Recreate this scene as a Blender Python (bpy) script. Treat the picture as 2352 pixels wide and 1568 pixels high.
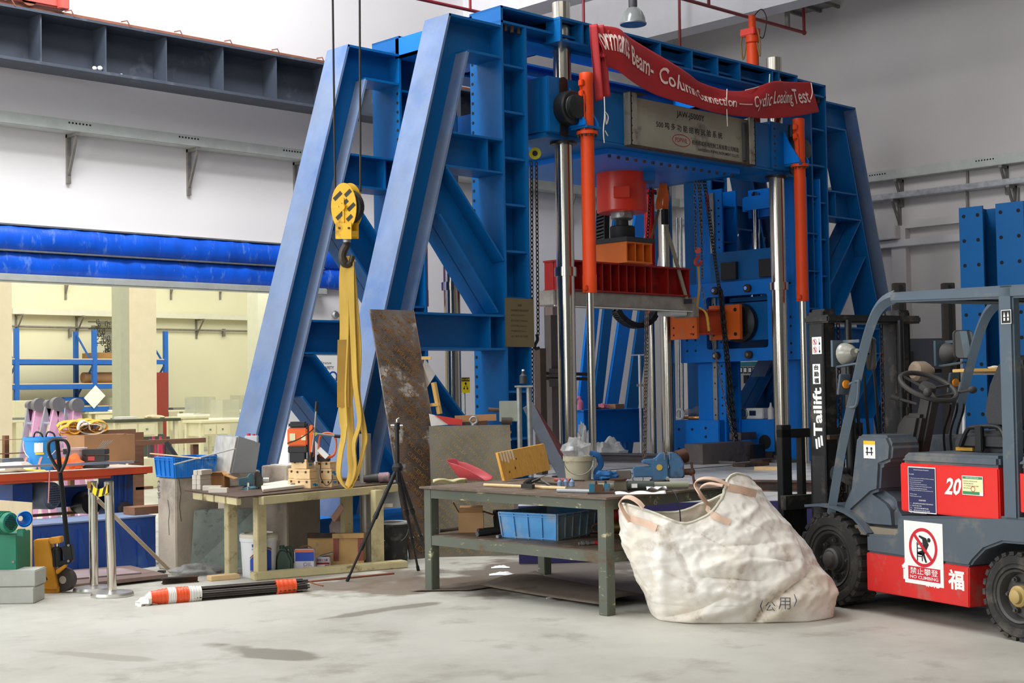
import bpy, bmesh, math, random
from mathutils import Vector, Matrix
random.seed(7)
scene = bpy.context.scene
for o in list(bpy.data.objects): bpy.data.objects.remove(o)
COL = scene.collection
PI = math.pi
# ------------------------------------------------------------------ camera
FPX = 3219.568
yaw, pit, rol = (math.radians(a) for a in (43.9917, 1.9583, -0.8946))
CAM = Vector((0, 0, 1.5))
_f = Vector((math.sin(yaw)*math.cos(pit), math.cos(yaw)*math.cos(pit), math.sin(pit)))
_r0 = Vector((math.cos(yaw), -math.sin(yaw), 0)); _u0 = _r0.cross(_f)
_r = _r0*math.cos(rol) + _u0*math.sin(rol); _u = -_r0*math.sin(rol) + _u0*math.cos(rol)
cd = bpy.data.cameras.new('camera'); cam = bpy.data.objects.new('camera', cd); COL.objects.link(cam)
cd.sensor_width = 36; cd.sensor_fit = 'HORIZONTAL'; cd.lens = 36*FPX/2352; cd.clip_end = 200; cd.clip_start = .05
cam.matrix_world = Matrix((( _r.x, _u.x, -_f.x, CAM.x), (_r.y, _u.y, -_f.y, CAM.y), (_r.z, _u.z, -_f.z, CAM.z), (0, 0, 0, 1)))
scene.camera = cam
# ------------------------------------------------------------------ light
vs = scene.view_settings
vs.view_transform = 'Standard'; vs.look = 'None'; vs.gamma = 1; vs.use_curve_mapping = False
vs.exposure = -0.1
wd = bpy.data.worlds.new('world'); scene.world = wd; wd.use_nodes = True
bg = wd.node_tree.nodes['Background']; bg.inputs[0].default_value = (.95, .98, 1.0, 1); bg.inputs[1].default_value = .15
def area(name, loc, target, sx, sy, power, col=(1, 1, 1)):
    d = bpy.data.lights.new(name, 'AREA'); d.shape = 'RECTANGLE'; d.size = sx; d.size_y = sy; d.energy = power; d.color = col
    o = bpy.data.objects.new(name, d); COL.objects.link(o); o.location = loc
    o.rotation_euler = (Vector(target)-Vector(loc)).to_track_quat('-Z', 'Y').to_euler()
    return o
area('window_light', (-6, 12.5, 6.0), (12, 11, 2.2), 12, 6, 1900, (.93, .97, 1))
area('skylight', (5.5, 11.5, 10.5), (6.2, 15.6, 3), 9, 2.0, 1500, (.97, .98, 1))
area('hall_light', (4.5, 4.5, 9.8), (5.5, 5.5, 0), 9, 7, 520, (1, .975, .92))
area('door_light', (-4.5, 1.5, 3.2), (8, 6.2, .6), 5, 4, 300, (1, .98, .95))
area('far_lab_light', (9, 24, 7.5), (9, 25, 0), 26, 14, 2700, (1.0, .995, .87))
area('far_lab_light_deep', (16, 30, 6.8), (16, 36, 1.0), 26, 3, 750, (1.0, .995, .87))

# ------------------------------------------------------------------ helpers
def ray(x, y): return _f + _r*((x-1176)/FPX) + _u*((784-y)/FPX)
def onz(x, y, z=0.0): d = ray(x, y); return CAM + d*((z-CAM.z)/d.z)
def onX(x, y, X): d = ray(x, y); return CAM + d*(X/d.x)
def onY(x, y, Y): d = ray(x, y); return CAM + d*(Y/d.y)
def dep(x, y, t): return CAM + ray(x, y)*t
def lin(c):
    c = c/255.0
    return c/12.92 if c <= .04045 else ((c+.055)/1.055)**2.4
MATS = {}
def pm(name, rgb, rough=.5, metal=0.0, var=.12, scale=6.0, bump=0.0, bscale=60.0, dirt=None, coat=0.0, stretch=None, alpha=1.0, trans=0.0, spec=None, speck=None):
    """procedural paint / metal / cloth: base colour, broad tone variation, optional worn patches and fine relief"""
    if name in MATS: return MATS[name]
    m = bpy.data.materials.new(name); m.use_nodes = True; nt = m.node_tree; N = nt.nodes; Lk = nt.links
    b = N['Principled BSDF']; base = (lin(rgb[0]), lin(rgb[1]), lin(rgb[2]), 1)
    m.diffuse_color = base
    tc = N.new('ShaderNodeTexCoord'); mp = N.new('ShaderNodeMapping'); Lk.new(tc.outputs['Object'], mp.inputs[0])
    if stretch: mp.inputs['Scale'].default_value = stretch
    n1 = N.new('ShaderNodeTexNoise'); n1.inputs['Scale'].default_value = scale; n1.inputs['Detail'].default_value = 5; Lk.new(mp.outputs[0], n1.inputs['Vector'])
    r1 = N.new('ShaderNodeMapRange'); r1.inputs['From Min'].default_value = .3; r1.inputs['From Max'].default_value = .7
    r1.inputs['To Min'].default_value = 1-var; r1.inputs['To Max'].default_value = 1+var; Lk.new(n1.outputs['Fac'], r1.inputs['Value'])
    mu = N.new('ShaderNodeVectorMath'); mu.operation = 'SCALE'; mu.inputs[0].default_value = base[:3]; Lk.new(r1.outputs[0], mu.inputs['Scale'])
    out = mu.outputs[0]
    for dd in ([dirt] if dirt and not isinstance(dirt, list) else (dirt or [])):
        drgb, amt, dsc = dd[:3]; soft = dd[3] if len(dd) > 3 else .08
        n2 = N.new('ShaderNodeTexNoise'); n2.inputs['Scale'].default_value = dsc; n2.inputs['Detail'].default_value = 8; n2.inputs['Roughness'].default_value = .65
        Lk.new(mp.outputs[0], n2.inputs['Vector'])
        r2 = N.new('ShaderNodeMapRange'); t = .70-.4*amt; r2.inputs['From Min'].default_value = t-soft; r2.inputs['From Max'].default_value = t+soft
        Lk.new(n2.outputs['Fac'], r2.inputs['Value'])
        mx = N.new('ShaderNodeMix'); mx.data_type = 'RGBA'; Lk.new(r2.outputs[0], mx.inputs['Factor']); Lk.new(out, mx.inputs['A'])
        mx.inputs['B'].default_value = (lin(drgb[0]), lin(drgb[1]), lin(drgb[2]), 1); out = mx.outputs['Result']
    Lk.new(out, b.inputs['Base Color'])
    b.inputs['Roughness'].default_value = rough; b.inputs['Metallic'].default_value = metal
    if coat: b.inputs['Coat Weight'].default_value = coat; b.inputs['Coat Roughness'].default_value = .12
    if trans: b.inputs['Transmission Weight'].default_value = trans
    if spec is not None: b.inputs['Specular IOR Level'].default_value = spec
    if alpha < 1: b.inputs['Alpha'].default_value = alpha
    if bump:
        n3 = N.new('ShaderNodeTexNoise'); n3.inputs['Scale'].default_value = bscale; n3.inputs['Detail'].default_value = 4; Lk.new(mp.outputs[0], n3.inputs['Vector'])
        bp = N.new('ShaderNodeBump'); bp.inputs['Strength'].default_value = bump; bp.inputs['Distance'].default_value = .01
        Lk.new(n3.outputs['Fac'], bp.inputs['Height']); Lk.new(bp.outputs[0], b.inputs['Normal'])
    MATS[name] = m
    return m

WM = {}          # world matrices of parents
def wm(o): return WM.get(o.name, Matrix()) if o else Matrix()
def thing(name, label, cat, loc=(0, 0, 0), rz=0.0, group=None, rot=None):
    o = bpy.data.objects.new(name, None); COL.objects.link(o); o.empty_display_size = .1
    o.location = loc; o.rotation_euler = rot if rot else (0, 0, rz)
    o['label'] = label; o['category'] = cat
    if group: o['group'] = group
    R = (Matrix.Rotation(rz, 4, 'Z') if not rot else o.rotation_euler.to_matrix().to_4x4())
    WM[o.name] = Matrix.Translation(Vector(loc)) @ R
    return o
def tag(o, label, cat, group=None, kind=None):
    o['label'] = label; o['category'] = cat
    if group: o['group'] = group
    if kind: o['kind'] = kind
    return o
def struct(o): o['kind'] = 'structure'; return o
def dup(root, loc, rz=None, label=None, group=None):
    r = root.copy(); COL.objects.link(r); r.location = loc
    if rz is not None: r.rotation_euler = (0, 0, rz)
    if label: r['label'] = label
    if group: r['group'] = group
    for ch in list(root.children):
        c = ch.copy(); COL.objects.link(c); c.parent = r
        for g in list(ch.children):
            d = g.copy(); COL.objects.link(d); d.parent = c
    return r
def V(*a): return Vector(a[0]) if len(a) == 1 else Vector(a)
def frame(axis, up=None):
    a = V(axis).normalized(); up = V(up) if up is not None else (Vector((0, 0, 1)) if abs(a.z) < .95 else Vector((1, 0, 0)))
    u = (up - a*up.dot(a)).normalized(); s = a.cross(u)
    return a, u, s

class MB:
    def __init__(self): self.v = []; self.f = []; self.mi = []; self.cur = 0
    def add(self, vs, fs):
        n = len(self.v); self.v += [tuple(v) for v in vs]
        for f in fs: self.f.append(tuple(i+n for i in f)); self.mi.append(self.cur)
        return self
    def mat(self, i): self.cur = i; return self
    def fbox(self, c, ex, ey, ez):
        """box from centre and three half-extent vectors"""
        c = V(c); ex, ey, ez = V(ex), V(ey), V(ez)
        vs = [c+ex*i+ey*j+ez*k for k in (-1, 1) for j in (-1, 1) for i in (-1, 1)]
        if ex.cross(ey).dot(ez) < 0: fl = [f[::-1] for f in self.BF]
        else: fl = self.BF
        return self.add(vs, fl)
    BF = [(0, 2, 3, 1), (4, 5, 7, 6), (0, 1, 5, 4), (2, 6, 7, 3), (0, 4, 6, 2), (1, 3, 7, 5)]
    def box(self, x0, x1, y0, y1, z0, z1):
        return self.fbox(((x0+x1)/2, (y0+y1)/2, (z0+z1)/2), ((x1-x0)/2, 0, 0), (0, (y1-y0)/2, 0), (0, 0, (z1-z0)/2))
    def obox(self, c, size, rz=0.0, rx=0.0, ry=0.0):
        R = Matrix.Rotation(rz, 3, 'Z') @ Matrix.Rotation(ry, 3, 'Y') @ Matrix.Rotation(rx, 3, 'X')
        return self.fbox(c, R @ Vector((size[0]/2, 0, 0)), R @ Vector((0, size[1]/2, 0)), R @ Vector((0, 0, size[2]/2)))
    def bar(self, p0, p1, w, h, up=None):
        p0, p1 = V(p0), V(p1); a, u, s = frame(p1-p0, up)
        return self.fbox((p0+p1)/2, (p1-p0)/2, u*(h/2), s*(w/2))
    def beam(self, p0, p1, up, h, w, tf=.025, tw=.02):
        """H section from p0 to p1: depth h along up, flange width w across"""
        p0, p1 = V(p0), V(p1); a, u, s = frame(p1-p0, up); c = (p0+p1)/2; e = (p1-p0)/2
        self.fbox(c+u*(h/2-tf/2), e, u*(tf/2), s*(w/2)); self.fbox(c-u*(h/2-tf/2), e, u*(tf/2), s*(w/2))
        return self.fbox(c, e, u*(h/2-tf), s*(tw/2))
    def cyl(self, p0, p1, r, seg=16, r2=None, cap=True):
        p0, p1 = V(p0), V(p1); r2 = r if r2 is None else r2; a, u, s = frame(p1-p0)
        vs = []
        for p, rr in ((p0, r), (p1, r2)):
            for i in range(seg):
                t = 2*PI*i/seg; vs.append(p+u*(rr*math.cos(t))+s*(rr*math.sin(t)))
        fs = [((i+1) % seg, i, seg+i, seg+(i+1) % seg)[::-1] for i in range(seg)]
        if cap: fs += [tuple(range(seg))[::-1], tuple(range(seg, 2*seg))]
        return self.add(vs, fs)
    def tube(self, pts, r, seg=8, closed=False, up=None, flat=1.0):
        pts = [V(p) for p in pts]; n = len(pts); vs = []; pu = V(up) if up is not None else None
        rr = r if isinstance(r, (list, tuple)) else [r]*n
        for i, p in enumerate(pts):
            if closed: t = pts[(i+1) % n]-pts[i-1]
            else: t = pts[min(i+1, n-1)]-pts[max(i-1, 0)]
            if t.length < 1e-9: t = Vector((0, 0, 1))
            a, u, s = frame(t, pu); pu = u
            for k in range(seg):
                th = 2*PI*k/seg; vs.append(p+u*(rr[i]*math.cos(th))+s*(rr[i]*flat*math.sin(th)))
        fs = []
        for i in range(n if closed else n-1):
            j = (i+1) % n
            for k in range(seg):
                l = (k+1) % seg; fs.append((i*seg+k, i*seg+l, j*seg+l, j*seg+k))
        if not closed: fs += [tuple(range(seg))[::-1], tuple((n-1)*seg+k for k in range(seg))]
        return self.add(vs, fs)
    def lathe(self, prof, c=(0, 0, 0), axis=(0, 0, 1), seg=24, cap=True):
        c = V(c); a, u, s = frame(axis); vs = []
        for r, z in prof:
            for i in range(seg):
                t = 2*PI*i/seg; vs.append(c+a*z+u*(r*math.cos(t))+s*(r*math.sin(t)))
        fs = []
        for k in range(len(prof)-1):
            for i in range(seg):
                j = (i+1) % seg; fs.append((k*seg+i, k*seg+j, (k+1)*seg+j, (k+1)*seg+i))
        if cap:
            if prof[0][0] > 1e-5: fs.append(tuple(range(seg))[::-1])
            if prof[-1][0] > 1e-5: fs.append(tuple((len(prof)-1)*seg+i for i in range(seg)))
        return self.add(vs, fs)
    def prism(self, poly, o, ex, ey, ez):
        """polygon (list of (a,b)) in plane o+a*ex+b*ey, extruded by vector ez"""
        o, ex, ey, ez = V(o), V(ex), V(ey), V(ez); n = len(poly)
        ar = sum(poly[i][0]*poly[(i+1) % n][1]-poly[(i+1) % n][0]*poly[i][1] for i in range(n))
        P = poly if (ar > 0) == (ex.cross(ey).dot(ez) > 0) else poly[::-1]
        vs = [o+ex*a+ey*b for a, b in P]; vs += [v+ez for v in vs]
        fs = [tuple(range(n))[::-1], tuple(range(n, 2*n))] + [(i, (i+1) % n, n+(i+1) % n, n+i) for i in range(n)]
        return self.add(vs, fs)
    def frameplate(self, outer, inner, o, ex, ey, ez):
        """plate with a hole: outer and inner loops with the same number of points"""
        o, ex, ey, ez = V(o), V(ex), V(ey), V(ez); n = len(outer)
        A = [o+ex*a+ey*b for a, b in outer]; B = [o+ex*a+ey*b for a, b in inner]
        vs = A+B+[v+ez for v in A]+[v+ez for v in B]; fs = []
        for i in range(n):
            j = (i+1) % n
            fs += [(i, n+i, n+j, j), (2*n+i, 2*n+j, 3*n+j, 3*n+i), (i, j, 2*n+j, 2*n+i), (n+i, 3*n+i, 3*n+j, n+j)]
        return self.add(vs, fs)
    def sphere(self, c, r, seg=12, rings=8, sc=(1, 1, 1)):
        c = V(c); vs = []
        for k in range(1, rings):
            ph = PI*k/rings
            for i in range(seg):
                t = 2*PI*i/seg; vs.append(c+Vector((r*sc[0]*math.sin(ph)*math.cos(t), r*sc[1]*math.sin(ph)*math.sin(t), r*sc[2]*math.cos(ph))))
        n = len(vs); vs += [c+Vector((0, 0, r*sc[2])), c-Vector((0, 0, r*sc[2]))]; fs = []
        for k in range(rings-2):
            for i in range(seg):
                j = (i+1) % seg; fs.append((k*seg+i, (k+1)*seg+i, (k+1)*seg+j, k*seg+j))
        for i in range(seg):
            j = (i+1) % seg; fs.append((n, i, j)); fs.append((n+1, (rings-2)*seg+j, (rings-2)*seg+i))
        return self.add(vs, fs)
    def grid(self, fn, nu, nv, thick=None):
        """surface fn(u,v) -> point; thick: callable/none gives a back sheet"""
        vs = [V(fn(i/nu, j/nv)) for j in range(nv+1) for i in range(nu+1)]
        fs = [(j*(nu+1)+i, j*(nu+1)+i+1, (j+1)*(nu+1)+i+1, (j+1)*(nu+1)+i) for j in range(nv) for i in range(nu)]
        return self.add(vs, fs)
    def ribbon(self, pts, wdirs, w, th=.004):
        """strap along pts; wdirs: width direction(s)"""
        pts = [V(p) for p in pts]; n = len(pts); vs = []
        for i, p in enumerate(pts):
            t = pts[min(i+1, n-1)]-pts[max(i-1, 0)]; wd_ = V(wdirs[i] if isinstance(wdirs, list) else wdirs).normalized()
            nn = t.cross(wd_); nn = nn.normalized() if nn.length > 1e-9 else Vector((0, 0, 1))
            ww = w[i] if isinstance(w, (list, tuple)) else w
            vs += [p-wd_*ww/2-nn*th/2, p+wd_*ww/2-nn*th/2, p+wd_*ww/2+nn*th/2, p-wd_*ww/2+nn*th/2]
        fs = []
        for i in range(n-1):
            for k in range(4):
                l = (k+1) % 4; fs.append((i*4+k, i*4+l, i*4+4+l, i*4+4+k))
        fs += [(3, 2, 1, 0), tuple((n-1)*4+k for k in range(4))]
        return self.add(vs, fs)
    def build(self, name, mat, parent=None, bevel=0.0, smooth=35, world=True, kind=None, label=None, seg=2, sub=0, solid=0.0):
        me = bpy.data.meshes.new(name)
        vs = [Vector(v) for v in self.v]
        if parent is not None:
            if world: inv = wm(parent).inverted(); vs = [inv @ v for v in vs]
            loc = None
        else:
            xs = [v.x for v in vs]; ys = [v.y for v in vs]; zs = [v.z for v in vs]
            loc = Vector(((min(xs)+max(xs))/2, (min(ys)+max(ys))/2, min(zs))); vs = [v-loc for v in vs]
        me.from_pydata(vs, [], self.f)
        mats = mat if isinstance(mat, (list, tuple)) else [mat]
        for mm in mats: me.materials.append(mm)
        if len(mats) > 1: me.polygons.foreach_set('material_index', self.mi)
        if bevel or sub:
            bm = bmesh.new(); bm.from_mesh(me)
            if bevel:
                bmesh.ops.remove_doubles(bm, verts=bm.verts, dist=1e-6)
                es = [e for e in bm.edges if len(e.link_faces) == 2 and e.calc_face_angle(0) > .6]
                bmesh.ops.bevel(bm, geom=es, offset=bevel, segments=seg, affect='EDGES', clamp_overlap=True)
            bm.to_mesh(me); bm.free()
        me.validate(); me.update()
        if smooth:
            me.polygons.foreach_set('use_smooth', [True]*len(me.polygons)); me.set_sharp_from_angle(angle=math.radians(smooth))
        o = bpy.data.objects.new(name, me); COL.objects.link(o)
        if parent is not None: o.parent = parent; WM[o.name] = wm(parent)
        else: o.location = loc; WM[o.name] = Matrix.Translation(loc)
        if kind: o['kind'] = kind
        if label: o['label'] = label
        if solid:
            md = o.modifiers.new('s', 'SOLIDIFY'); md.thickness = solid; md.offset = 0
        if sub:
            md = o.modifiers.new('u', 'SUBSURF'); md.levels = sub; md.render_levels = sub
        return o

def text_geo(s, off=0.0, res=2, ext=0.0):
    c = bpy.data.curves.new('t', 'FONT'); c.body = s; c.resolution_u = res; c.offset = off; c.extrude = ext; c.align_x = 'LEFT'
    o = bpy.data.objects.new('t', c); me = o.to_mesh()
    vs = [v.co.copy() for v in me.vertices]; fs = [tuple(p.vertices) for p in me.polygons]
    o.to_mesh_clear(); bpy.data.objects.remove(o); bpy.data.curves.remove(c)
    return vs, fs
def text(mb, s, o, ex, ey, w=None, h=None, off=0.0, lift=.0015, shear=0.0, res=2):
    """flat lettering: lower-left corner o, reading direction ex, up direction ey; scaled to width w and/or height h"""
    vs, fs = text_geo(s, off, res)
    if not vs: return mb
    x0 = min(v.x for v in vs); x1 = max(v.x for v in vs); y0 = min(v.y for v in vs); y1 = max(v.y for v in vs)
    ex, ey, o = V(ex).normalized(), V(ey).normalized(), V(o); nz = ex.cross(ey)
    kx = w/(x1-x0) if w else None; ky = h/(y1-y0) if h else None
    kx = kx or ky; ky = ky or kx
    out = []
    for v in vs:
        a = (v.x-x0)*kx; b = (v.y-y0)*ky
        out.append(o+ex*(a+b*shear)+ey*b+nz*lift)
    return mb.add(out, fs)
def rrect(x0, x1, y0, y1, r, n=4):
    P = []
    for cx, cy, a0 in ((x1-r, y1-r, 0), (x0+r, y1-r, 90), (x0+r, y0+r, 180), (x1-r, y0+r, 270)):
        for i in range(n+1):
            a = math.radians(a0+90*i/n); P.append((cx+r*math.cos(a), cy+r*math.sin(a)))
    return P
def chain(mb, p0, p1, link=.05, r=.006, w=.016, sag=0.0, wob=0.0, side=(0, 0, 1)):
    """steel chain of interlocked oval links"""
    p0, p1 = V(p0), V(p1); L = (p1-p0).length; n = max(2, int(L/(link*.78)))
    def P(t): return p0.lerp(p1, t)+Vector((0, 0, -sag*4*t*(1-t)))+Vector((wob*math.sin(t*9), wob*math.cos(t*7), 0))
    for i in range(n):
        a = P(i/n); b = P((i+1)/n); c = (a+b)/2; ax, u, s = frame(b-a)
        if i % 2: u, s = s, -u
        pts = []
        for k in range(8):
            t = 2*PI*k/8; pts.append(c+ax*(link*.5*math.cos(t))+u*(w*math.sin(t)))
        mb.tube(pts, r, 5, closed=True, up=s)
    return mb
def catmull(pts, n=6):
    pts = [V(p) for p in pts]; out = []
    for i in range(len(pts)-1):
        a = pts[max(i-1, 0)]; b = pts[i]; c = pts[i+1]; d = pts[min(i+2, len(pts)-1)]
        for k in range(n):
            t = k/n; out.append(.5*((2*b)+(c-a)*t+(2*a-5*b+4*c-d)*t*t+(3*b-a-3*c+d)*t**3))
    return out+[pts[-1]]
def crumple(mb, c, sx, sy, sz, seed=0, seg=18, rings=10, amp=.35):
    """a crumpled bag or cloth heap resting on the ground"""
    from mathutils import noise
    c = V(c); s0 = len(mb.v); mb.sphere((0, 0, 0), 1, seg, rings)
    for i in range(s0, len(mb.v)):
        v = Vector(mb.v[i]); k = 1+amp*noise.noise(v*1.9+Vector((seed*3.7, seed, 1)))+amp*.5*noise.noise(v*4.5+Vector((seed, 5, 2)))
        v = Vector((v.x*sx*k, v.y*sy*k, max(v.z*sz*k, -sz*.35)+sz*.35)); mb.v[i] = tuple(c+v)
    return mb

# ------------------------------------------------------------------ materials
BLUE = pm('blue machine paint', (0, 92, 156), .45, spec=.3, var=.07, scale=1.5, bump=.04, bscale=140, dirt=((20, 80, 140), .12, 3.0, .1))
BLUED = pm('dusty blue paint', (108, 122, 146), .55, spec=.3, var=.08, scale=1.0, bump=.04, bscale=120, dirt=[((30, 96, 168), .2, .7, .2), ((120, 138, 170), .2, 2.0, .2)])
BLUEB = pm('lit blue paint', (0, 112, 204), .42, spec=.3, var=.06, scale=2)  # machine blue made lighter: light on soffits and side faces put into colour
STEEL = pm('polished steel', (196, 190, 178), .2, 1.0, var=.04, scale=.8, stretch=(1, 1, .05), bump=.012, bscale=200)
CHROME = pm('chrome', (225, 225, 225), .08, 1.0, var=.02)
GALV = pm('galvanised metal', (150, 152, 150), .45, .75, var=.15, scale=14)
ORANGE = pm('orange hydraulic paint', (208, 64, 12), .5, var=.06, scale=3, spec=.3)
RED = pm('red paint', (206, 30, 16), .45, var=.08, scale=3)
DRED = pm('dark red beam paint', (150, 16, 8), .55, var=.1, scale=3, dirt=((90, 20, 12), .25, 5))
SORANGE = pm('scuffed orange paint', (222, 100, 22), .5, var=.08, scale=4, dirt=((150, 120, 100), .08, 9))
BLACK = pm('black metal', (26, 27, 28), .42, .2, var=.15, scale=5)
DARK = pm('dark hole', (8, 9, 11), .8, var=0)
RUBBER = pm('dusty rubber', (46, 44, 42), .85, var=.2, scale=8, bump=.1, bscale=60, dirt=((86, 80, 72), .22, 7))
IRON = pm('rusty iron', (66, 56, 50), .7, .3, var=.25, scale=9, dirt=((110, 68, 44), .3, 7))
CONC = pm('concrete', (150, 143, 134), .9, var=.16, scale=3, bump=.25, bscale=30, dirt=((118, 110, 104), .25, 4, .15))
WHITEP = pm('white print', (236, 236, 232), .6, var=.01)
BLACKP = pm('black print', (22, 22, 24), .6, var=.01)
REDP = pm('red print', (200, 24, 44), .6, var=.02)
BLUEP = pm('blue print', (30, 70, 170), .6, var=.02)
WOOD = pm('light wood', (222, 190, 142), .65, var=.1, scale=4, stretch=(1, 6, 6))
WOODO = pm('orange plywood', (216, 158, 62), .55, var=.1, scale=5, stretch=(8, 8, 1.5), dirt=((170, 110, 40), .12, 6))
BROWNW = pm('brown timber', (132, 92, 66), .7, var=.14, scale=4, stretch=(1, 8, 8))
CARD = pm('cardboard', (172, 128, 88), .85, var=.08, scale=5)
TARP = pm('white woven sack', (226, 218, 202), .8, var=.06, scale=5, bump=.15, bscale=300)
PLASTIC_B = pm('blue crate plastic', (18, 118, 204), .45, var=.1, scale=5, dirt=((130, 180, 220), .18, 6))
CLEAR = pm('clear plastic', (205, 205, 205), .25, var=.05, scale=8, trans=.55, alpha=.6)
# ================================================================== SETTING
WALLM = pm('white wall plaster', (226, 222, 222), .9, var=.035, scale=.7, bump=.05, bscale=40)
WALLB = pm('grey-white wall plaster', (212, 206, 204), .9, var=.05, scale=.6, bump=.05, bscale=40)
FARW = pm('cream far wall plaster', (222, 218, 190), .9, var=.05, scale=.5)
def floor_mat():
    m = pm('worn concrete floor', (186, 184, 174), .55, var=.06, scale=.55, bump=.05, bscale=25, dirt=[((158, 154, 144), .3, .9, .16), ((140, 134, 124), .12, 2.3, .1)])
    nt = m.node_tree; N = nt.nodes; Lk = nt.links; b = N['Principled BSDF']
    prev = b.inputs['Base Color'].links[0].from_socket
    geo = N.new('ShaderNodeNewGeometry'); nz = N.new('ShaderNodeTexNoise'); nz.inputs['Scale'].default_value = 3.2; nz.inputs['Detail'].default_value = 6
    Lk.new(geo.outputs['Position'], nz.inputs['Vector'])
    # stains that stay where they are: wet patch under the long table, drips and a puddle mark on the open floor
    spots = [((8.2, 8.1), .5, (1.5, .95), (96, 84, 74)), ((7.0, 8.9), .2, (.75, .38), (112, 100, 88)), ((8.4, 6.6), .2, (1.3, .9), (110, 100, 90)), ((9.4, 5.2), .6, (1.3, .8), (120, 112, 102)),
             ((4.64, 6.85), -1.37, (.46, .16), (118, 112, 98)), ((6.08, 7.6), -.05, (.5, .10), (124, 116, 104)), ((3.92, 7.57), -1.2, (.5, .08), (150, 146, 134)), ((7.0, 8.35), -.4, (.85, .55), (112, 96, 80)), ((6.35, 8.9), -.2, (.6, .25), (128, 118, 106))]
    for (cx, cy), rz, (sx, sy), col in spots:
        mp = N.new('ShaderNodeMapping'); mp.vector_type = 'TEXTURE'
        mp.inputs['Location'].default_value = (cx, cy, 0); mp.inputs['Rotation'].default_value = (0, 0, rz); mp.inputs['Scale'].default_value = (sx, sy, 1)
        Lk.new(geo.outputs['Position'], mp.inputs[0])
        ln = N.new('ShaderNodeVectorMath'); ln.operation = 'LENGTH'; Lk.new(mp.outputs[0], ln.inputs[0])
        ad = N.new('ShaderNodeMath'); ad.operation = 'MULTIPLY_ADD'; Lk.new(nz.outputs['Fac'], ad.inputs[0]); ad.inputs[1].default_value = 1.6; Lk.new(ln.outputs['Value'], ad.inputs[2])
        mr = N.new('ShaderNodeMapRange'); mr.inputs['From Min'].default_value = 1.5; mr.inputs['From Max'].default_value = 1.8; mr.inputs['To Min'].default_value = .85; mr.inputs['To Max'].default_value = 0
        Lk.new(ad.outputs[0], mr.inputs['Value'])
        mx = N.new('ShaderNodeMix'); mx.data_type = 'RGBA'; Lk.new(mr.outputs[0], mx.inputs['Factor']); Lk.new(prev, mx.inputs['A']); mx.inputs['B'].default_value = (lin(col[0]), lin(col[1]), lin(col[2]), 1)
        prev = mx.outputs['Result']
    Lk.new(prev, b.inputs['Base Color'])
    return m
struct(MB().box(-14, 60, -14, 70, -.3, 0).build('floor', floor_mat()))
YA, XB = 16.0, 19.6
OX0, OX1, OZ = 1.5, 11.15, 2.86
w = MB(); w.box(-14, OX0, YA, YA+.3, 0, 10); w.box(OX1, XB+.3, YA, YA+.3, 0, 10); w.box(OX0, OX1, YA, YA+.3, OZ+.02, 10)
struct(w.build('wall_back', WALLM))
struct(MB().box(XB, XB+.3, -14, YA, 0, 10).build('wall_right', WALLB))
# roof beams running from the back wall over the hall
struct(MB().box(14.5, 15.0, -6, YA, 7.16, 7.9).build('trim_1', pm('white painted beam', (214, 212, 214), .8, var=.03)))
struct(MB().box(17.2, 17.6, -6, YA, 7.13, 9.2).build('trim_2', MATS['white painted beam']))
# pilaster and ledge on the right wall
pw = MB(); a = onX(2052, 700, XB-.12); pw.box(XB-.14, XB, a.y-.25, a.y+.0, 0, 3.95); pw.box(XB-.14, XB, -10, a.y-.25, 3.9, 4.02)
struct(pw.build('trim_3', WALLB))

# ---- cable trunking on the walls
TRUNK = pm('grey cable trunking', (186, 190, 184), .5, .35, var=.08, scale=6, dirt=((206, 206, 202), .1, 18))
BRKT = pm('grey bracket steel', (132, 128, 122), .55, .4, var=.15, scale=9)
def bracket(mb, p, out, along, d, h):
    """triangular wall bracket below point p: out = direction away from the wall"""
    p, o, a = V(p), V(out), V(along); z = Vector((0, 0, 1))
    mb.fbox(p+o*d/2-z*.02, o*d/2, a*.025, z*.02); mb.fbox(p-z*h/2+o*.02, o*.02, a*.025, z*h/2)
    mb.bar(p+o*(d*.92)-z*.03, p-z*h*.82+o*.03, .035, .03, up=a)
    return mb
t = thing('cable_trunking', 'long grey cable trunking on triangular brackets along the back wall', 'trunking', (9, YA-.2, 4.68))
MB().box(-2, 19.4, YA-.27, YA-.06, 4.69, 4.83).build('trunking_body', TRUNK, t, bevel=.006)
sl = MB()
for x in (7.95, 9.45, 11.05):
    for k in range(7): sl.box(x-.12+k*.045, x-.10+k*.045, YA-.274, YA-.27, 4.78, 4.80)
sl.build('vent_slots', DARK, t)
for x in (6.3, 7.95, 9.62, 11.30, 13.1, 14.9, 16.7, 18.5):
    bracket(MB(), (x, YA, 4.69), (0, -1, 0), (1, 0, 0), .27, .6).build('bracket', BRKT, t)
def rail_right(name, label, zlo, zhi, dpt, mat, brz, ys, bh):
    t = thing(name, label, 'trunking', (XB-.2, 11, zlo))
    MB().box(XB-dpt, XB-.05, -8, 15.9, zlo, zhi).build('trunking_body', mat, t, bevel=.006)
    for y in ys: bracket(MB(), (XB, y, zlo), (-1, 0, 0), (0, 1, 0), dpt, bh).build('bracket', BRKT, t)
    return t
t = rail_right('cable_trunking', 'dull grey upper cable trunking on the right wall', 4.68, 4.83, .22, TRUNK, 0, (15, 13.0, 11.45, 9.72, 8.0, 6.3), .42)
sl = MB()
for y in (11.75, 9.95):
    for k in range(7): sl.box(XB-.224, XB-.22, y-.14+k*.045, y-.12+k*.045, 4.77, 4.79)
sl.build('vent_slots', DARK, t)
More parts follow.
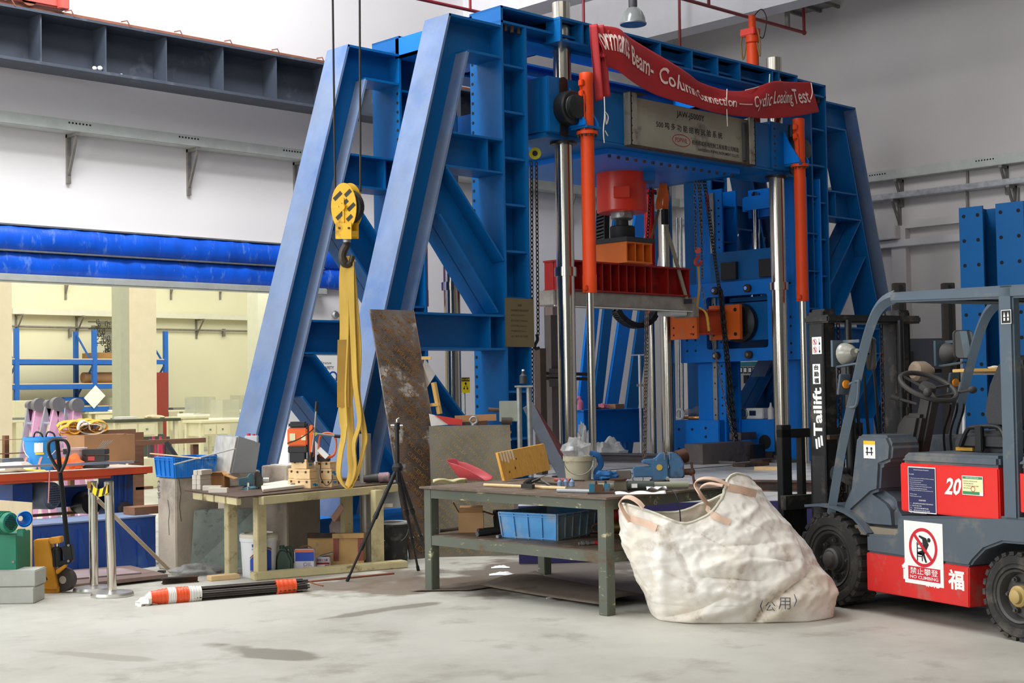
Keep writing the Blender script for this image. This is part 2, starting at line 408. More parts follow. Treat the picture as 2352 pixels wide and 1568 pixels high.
rail_right('cable_tray', 'shiny galvanised cable tray below the grey trunking on the right wall', 4.37, 4.46, .25, pm('bright galvanised steel', (190, 192, 194), .35, .7, var=.2, scale=14), 0, (13.2, 11.5, 9.6, 8.0), .45)
rail_right('cable_tray', 'white cable tray lowest on the right wall with a junction box', 3.62, 3.73, .2, pm('white cable tray', (214, 212, 214), .5, var=.03), 0, (13.6, 12.0, 9.0), .55)
a = onX(2035, 550, XB-.15)
tag(MB().box(XB-.3, XB, a.y-.25, a.y+.55, 3.74, 3.95).build('junction_box', WALLB, bevel=.01), 'pale box above the white cable tray on the right wall', 'junction box')
for (x0, y0, x1, y1) in ((2222, 390, 2220, 480), (2338, 430, 2340, 470)):
    p0 = onX(x0, y0, XB-.03); p1 = Vector((XB-.03, p0.y, 3.0))
    tag(MB().tube([p0, (p0.x-.02, p0.y+.01, (p0.z+p1.z)/2+.4), p1], .018, 8).build('conduit', BRKT), ('dark conduit dropping behind the left spare blue column' if x0 < 2300 else 'short dark conduit dropping behind the right spare blue column'), 'conduit')

# ---- crane runway beam on the back wall
CR = pm('dark slate crane beam paint', (66, 72, 84), .5, var=.1, scale=2, dirt=((100, 104, 112), .1, 3))
t = thing('crane_runway_beam', 'dark grey crane runway beam with a rusty rail along the back wall', 'crane beam', (8, 15.4, 5.3))
MB().box(-3, 19.2, 15.2, 15.62, 5.31, 5.345).build('bottom_flange', CR, t)
MB().box(-3, 19.2, 15.2, 15.62, 5.905, 5.935).build('top_flange', CR, t)
MB().box(-3, 19.2, 15.55, 15.575, 5.345, 5.905).build('web', CR, t)
for k in range(-10, 15):
    x = 7.254+.81*k
    if -2.9 < x < 19: MB().box(x-.008, x+.008, 15.24, 15.55, 5.345, 5.905).build('stiffener', CR, t)
RUST = pm('rusty crane rail', (146, 92, 70), .7, .4, var=.2, scale=8)
MB().box(-3, 19.2, 15.36, 15.44, 5.935, 6.01).build('rail', RUST, t)
for k in range(-8, 12):
    x = 7.55+.72*k; MB().tube([(x, 15.25, 5.99), (x+.05, 15.19, 6.0), (x+.10, 15.2, 5.93)], .009, 5).build('rail_clip', RUST, t)
sp = MB()
for k, (x, z, s) in enumerate(((7.95, 5.39, .03), (8.02, 5.40, .035), (8.3, 5.36, .02))): sp.sphere((x, 15.3, z), s, 8, 6, (1, .5, .8))
sp.build('bird_droppings', WHITEP, t)
tg = thing('crane_truck', 'red crane wheel truck on the runway rail at the top left corner', 'crane', (7.2, 15.4, 6.0))
CRED = pm('faded crane red', (186, 84, 74), .5, var=.08)
MB().box(6.2, 7.62, 15.3, 15.5, 6.03, 6.4).build('truck_body', CRED, tg, bevel=.02)
MB().cyl((7.15, 15.32, 6.1), (7.15, 15.48, 6.1), .1, 24).build('wheel', RUST, tg)
MB().box(7.48, 7.6, 15.22, 15.3, 6.01, 6.2).build('guard_plate', CRED, tg, bevel=.01)

# ---- rolled door cover and bottom bar
CV = pm('blue tarpaulin', (10, 84, 205), .4, var=.16, scale=2.2, stretch=(2.5, 1, 1), bump=.25, bscale=10, dirt=((90, 130, 210), .14, 5))
t = thing('roller_door', 'blue tarpaulin cover of the rolled-up door above the opening to the next lab', 'door', (8, YA-.2, 2.85))
def cover(x, z0, z1, bulge):
    return None
g = MB()
import math as _m
def cfn(z0, z1, b):
    def fn(u, v):
        x = -1+14*u; z = z0+(z1-z0)*v
        return (x, YA-.06-b*_m.sin(PI*v)**.7-.012*_m.sin(x*9+v*3)*_m.sin(x*3.1)-.01*_m.sin(x*23)*v, z+.008*_m.sin(x*5)*(1-v))
    return fn
g.grid(cfn(3.23, 3.53, .07), 120, 10); g.build('upper_tarp', CV, t, solid=.01)
g = MB(); g.grid(cfn(2.95, 3.22, .05), 120, 8); g.build('lower_tarp', CV, t, solid=.01)
MB().box(-1, 11.7, YA-.14, YA-.03, 3.215, 3.235).build('seam_strip', GALV, t)
MB().box(-1, 11.7, YA-.1, YA-.02, 3.525, 3.545).build('top_strip', GALV, t)
MB().box(-1, 11.7, YA-.2, YA-.02, 2.855, 2.945).build('bottom_bar', TRUNK, t, bevel=.012)

# ---- red sprinkler pipes, lamp, grate
PIPE = pm('dark red pipe', (128, 28, 34), .45, var=.08)
t = thing('sprinkler_pipe', 'dark red sprinkler pipe on the back wall above the blue columns', 'pipe', (11, 13, 6.2))
p1, p2 = onY(955, -4, 13.0), onY(1118, 32, 13.0)
MB().tube([p1+(p1-p2)*2, p1, p2, p2+(p2-p1)*3], .022, 10).build('pipe', PIPE, t); q = onY(1080, 22, 13.0)
MB().tube([q, q+V(0, 0, 2.5)], .018, 8).build('riser', PIPE, t)
t = thing('sprinkler_pipe', 'dark red sprinkler pipe with risers under the white roof beam', 'pipe', (16.8, 12, 7.0))
YP = 12.4; a, b = onY(1560, -5, YP), onY(1847, 75, YP)
MB().tube([a+(a-b)*.4, a, b], .026, 10).build('pipe', PIPE, t)
for px, py, up in ((1628, 14, 1), (1847, 75, 1), (1341, -60, 0), (1562, 60, 0)):
    q = onY(px, py, YP if px > 1600 else 13.6)
    if up: MB().tube([q, q+V(0, 0, 2)], .024, 8).build('riser', PIPE, t)
    else: q2 = onY(px, 140, 13.6); MB().tube([q2, q+V(0, 0, 1)], .022, 8).build('riser', PIPE, t)
q = onY(1847, 75, YP); MB().sphere(q, .04, 8, 6).build('elbow', PIPE, t)
q = onY(1809, 60, YP); MB().box(q.x-.03, q.x+.03, q.y-.03, q.y+.03, q.z-.02, q.z+1.0).build('hanger', BRKT, t)
t = thing('pipe_hanger_frame', 'grey steel grate frame under the roof beam at the top right', 'frame', onY(1840, 20, 13))
c = onY(1830, 18, 13.0)
for k in range(3):
    MB().box(c.x-.55, c.x+.75, c.y-.5+k*.35, c.y-.46+k*.35, c.z-.02, c.z+.03).build('crossbar', BRKT, t)
for x in (-.55, .71): MB().box(c.x+x, c.x+x+.04, c.y-.5, c.y+.24, c.z-.02, c.z+.03).build('side_bar', BRKT, t)
MB().box(c.x-.51, c.x+.71, c.y-.46, c.y+.2, c.z+.03, c.z+.04).build('mesh_panel', GALV, t)
c = dep(1454, 36, 17.5)
t = thing('high_bay_lamp', 'grey bell-shaped high bay lamp hanging under the white roof beam', 'lamp', c)
LG = pm('ribbed lamp glass', (150, 154, 150), .2, var=.05, trans=.4)
MB().lathe([(.16, -.105), (.158, -.09), (.15, -.03), (.12, .04), (.075, .09), (.05, .1)], c, seg=32).build('shade', LG, t)
MB().lathe([(.05, .1), (.055, .12), (.055, .26), (.04, .27)], c, seg=20).build('ballast', pm('dark lamp housing', (60, 60, 62), .5), t)
MB().lathe([(.165, -.115), (.168, -.1), (.155, -.095)], c, seg=32).build('rim', GALV, t)
MB().cyl(c+V(0, 0, .27), c+V(0, 0, 1.5), .012, 8).build('stem', BLACK, t)

# ---- strong floor the rig stands on
BED = pm('worn steel bed', (206, 206, 206), .35, .1, var=.08, scale=1.5, dirt=[((120, 116, 112), .2, 1.1, .14), ((150, 148, 144), .15, 6)])
BEDP = pm('purple-blue edge plate', (48, 44, 96), .6, var=.1, scale=3)
t = thing('test_bed', 'raised grey test bed with slotted top under the blue loading frame', 'platform', (13, 11, 0))
E0, E1, E2 = onz(1190, 1161, .5), onz(1457, 1154, .5), onz(1935, 1146, .5)
poly = [(10.0, 10.2), (E0.x, E0.y), (E1.x, E1.y), (E2.x, E2.y), (16.9, 10.2), (16.9, 13.7), (10.0, 13.7)]
MB().prism(poly, (0, 0, .44), (1, 0, 0), (0, 1, 0), (0, 0, .06)).build('bed_slab', BED, t)
cx, cy = 14.0, 11.0
MB().prism([(x+(cx-x)*.012, y+(cy-y)*.02) for x, y in poly], (0, 0, 0), (1, 0, 0), (0, 1, 0), (0, 0, .44)).build('bed_base', pm('grey concrete base', (120, 118, 112), .9, var=.12), t)
for pa, pb in (((1380, 1084), (1720, 1052)), ((1420, 1093), (1720, 1063))):
    a, b = onz(*pa, .5), onz(*pb, .5); y = (a.y+b.y)/2
    MB().box(a.x-.6, b.x+1.5, y-.025, y+.025, .5, .503).build('slot', DARK, t)
for a, b in ((E0, E1), (E1, E2)):
    e = (b-a).normalized(); nn = Vector((-e.y, e.x, 0))
    MB().fbox((a+b)/2-nn*.012+V(0, 0, -.25), (b-a)/2, nn*.012, (0, 0, .245)).build('edge_plate', BEDP, t)
a, b = onz(1600, 1125, .5), onz(1990, 1130, .5)
tag(MB().beam(a+V(0, 0, .05), b+V(0, 0, .05), (0, 0, 1), .1, .16, .012, .012).build('steel_beam', IRON), 'long dark steel beam lying on the grey test bed behind the white sack', 'beam')
a, b = onz(1375, 1060, .5), onz(1556, 1064, .5)
RAILM = pm('dull rail steel', (92, 88, 92), .45, .6, var=.15)
tag(MB().beam(a+V(0, 0, .06), b+V(0, 0, .06), (0, 0, 1), .12, .2, .02, .02).build('steel_rail', RAILM), 'dark steel rail on the test bed in front of the rear guide columns', 'rail')
# ================================================================== LOADING FRAME
ZB = .5
rf = thing('reaction_frame', 'huge blue steel loading frame with raking A-shaped braces on both sides', 'frame', (13.18, 11.69, 0))
WELD = BLUE
MX = 26.36
def holes(mb, pts, n, r=.016):
    n = V(n)
    for p in pts: mb.cyl(V(p)-n*.002, V(p)+n*.003, r, 10)
    return mb
def frame_side(Y0, mirror, web_front=True):
    def X(x): return MX-x if mirror else x
    def bx(m, x0, x1, *a): return m.box(min(X(x0), X(x1)), max(X(x0), X(x1)), *a)
    Yc = Y0+.49; tag_ = 'right' if mirror else 'left'
    # column: two flanges, web, ribs
    m = MB(); bx(m, 10.14, 10.17, Y0, Yc, ZB, 5.555); bx(m, 10.49, 10.52, Y0, Yc, ZB, 5.375); bx(m, 10.17, 10.49, Y0+.235, Y0+.255, ZB, 5.375)
    col = m.build('column', BLUE, rf)
    z = 4.933
    while z > .7:
        m = MB(); bx(m, 10.17, 10.49, Y0+.015, Y0+.235, z-.012, z+.012); bx(m, 10.17, 10.49, Y0+.255, Yc-.015, z-.012, z+.012); m.build('rib', BLUE, col)
        z -= .494
    hp = []; z = 5.0
    while z > .8:
        hp.append((X(10.139), Yc-.035 if Y0 < 11 else Y0+.035, z))
        z -= .105
    holes(MB(), hp, (1 if mirror else -1, 0, 0), .017).build('bolt_holes', DARK, col, kind='stuff')
    # brace: raking H section bent into a short top arm
    br = MB(); dx = 9.415-7.93; L = Vector((dx, 0, 5.343)).normalized()
    ob = (7.85, 0.0); ot = (9.415, 5.343); k = (ot[0]-ob[0])/(ot[1]-ob[1])
    it = (9.683, 4.985); ib = (9.683-4.985*.294, 0.0)
    tf = .026; Yf = Y0+.385
    def plate(m, a, b, y0, y1, th, side):
        a, b = Vector((a[0], 0, a[1])), Vector((b[0], 0, b[1])); d = (b-a).normalized(); n = Vector((-d.z, 0, d.x))*side*th
        P = [a, b, b+n, a+n]; m.prism([(X(p.x), p.z) for p in P], (0, y0, 0), (1, 0, 0), (0, 0, 1), (0, y1-y0, 0))
    plate(br, ot, (10.14, 5.343), Y0, Yf, tf, -1)
    plate(br, (9.66, 4.985), (10.14, 4.985), Y0, Yf, tf, 1)
    Pw = [(ob[0]+.02, 0), (ot[0]+.015, ot[1]-.02), (10.14, 5.325), (10.14, 4.99), (it[0]-.01, it[1]+.01), (ib[0]-.01, 0)]
    br.prism([(X(a), b) for a, b in Pw], (0, Y0+.18, 0), (1, 0, 0), (0, 0, 1), (0, .02, 0))
    bo = br.build('brace', BLUE, rf)
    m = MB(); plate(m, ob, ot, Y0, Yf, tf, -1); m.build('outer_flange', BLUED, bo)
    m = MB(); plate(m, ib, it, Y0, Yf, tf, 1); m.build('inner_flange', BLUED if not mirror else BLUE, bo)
    # struts between brace and column
    for zt, zb, xl in ((4.134, 3.765, 9.44), (2.281, 1.912, 8.895)):
        m = MB(); bx(m, xl, 10.14, Y0, Yf, zt-.022, zt); m.prism([(X(a_), b_) for a_, b_ in ((xl-.1, zb+.02), (10.14, zb+.02), (10.14, zt-.02), (xl, zt-.02))], (0, Y0+.18, 0), (1, 0, 0), (0, 0, 1), (0, .02, 0))
        so = m.build('strut', BLUE, rf); m = MB(); bx(m, xl-.1, 10.14, Y0, Yf, zb, zb+.022); m.build('lower_flange', BLUE, so)
        m = MB(); bx(m, 9.93, 9.945, Y0+.02, Y0+.18, zb+.02, zt-.02); m.build('gusset', BLUE, so)
    # diagonals
    for (a0, a1, b0, b1) in (((9.36, 3.77), (10.14, 2.86), (9.243, 3.267), (10.03, 2.30)), ((8.92, 1.92), (10.14, .62), (8.75, 1.45), (9.75, .36))):
        m = MB(); plate(m, a0, a1, Y0, Yf, .022, -1); plate(m, b0, b1, Y0, Yf, .022, 1)
        m.prism([(X(p[0]), p[1]) for p in (a0, a1, (10.14, b1[1]), b1, b0)], (0, Y0+.18, 0), (1, 0, 0), (0, 0, 1), (0, .02, 0)); m.build('diagonal', BLUE, rf)
    # foot
    m = MB(); bx(m, 7.62, 8.9, Y0-.05, Yf+.05, 0, .03); bx(m, 7.62, 9.6, Y0+.02, Y0+.04, .03, .3); bx(m, 7.62, 9.6, Yf-.04, Yf-.02, .03, .3); bx(m, 7.62, 9.6, Y0, Yf, .3, .33)
    m.build('foot', BLUEB, rf)
for Y0 in (10.598, 12.29):
    frame_side(Y0, False); frame_side(Y0, True)
# top ring: long beams front and rear, cross beams at the ends
def topbeam(yf, out):
    m = MB(); y1 = yf+out*.49
    ya, yb = min(yf, y1), max(yf, y1)
    m.box(10.14, 16.22, ya, yb, 5.53, 5.555); m.box(10.14, 16.22, ya, yb, 5.375, 5.4); m.box(10.17, 16.19, (ya+yb)/2+.12*out, (ya+yb)/2+.14*out, 5.4, 5.53)
    b = m.build('top_beam', BLUE, rf)
    yo = yf-out*.1
    m = MB(); p0, p1 = min(yo, yf+out*.3), max(yo, yf+out*.3)
    m.box(10.94, 15.42, p0, p1, 5.53, 5.556); m.box(10.94, 15.42, p0, p1, 5.29, 5.315); m.box(10.94, 15.42, min(yo+out*.2, yo+out*.22), max(yo+out*.2, yo+out*.22), 5.315, 5.53)
    for x in (10.955, 11.30, 11.42, 12.04, 12.63, 13.22, 13.72, 14.17, 14.86, 15.0, 15.4): m.box(x-.012, x+.012, p0, yo+out*.2 if out > 0 else p1, 5.315, 5.53)
    c = m.build('cap_beam', BLUE, rf)
    m = MB()
    for x in (11.37, 15.1):
        for z in (5.38, 5.47): m.cyl((x, yo+out*.2, z), (x, yo+out*.16, z), .022, 8)
    m.build('bolts', IRON, c, kind='stuff')
    m = MB()
    for x0 in (10.2, 15.86):
        for k in range(3): m.cyl((x0+.06+k*.1, yf+out*.06, 5.375), (x0+.06+k*.1, yf+out*.06, 5.31), .022, 8)
    m.build('bolts', IRON, b, kind='stuff')
topbeam(10.598, 1); topbeam(12.78, -1)
for x0, x1 in ((10.14, 11.25), (15.11, 16.22)):
    MB().box(x0, x1, 11.05, 12.35, 5.30, 5.33).box(x0, x0+.03, 11.05, 12.35, 5.30, 5.53).box(x1-.03, x1, 11.05, 12.35, 5.30, 5.5).build('cross_beam', BLUEB, rf)
MB().box(10.5, 15.9, 10.75, 11.06, 5.26, 5.29).build('soffit_plate', BLUEB, rf)
# engraved name plate fixed to the front left column
BRZ = pm('bronze plate', (118, 104, 76), .5, .5, var=.06, scale=4)
a, b = onY(1160, 684, 10.59), onY(1223, 797, 10.59)
npz = MB().box(10.13, 10.54, 10.575, 10.594, b.z, a.z).build('name_plate', BRZ, rf)
ENG = pm('engraved print', (58, 50, 38), .6)
m = MB(); zz = a.z-.06
for s, hh, ww, x in (('铭牌', .026, .06, 10.3), ('电液伺服多功能试验系统', .024, .26, 10.2), ('型号 JAW-J5000Y', .02, .2, 10.2), ('最大试验力 5000kN', .02, .24, 10.2), ('水平行程 ±250mm', .02, .22, 10.2), ('作动器行程 500mm', .02, .22, 10.2), ('出厂编号 出厂日期', .02, .24, 10.2)):
    text(m, s, (x, 10.574, zz-hh), (1, 0, 0), (0, 0, 1), w=ww, h=hh); zz -= .055
m.build('engraving', ENG, npz)

# ---- guide columns (polished steel)
RODS = [('front left', 11.19, 10.72), ('front right', 15.21, 10.72), ('rear left', 11.19, 12.62), ('rear right', 15.21, 12.62)]
lab = {'front left': 'polished steel guide column front left beside the hanging red banner end', 'front right': 'polished steel guide column front right beside the forklift mast',
       'rear left': 'polished steel guide column rear left seen through the left blue braces', 'rear right': 'polished steel guide column rear right standing before the blue base box'}
for n, x, y in RODS:
    t = thing('guide_column', lab[n], 'column', (x, y, ZB), 0, 'polished guide columns of the loading frame')
    MB().cyl((x, y, ZB), (x, y, 5.79), .1, 40).build('shaft', STEEL, t)
    MB().lathe([(.1, 0), (.125, 0), (.125, .1), (.1, .1)], (x, y, 2.74 if y < 11 else 2.70), seg=36).build('collar', STEEL, t, bevel=.004)
    MB().lathe([(.19, 0), (.19, .04), (.115, .045), (.115, .09), (.1, .09)], (x, y, ZB), seg=32).build('base_flange', RAILM, t)

# ---- moving crosshead
ch = thing('crosshead', 'blue moving crosshead beam with riveted grey board across the loading frame', 'crosshead', (13.2, 11.69, 4.25))
def crossbeam(y0, y1, parent):
    m = MB(); m.box(11.45, 14.95, y0, y1, 4.285, 4.86); return m.build('beam_body', BLUE, parent, bevel=.006)
cb = crossbeam(10.58, 11.0, ch)
MB().box(11.95, 14.45, 10.74, 12.7, 4.195, 4.262).build('bottom_plate', BLUEB, ch, bevel=.004)
MB().box(11.45, 14.95, 10.58, 12.78, 4.262, 4.2845).build('soffit', BLUE, ch)
m = MB()
for k in range(16):
    x = 12.05+k*.155; m.cyl((x, 10.81, 4.197), (x, 10.81, 4.165), .019, 8)
m.build('bolts', IRON, ch, kind='stuff')
MB().box(11.45, 14.95, 12.4, 12.78, 4.30, 4.86).build('rear_beam', BLUEB, ch, bevel=.006)
MB().box(11.55, 12.9, 11.0, 12.4, 4.30, 5.02).box(13.5, 14.8, 11.0, 12.4, 4.3, 4.95).build('cross_box', BLUEB, ch, bevel=.006)
for sx, s in ((10.82, 1), (15.54, -1)):
    x0, x1 = (10.80, 11.52) if s > 0 else (14.88, 15.56)
    e = MB().box(x0, x1, 10.56, 11.1, 4.285, 4.90).build('end_block', BLUE, ch, bevel=.01)
    MB().box(x0, x1, 10.62, 11.2, 4.235, 4.284).build('slide_plate', BLUE, e)
    MB().box(x0-.02 if s > 0 else x1, x0 if s > 0 else x1+.02, 10.7, 11.3, 4.3, 4.86).build('wear_strip', BLUE, e)
    MB().lathe([(.15, 0), (.15, .03), (.1, .035)], ((11.19 if s > 0 else 15.21), 10.72, 4.205), seg=28).build('gland', BLACK, e)
    hb = MB()
    for k in range(6): hb.cyl((x1-.08 if s > 0 else x0+.08, 10.562, 4.33+.095*k), (x1-.08 if s > 0 else x0+.08, 10.55, 4.33+.095*k), .014, 8)
    hb.build('bolts', IRON, e, kind='stuff')
for x in (11.05, 15.36):
    c = MB().lathe([(.18, 0), (.187, .02), (.187, .13), (.17, .145), (.135, .147), (.13, .155), (.13, .2), (.12, .205), (0, .205)], (x, 10.56, 4.56), axis=(0, -1, 0), seg=36).build('locking_cap', BLACK, ch, smooth=30)
    MB().prism(rrect(-.06, .06, -.33, .33, .058, 5), (x-.02, 10.545, 4.58), (1, 0, 0), (0, 0, 1), (0, .02, 0)).build('locking_lug', BLACK, c)
for x in (11.05, 15.36):   # rear caps
    MB().lathe([(.16, 0), (.165, .13), (.11, .15), (.11, .2), (0, .2)], (x, 12.84, 4.56), axis=(0, 1, 0), seg=28).build('locking_cap', BLACK, ch)
# name board
BOARD = pm('stained aluminium board', (158, 152, 136), .55, .2, var=.08, scale=3, dirt=[((120, 112, 100), .18, 2.5, .05)])
BFR = pm('stained grey edge plate', (142, 138, 128), .6, .2, var=.12, scale=6, dirt=((104, 84, 62), .2, 8))
bo = MB().box(12.10, 14.40, 10.56, 10.579, 4.30, 4.85).build('name_board', BOARD, ch)
EY = 10.47
for x0, x1 in ((12.05, 12.16), (14.31, 14.42)):
    MB().box(x0, x1, EY, EY+.015, 4.27, 4.88).box((x0 if x0 < 13 else x1-.015), (x0+.015 if x0 < 13 else x1), EY, 10.579, 4.27, 4.88).build('board_edge', BFR, ch)
hb = MB()
for x in (12.07, 14.40):
    for k in range(7): hb.cyl((x, EY+.002, 4.32+.085*k), (x, EY-.003, 4.32+.085*k), .009, 8)
hb.build('rivets', IRON, ch, kind='stuff')
MB().box(12.05, 14.42, EY, 10.579, 4.262, 4.275).box(12.05, 12.34, EY, 10.579, 4.875, 4.885).build('board_ledge', IRON, ch)
MB().box(14.26, 14.31, EY+.05, 10.56, 4.32, 4.80).build('board_bracket', pm('dark grey bracket', (70, 70, 70), .6, var=.1), ch)
yy = 10.5595
m = MB(); text(m, 'JAW-J5000Y', (12.98, yy, 4.70), (1, 0, 0), (0, 0, 1), w=.53, h=.095, off=.014)
m.build('lettering', BLACKP, bo)
m = MB(); text(m, '500 吨 多 功 能 结 构 试 验 系 统', (12.6, yy, 4.545), (1, 0, 0), (0, 0, 1), w=1.26, h=.085, off=.012); m.build('lettering', BLACKP, bo)
m = MB(); text(m, '杭州邦威机电控制工程有限公司制造', (13.26, yy, 4.415), (1, 0, 0), (0, 0, 1), w=.93, h=.062, off=.012)
m.build('lettering', BLACKP, bo); m = MB(); text(m, 'HANGZHOU POPWIL INSTRUMENT CO.,LTD.', (13.38, yy, 4.345), (1, 0, 0), (0, 0, 1), w=.82, h=.042, off=.012); m.build('lettering', BLACKP, bo)
LOGO = pm('maroon print', (150, 30, 40), .6)
m = MB(); m.frameplate([(.17*math.cos(t*PI/16), .075*math.sin(t*PI/16)) for t in range(32)], [(.16*math.cos(t*PI/16), .066*math.sin(t*PI/16)) for t in range(32)], (13.06, yy, 4.44), (1, 0, 0), (0, 0, 1), (0, -.001, 0))
text(m, 'POPWIL', (12.945, yy, 4.415), (1, 0, 0), (0, 0, 1), w=.23, h=.055, off=.008); text(m, '®', (13.235, yy, 4.48), (1, 0, 0), (0, 0, 1), h=.022)
m.build('logo', LOGO, bo)

# ---- lifting cylinders (orange) beside the guide columns
def lifter(x, y, zt, zb, label, mat, flz=4.315):
    t = thing('lifting_cylinder', label, 'hydraulic cylinder', (x, y, ZB), 0, 'orange lifting cylinders of the crosshead')
    MB().lathe([(.0, zt), (.072, zt), (.078, zt-.01), (.078, zt-.1), (.075, zt-.105), (.075, flz), (.075, zb+.2), (.079, zb+.195), (.079, zb), (0, zb)][::-1], (x, y, 0), seg=32).build('barrel', mat, t, smooth=40)
    f = MB().lathe([(.075, 0), (.115, 0), (.115, .035), (.075, .035)], (x, y, flz-.04), seg=32).build('flange', mat, t)
    hb = MB()
    for k in range(12): hb.cyl((x+.1*math.cos(k*PI/6), y+.1*math.sin(k*PI/6), flz-.065), (x+.1*math.cos(k*PI/6), y+.1*math.sin(k*PI/6), flz-.03), .011, 6)
    hb.build('bolts', IRON, f, kind='stuff')
    s = -1
    for z, w in ((zt-.12, .05), (zt-.24, .045)): MB().obox((x-.09, y-.01, z), (.05, .06, .07)).build('oil_port', mat, t, bevel=.008)
    MB().obox((x-.09, y-.02, zb+.05), (.045, .05, .06)).build('oil_port', mat, t, bevel=.008)
    MB().cyl((x-.088, y-.045, zt-.25), (x-.088, y-.045, flz), .006, 6).build('oil_pipe', mat, t)
    MB().cyl((x, y, ZB), (x, y, zb+.02), .043, 28).build('piston_rod', STEEL, t)
    return t
lifter(11.235, 10.40, 4.955, 2.54, 'orange lifting cylinder front left beside the hanging banner end', ORANGE)
lifter(15.27, 10.40, 4.95, 2.58, 'orange lifting cylinder front right next to the right blue columns', ORANGE, 4.36)
lifter(11.0, 12.95, 4.95, 2.52, 'bright red lifting cylinder rear left seen between the braces', pm('bright red cylinder', (214, 20, 12), .4, var=.05))
lifter(15.3, 12.98, 4.95, 2.45, 'red lifting cylinder rear right behind the hanging orange strap', MATS['bright red cylinder'])
# triangular gussets carrying the cylinder flanges
for x, s in ((11.235, 1), (15.27, 1)):
    for dx_ in (-.1, .1): MB().prism([(10.575, 4.365), (10.33, 4.365), (10.33, 4.41), (10.48, 4.64), (10.575, 4.84)], (x+dx_-.012, 0, 0), (0, 1, 0), (0, 0, 1), (.024, 0, 0)).build('cylinder_gusset', BLUEB, ch)
    MB().box(x-.1, x+.14, 10.31, 10.56, 4.335, 4.365).build('cylinder_seat', BLUE, ch, bevel=.004)

# ---- vertical jack with load cell hanging below the crosshead
jk = thing('hydraulic_jack', 'fat red-orange hydraulic jack hanging below the centre of the crosshead', 'hydraulic jack', (13.25, 11.69, 3.3))
REDJ = pm('red-orange jack paint', (216, 44, 14), .4, var=.05, scale=2, coat=.1)
MB().lathe([(0, 3.70), (.30, 3.70), (.315, 3.715), (.315, 4.25), (0, 4.25)], (13.25, 11.69, 0), seg=48).build('jack_body', REDJ, jk)
n = (CAM-Vector((13.25, 11.69, 3.8))); n.z = 0; n.normalize(); sd = Vector((0, 0, 1)).cross(n)
MB().fbox(Vector((13.25, 11.69, 3.92))+n*.33, n*.05, sd*.1, (0, 0, .07)).build('port_block', REDJ, jk, bevel=.006)
MB().fbox(Vector((13.25, 11.69, 4.2))+sd*.3, n*.16, sd*.12, (0, 0, .12)).build('valve_block', BLUE, jk, bevel=.006)
MB().lathe([(0, 3.61), (.11, 3.61), (.14, 3.63), (.14, 3.70), (.12, 3.71), (0, 3.71)], (13.25, 11.69, 0), seg=32).build('ball_seat', GALV, jk)
MB().cyl(Vector((13.25, 11.69, 3.67))+n*.12, Vector((13.25, 11.69, 3.67))+n*.18, .03, 16).build('plug', CHROME, jk)
lc = MB().lathe([(0, 3.365), (.15, 3.365), (.158, 3.38), (.158, 3.52), (.148, 3.53), (.08, 3.535), (.075, 3.61), (0, 3.61)], (13.25, 11.69, 0), seg=36).build('load_cell', pm('matt black steel', (34, 35, 36), .6, .2, var=.1), jk)

# ---- loading beams and concrete specimen under the jack
LB = thing('spreader_block', 'orange welded spreader block with dark top plate under the jack', 'load block', (13.25, 11.69, 3.04))
MB().box(12.98, 13.52, 11.38, 12.0, 3.305, 3.363).build('top_plate', pm('dark top plate', (44, 44, 46), .6, var=.1), LB, bevel=.004)
OB = pm('orange block paint', (214, 106, 30), .5, var=.06, scale=3)
MB().box(13.0, 13.48, 11.4, 11.98, 3.285, 3.305).box(13.0, 13.48, 11.4, 11.98, 3.045, 3.065).box(13.02, 13.46, 11.66, 11.72, 3.065, 3.285).build('block_core', OB, LB)
for x in (13.01, 13.17, 13.32, 13.47): MB().box(x-.01, x+.01, 11.41, 11.97, 3.065, 3.285).build('web_plate', OB, LB)
t = thing('loading_beam', 'dark red ribbed steel beam under the orange spreader block', 'beam', (13.2, 11.68, 2.67))
xa, xb = 12.0, 14.40
yl, yh = 11.53, 11.87
MB().box(xa, xb, yl, yh, 3.022, 3.043).build('top_flange', DRED, t)
MB().box(xa, xb, yl, yh, 2.672, 2.692).build('bottom_flange', DRED, t)
MB().box(xa+.02, xb-.02, 11.69, 11.71, 2.692, 3.022).build('web', DRED, t)
for x in (12.02, 12.35, 12.7, 12.85, 13.0, 13.15, 13.3, 13.5, 13.62, 13.95, 14.38): MB().box(x-.008, x+.008, yl+.01, 11.69, 2.692, 3.022).box(x-.008, x+.008, 11.71, yh-.01, 2.692, 3.022).build('stiffener', DRED, t)
t = thing('concrete_specimen', 'grey concrete beam specimen with plaster cap hung below the dark red beam', 'concrete beam', (13.2, 11.7, 2.4))
MB().box(11.86, 14.44, 11.56, 11.84, 2.49, 2.670).build('beam_body', CONC, t, bevel=.008)
MB().box(14.06, 14.36, 11.565, 11.835, 2.425, 2.49).build('plaster_cap', pm('white plaster', (206, 206, 204), .9, var=.05), t, bevel=.012)
MB().box(14.44, 14.56, 11.53, 11.87, 2.41, 2.672).build('end_stub', CONC, t, bevel=.01)
MB().box(11.86, 14.44, 11.545, 11.562, 2.478, 2.490).build('edge_strip', WHITEP, t)

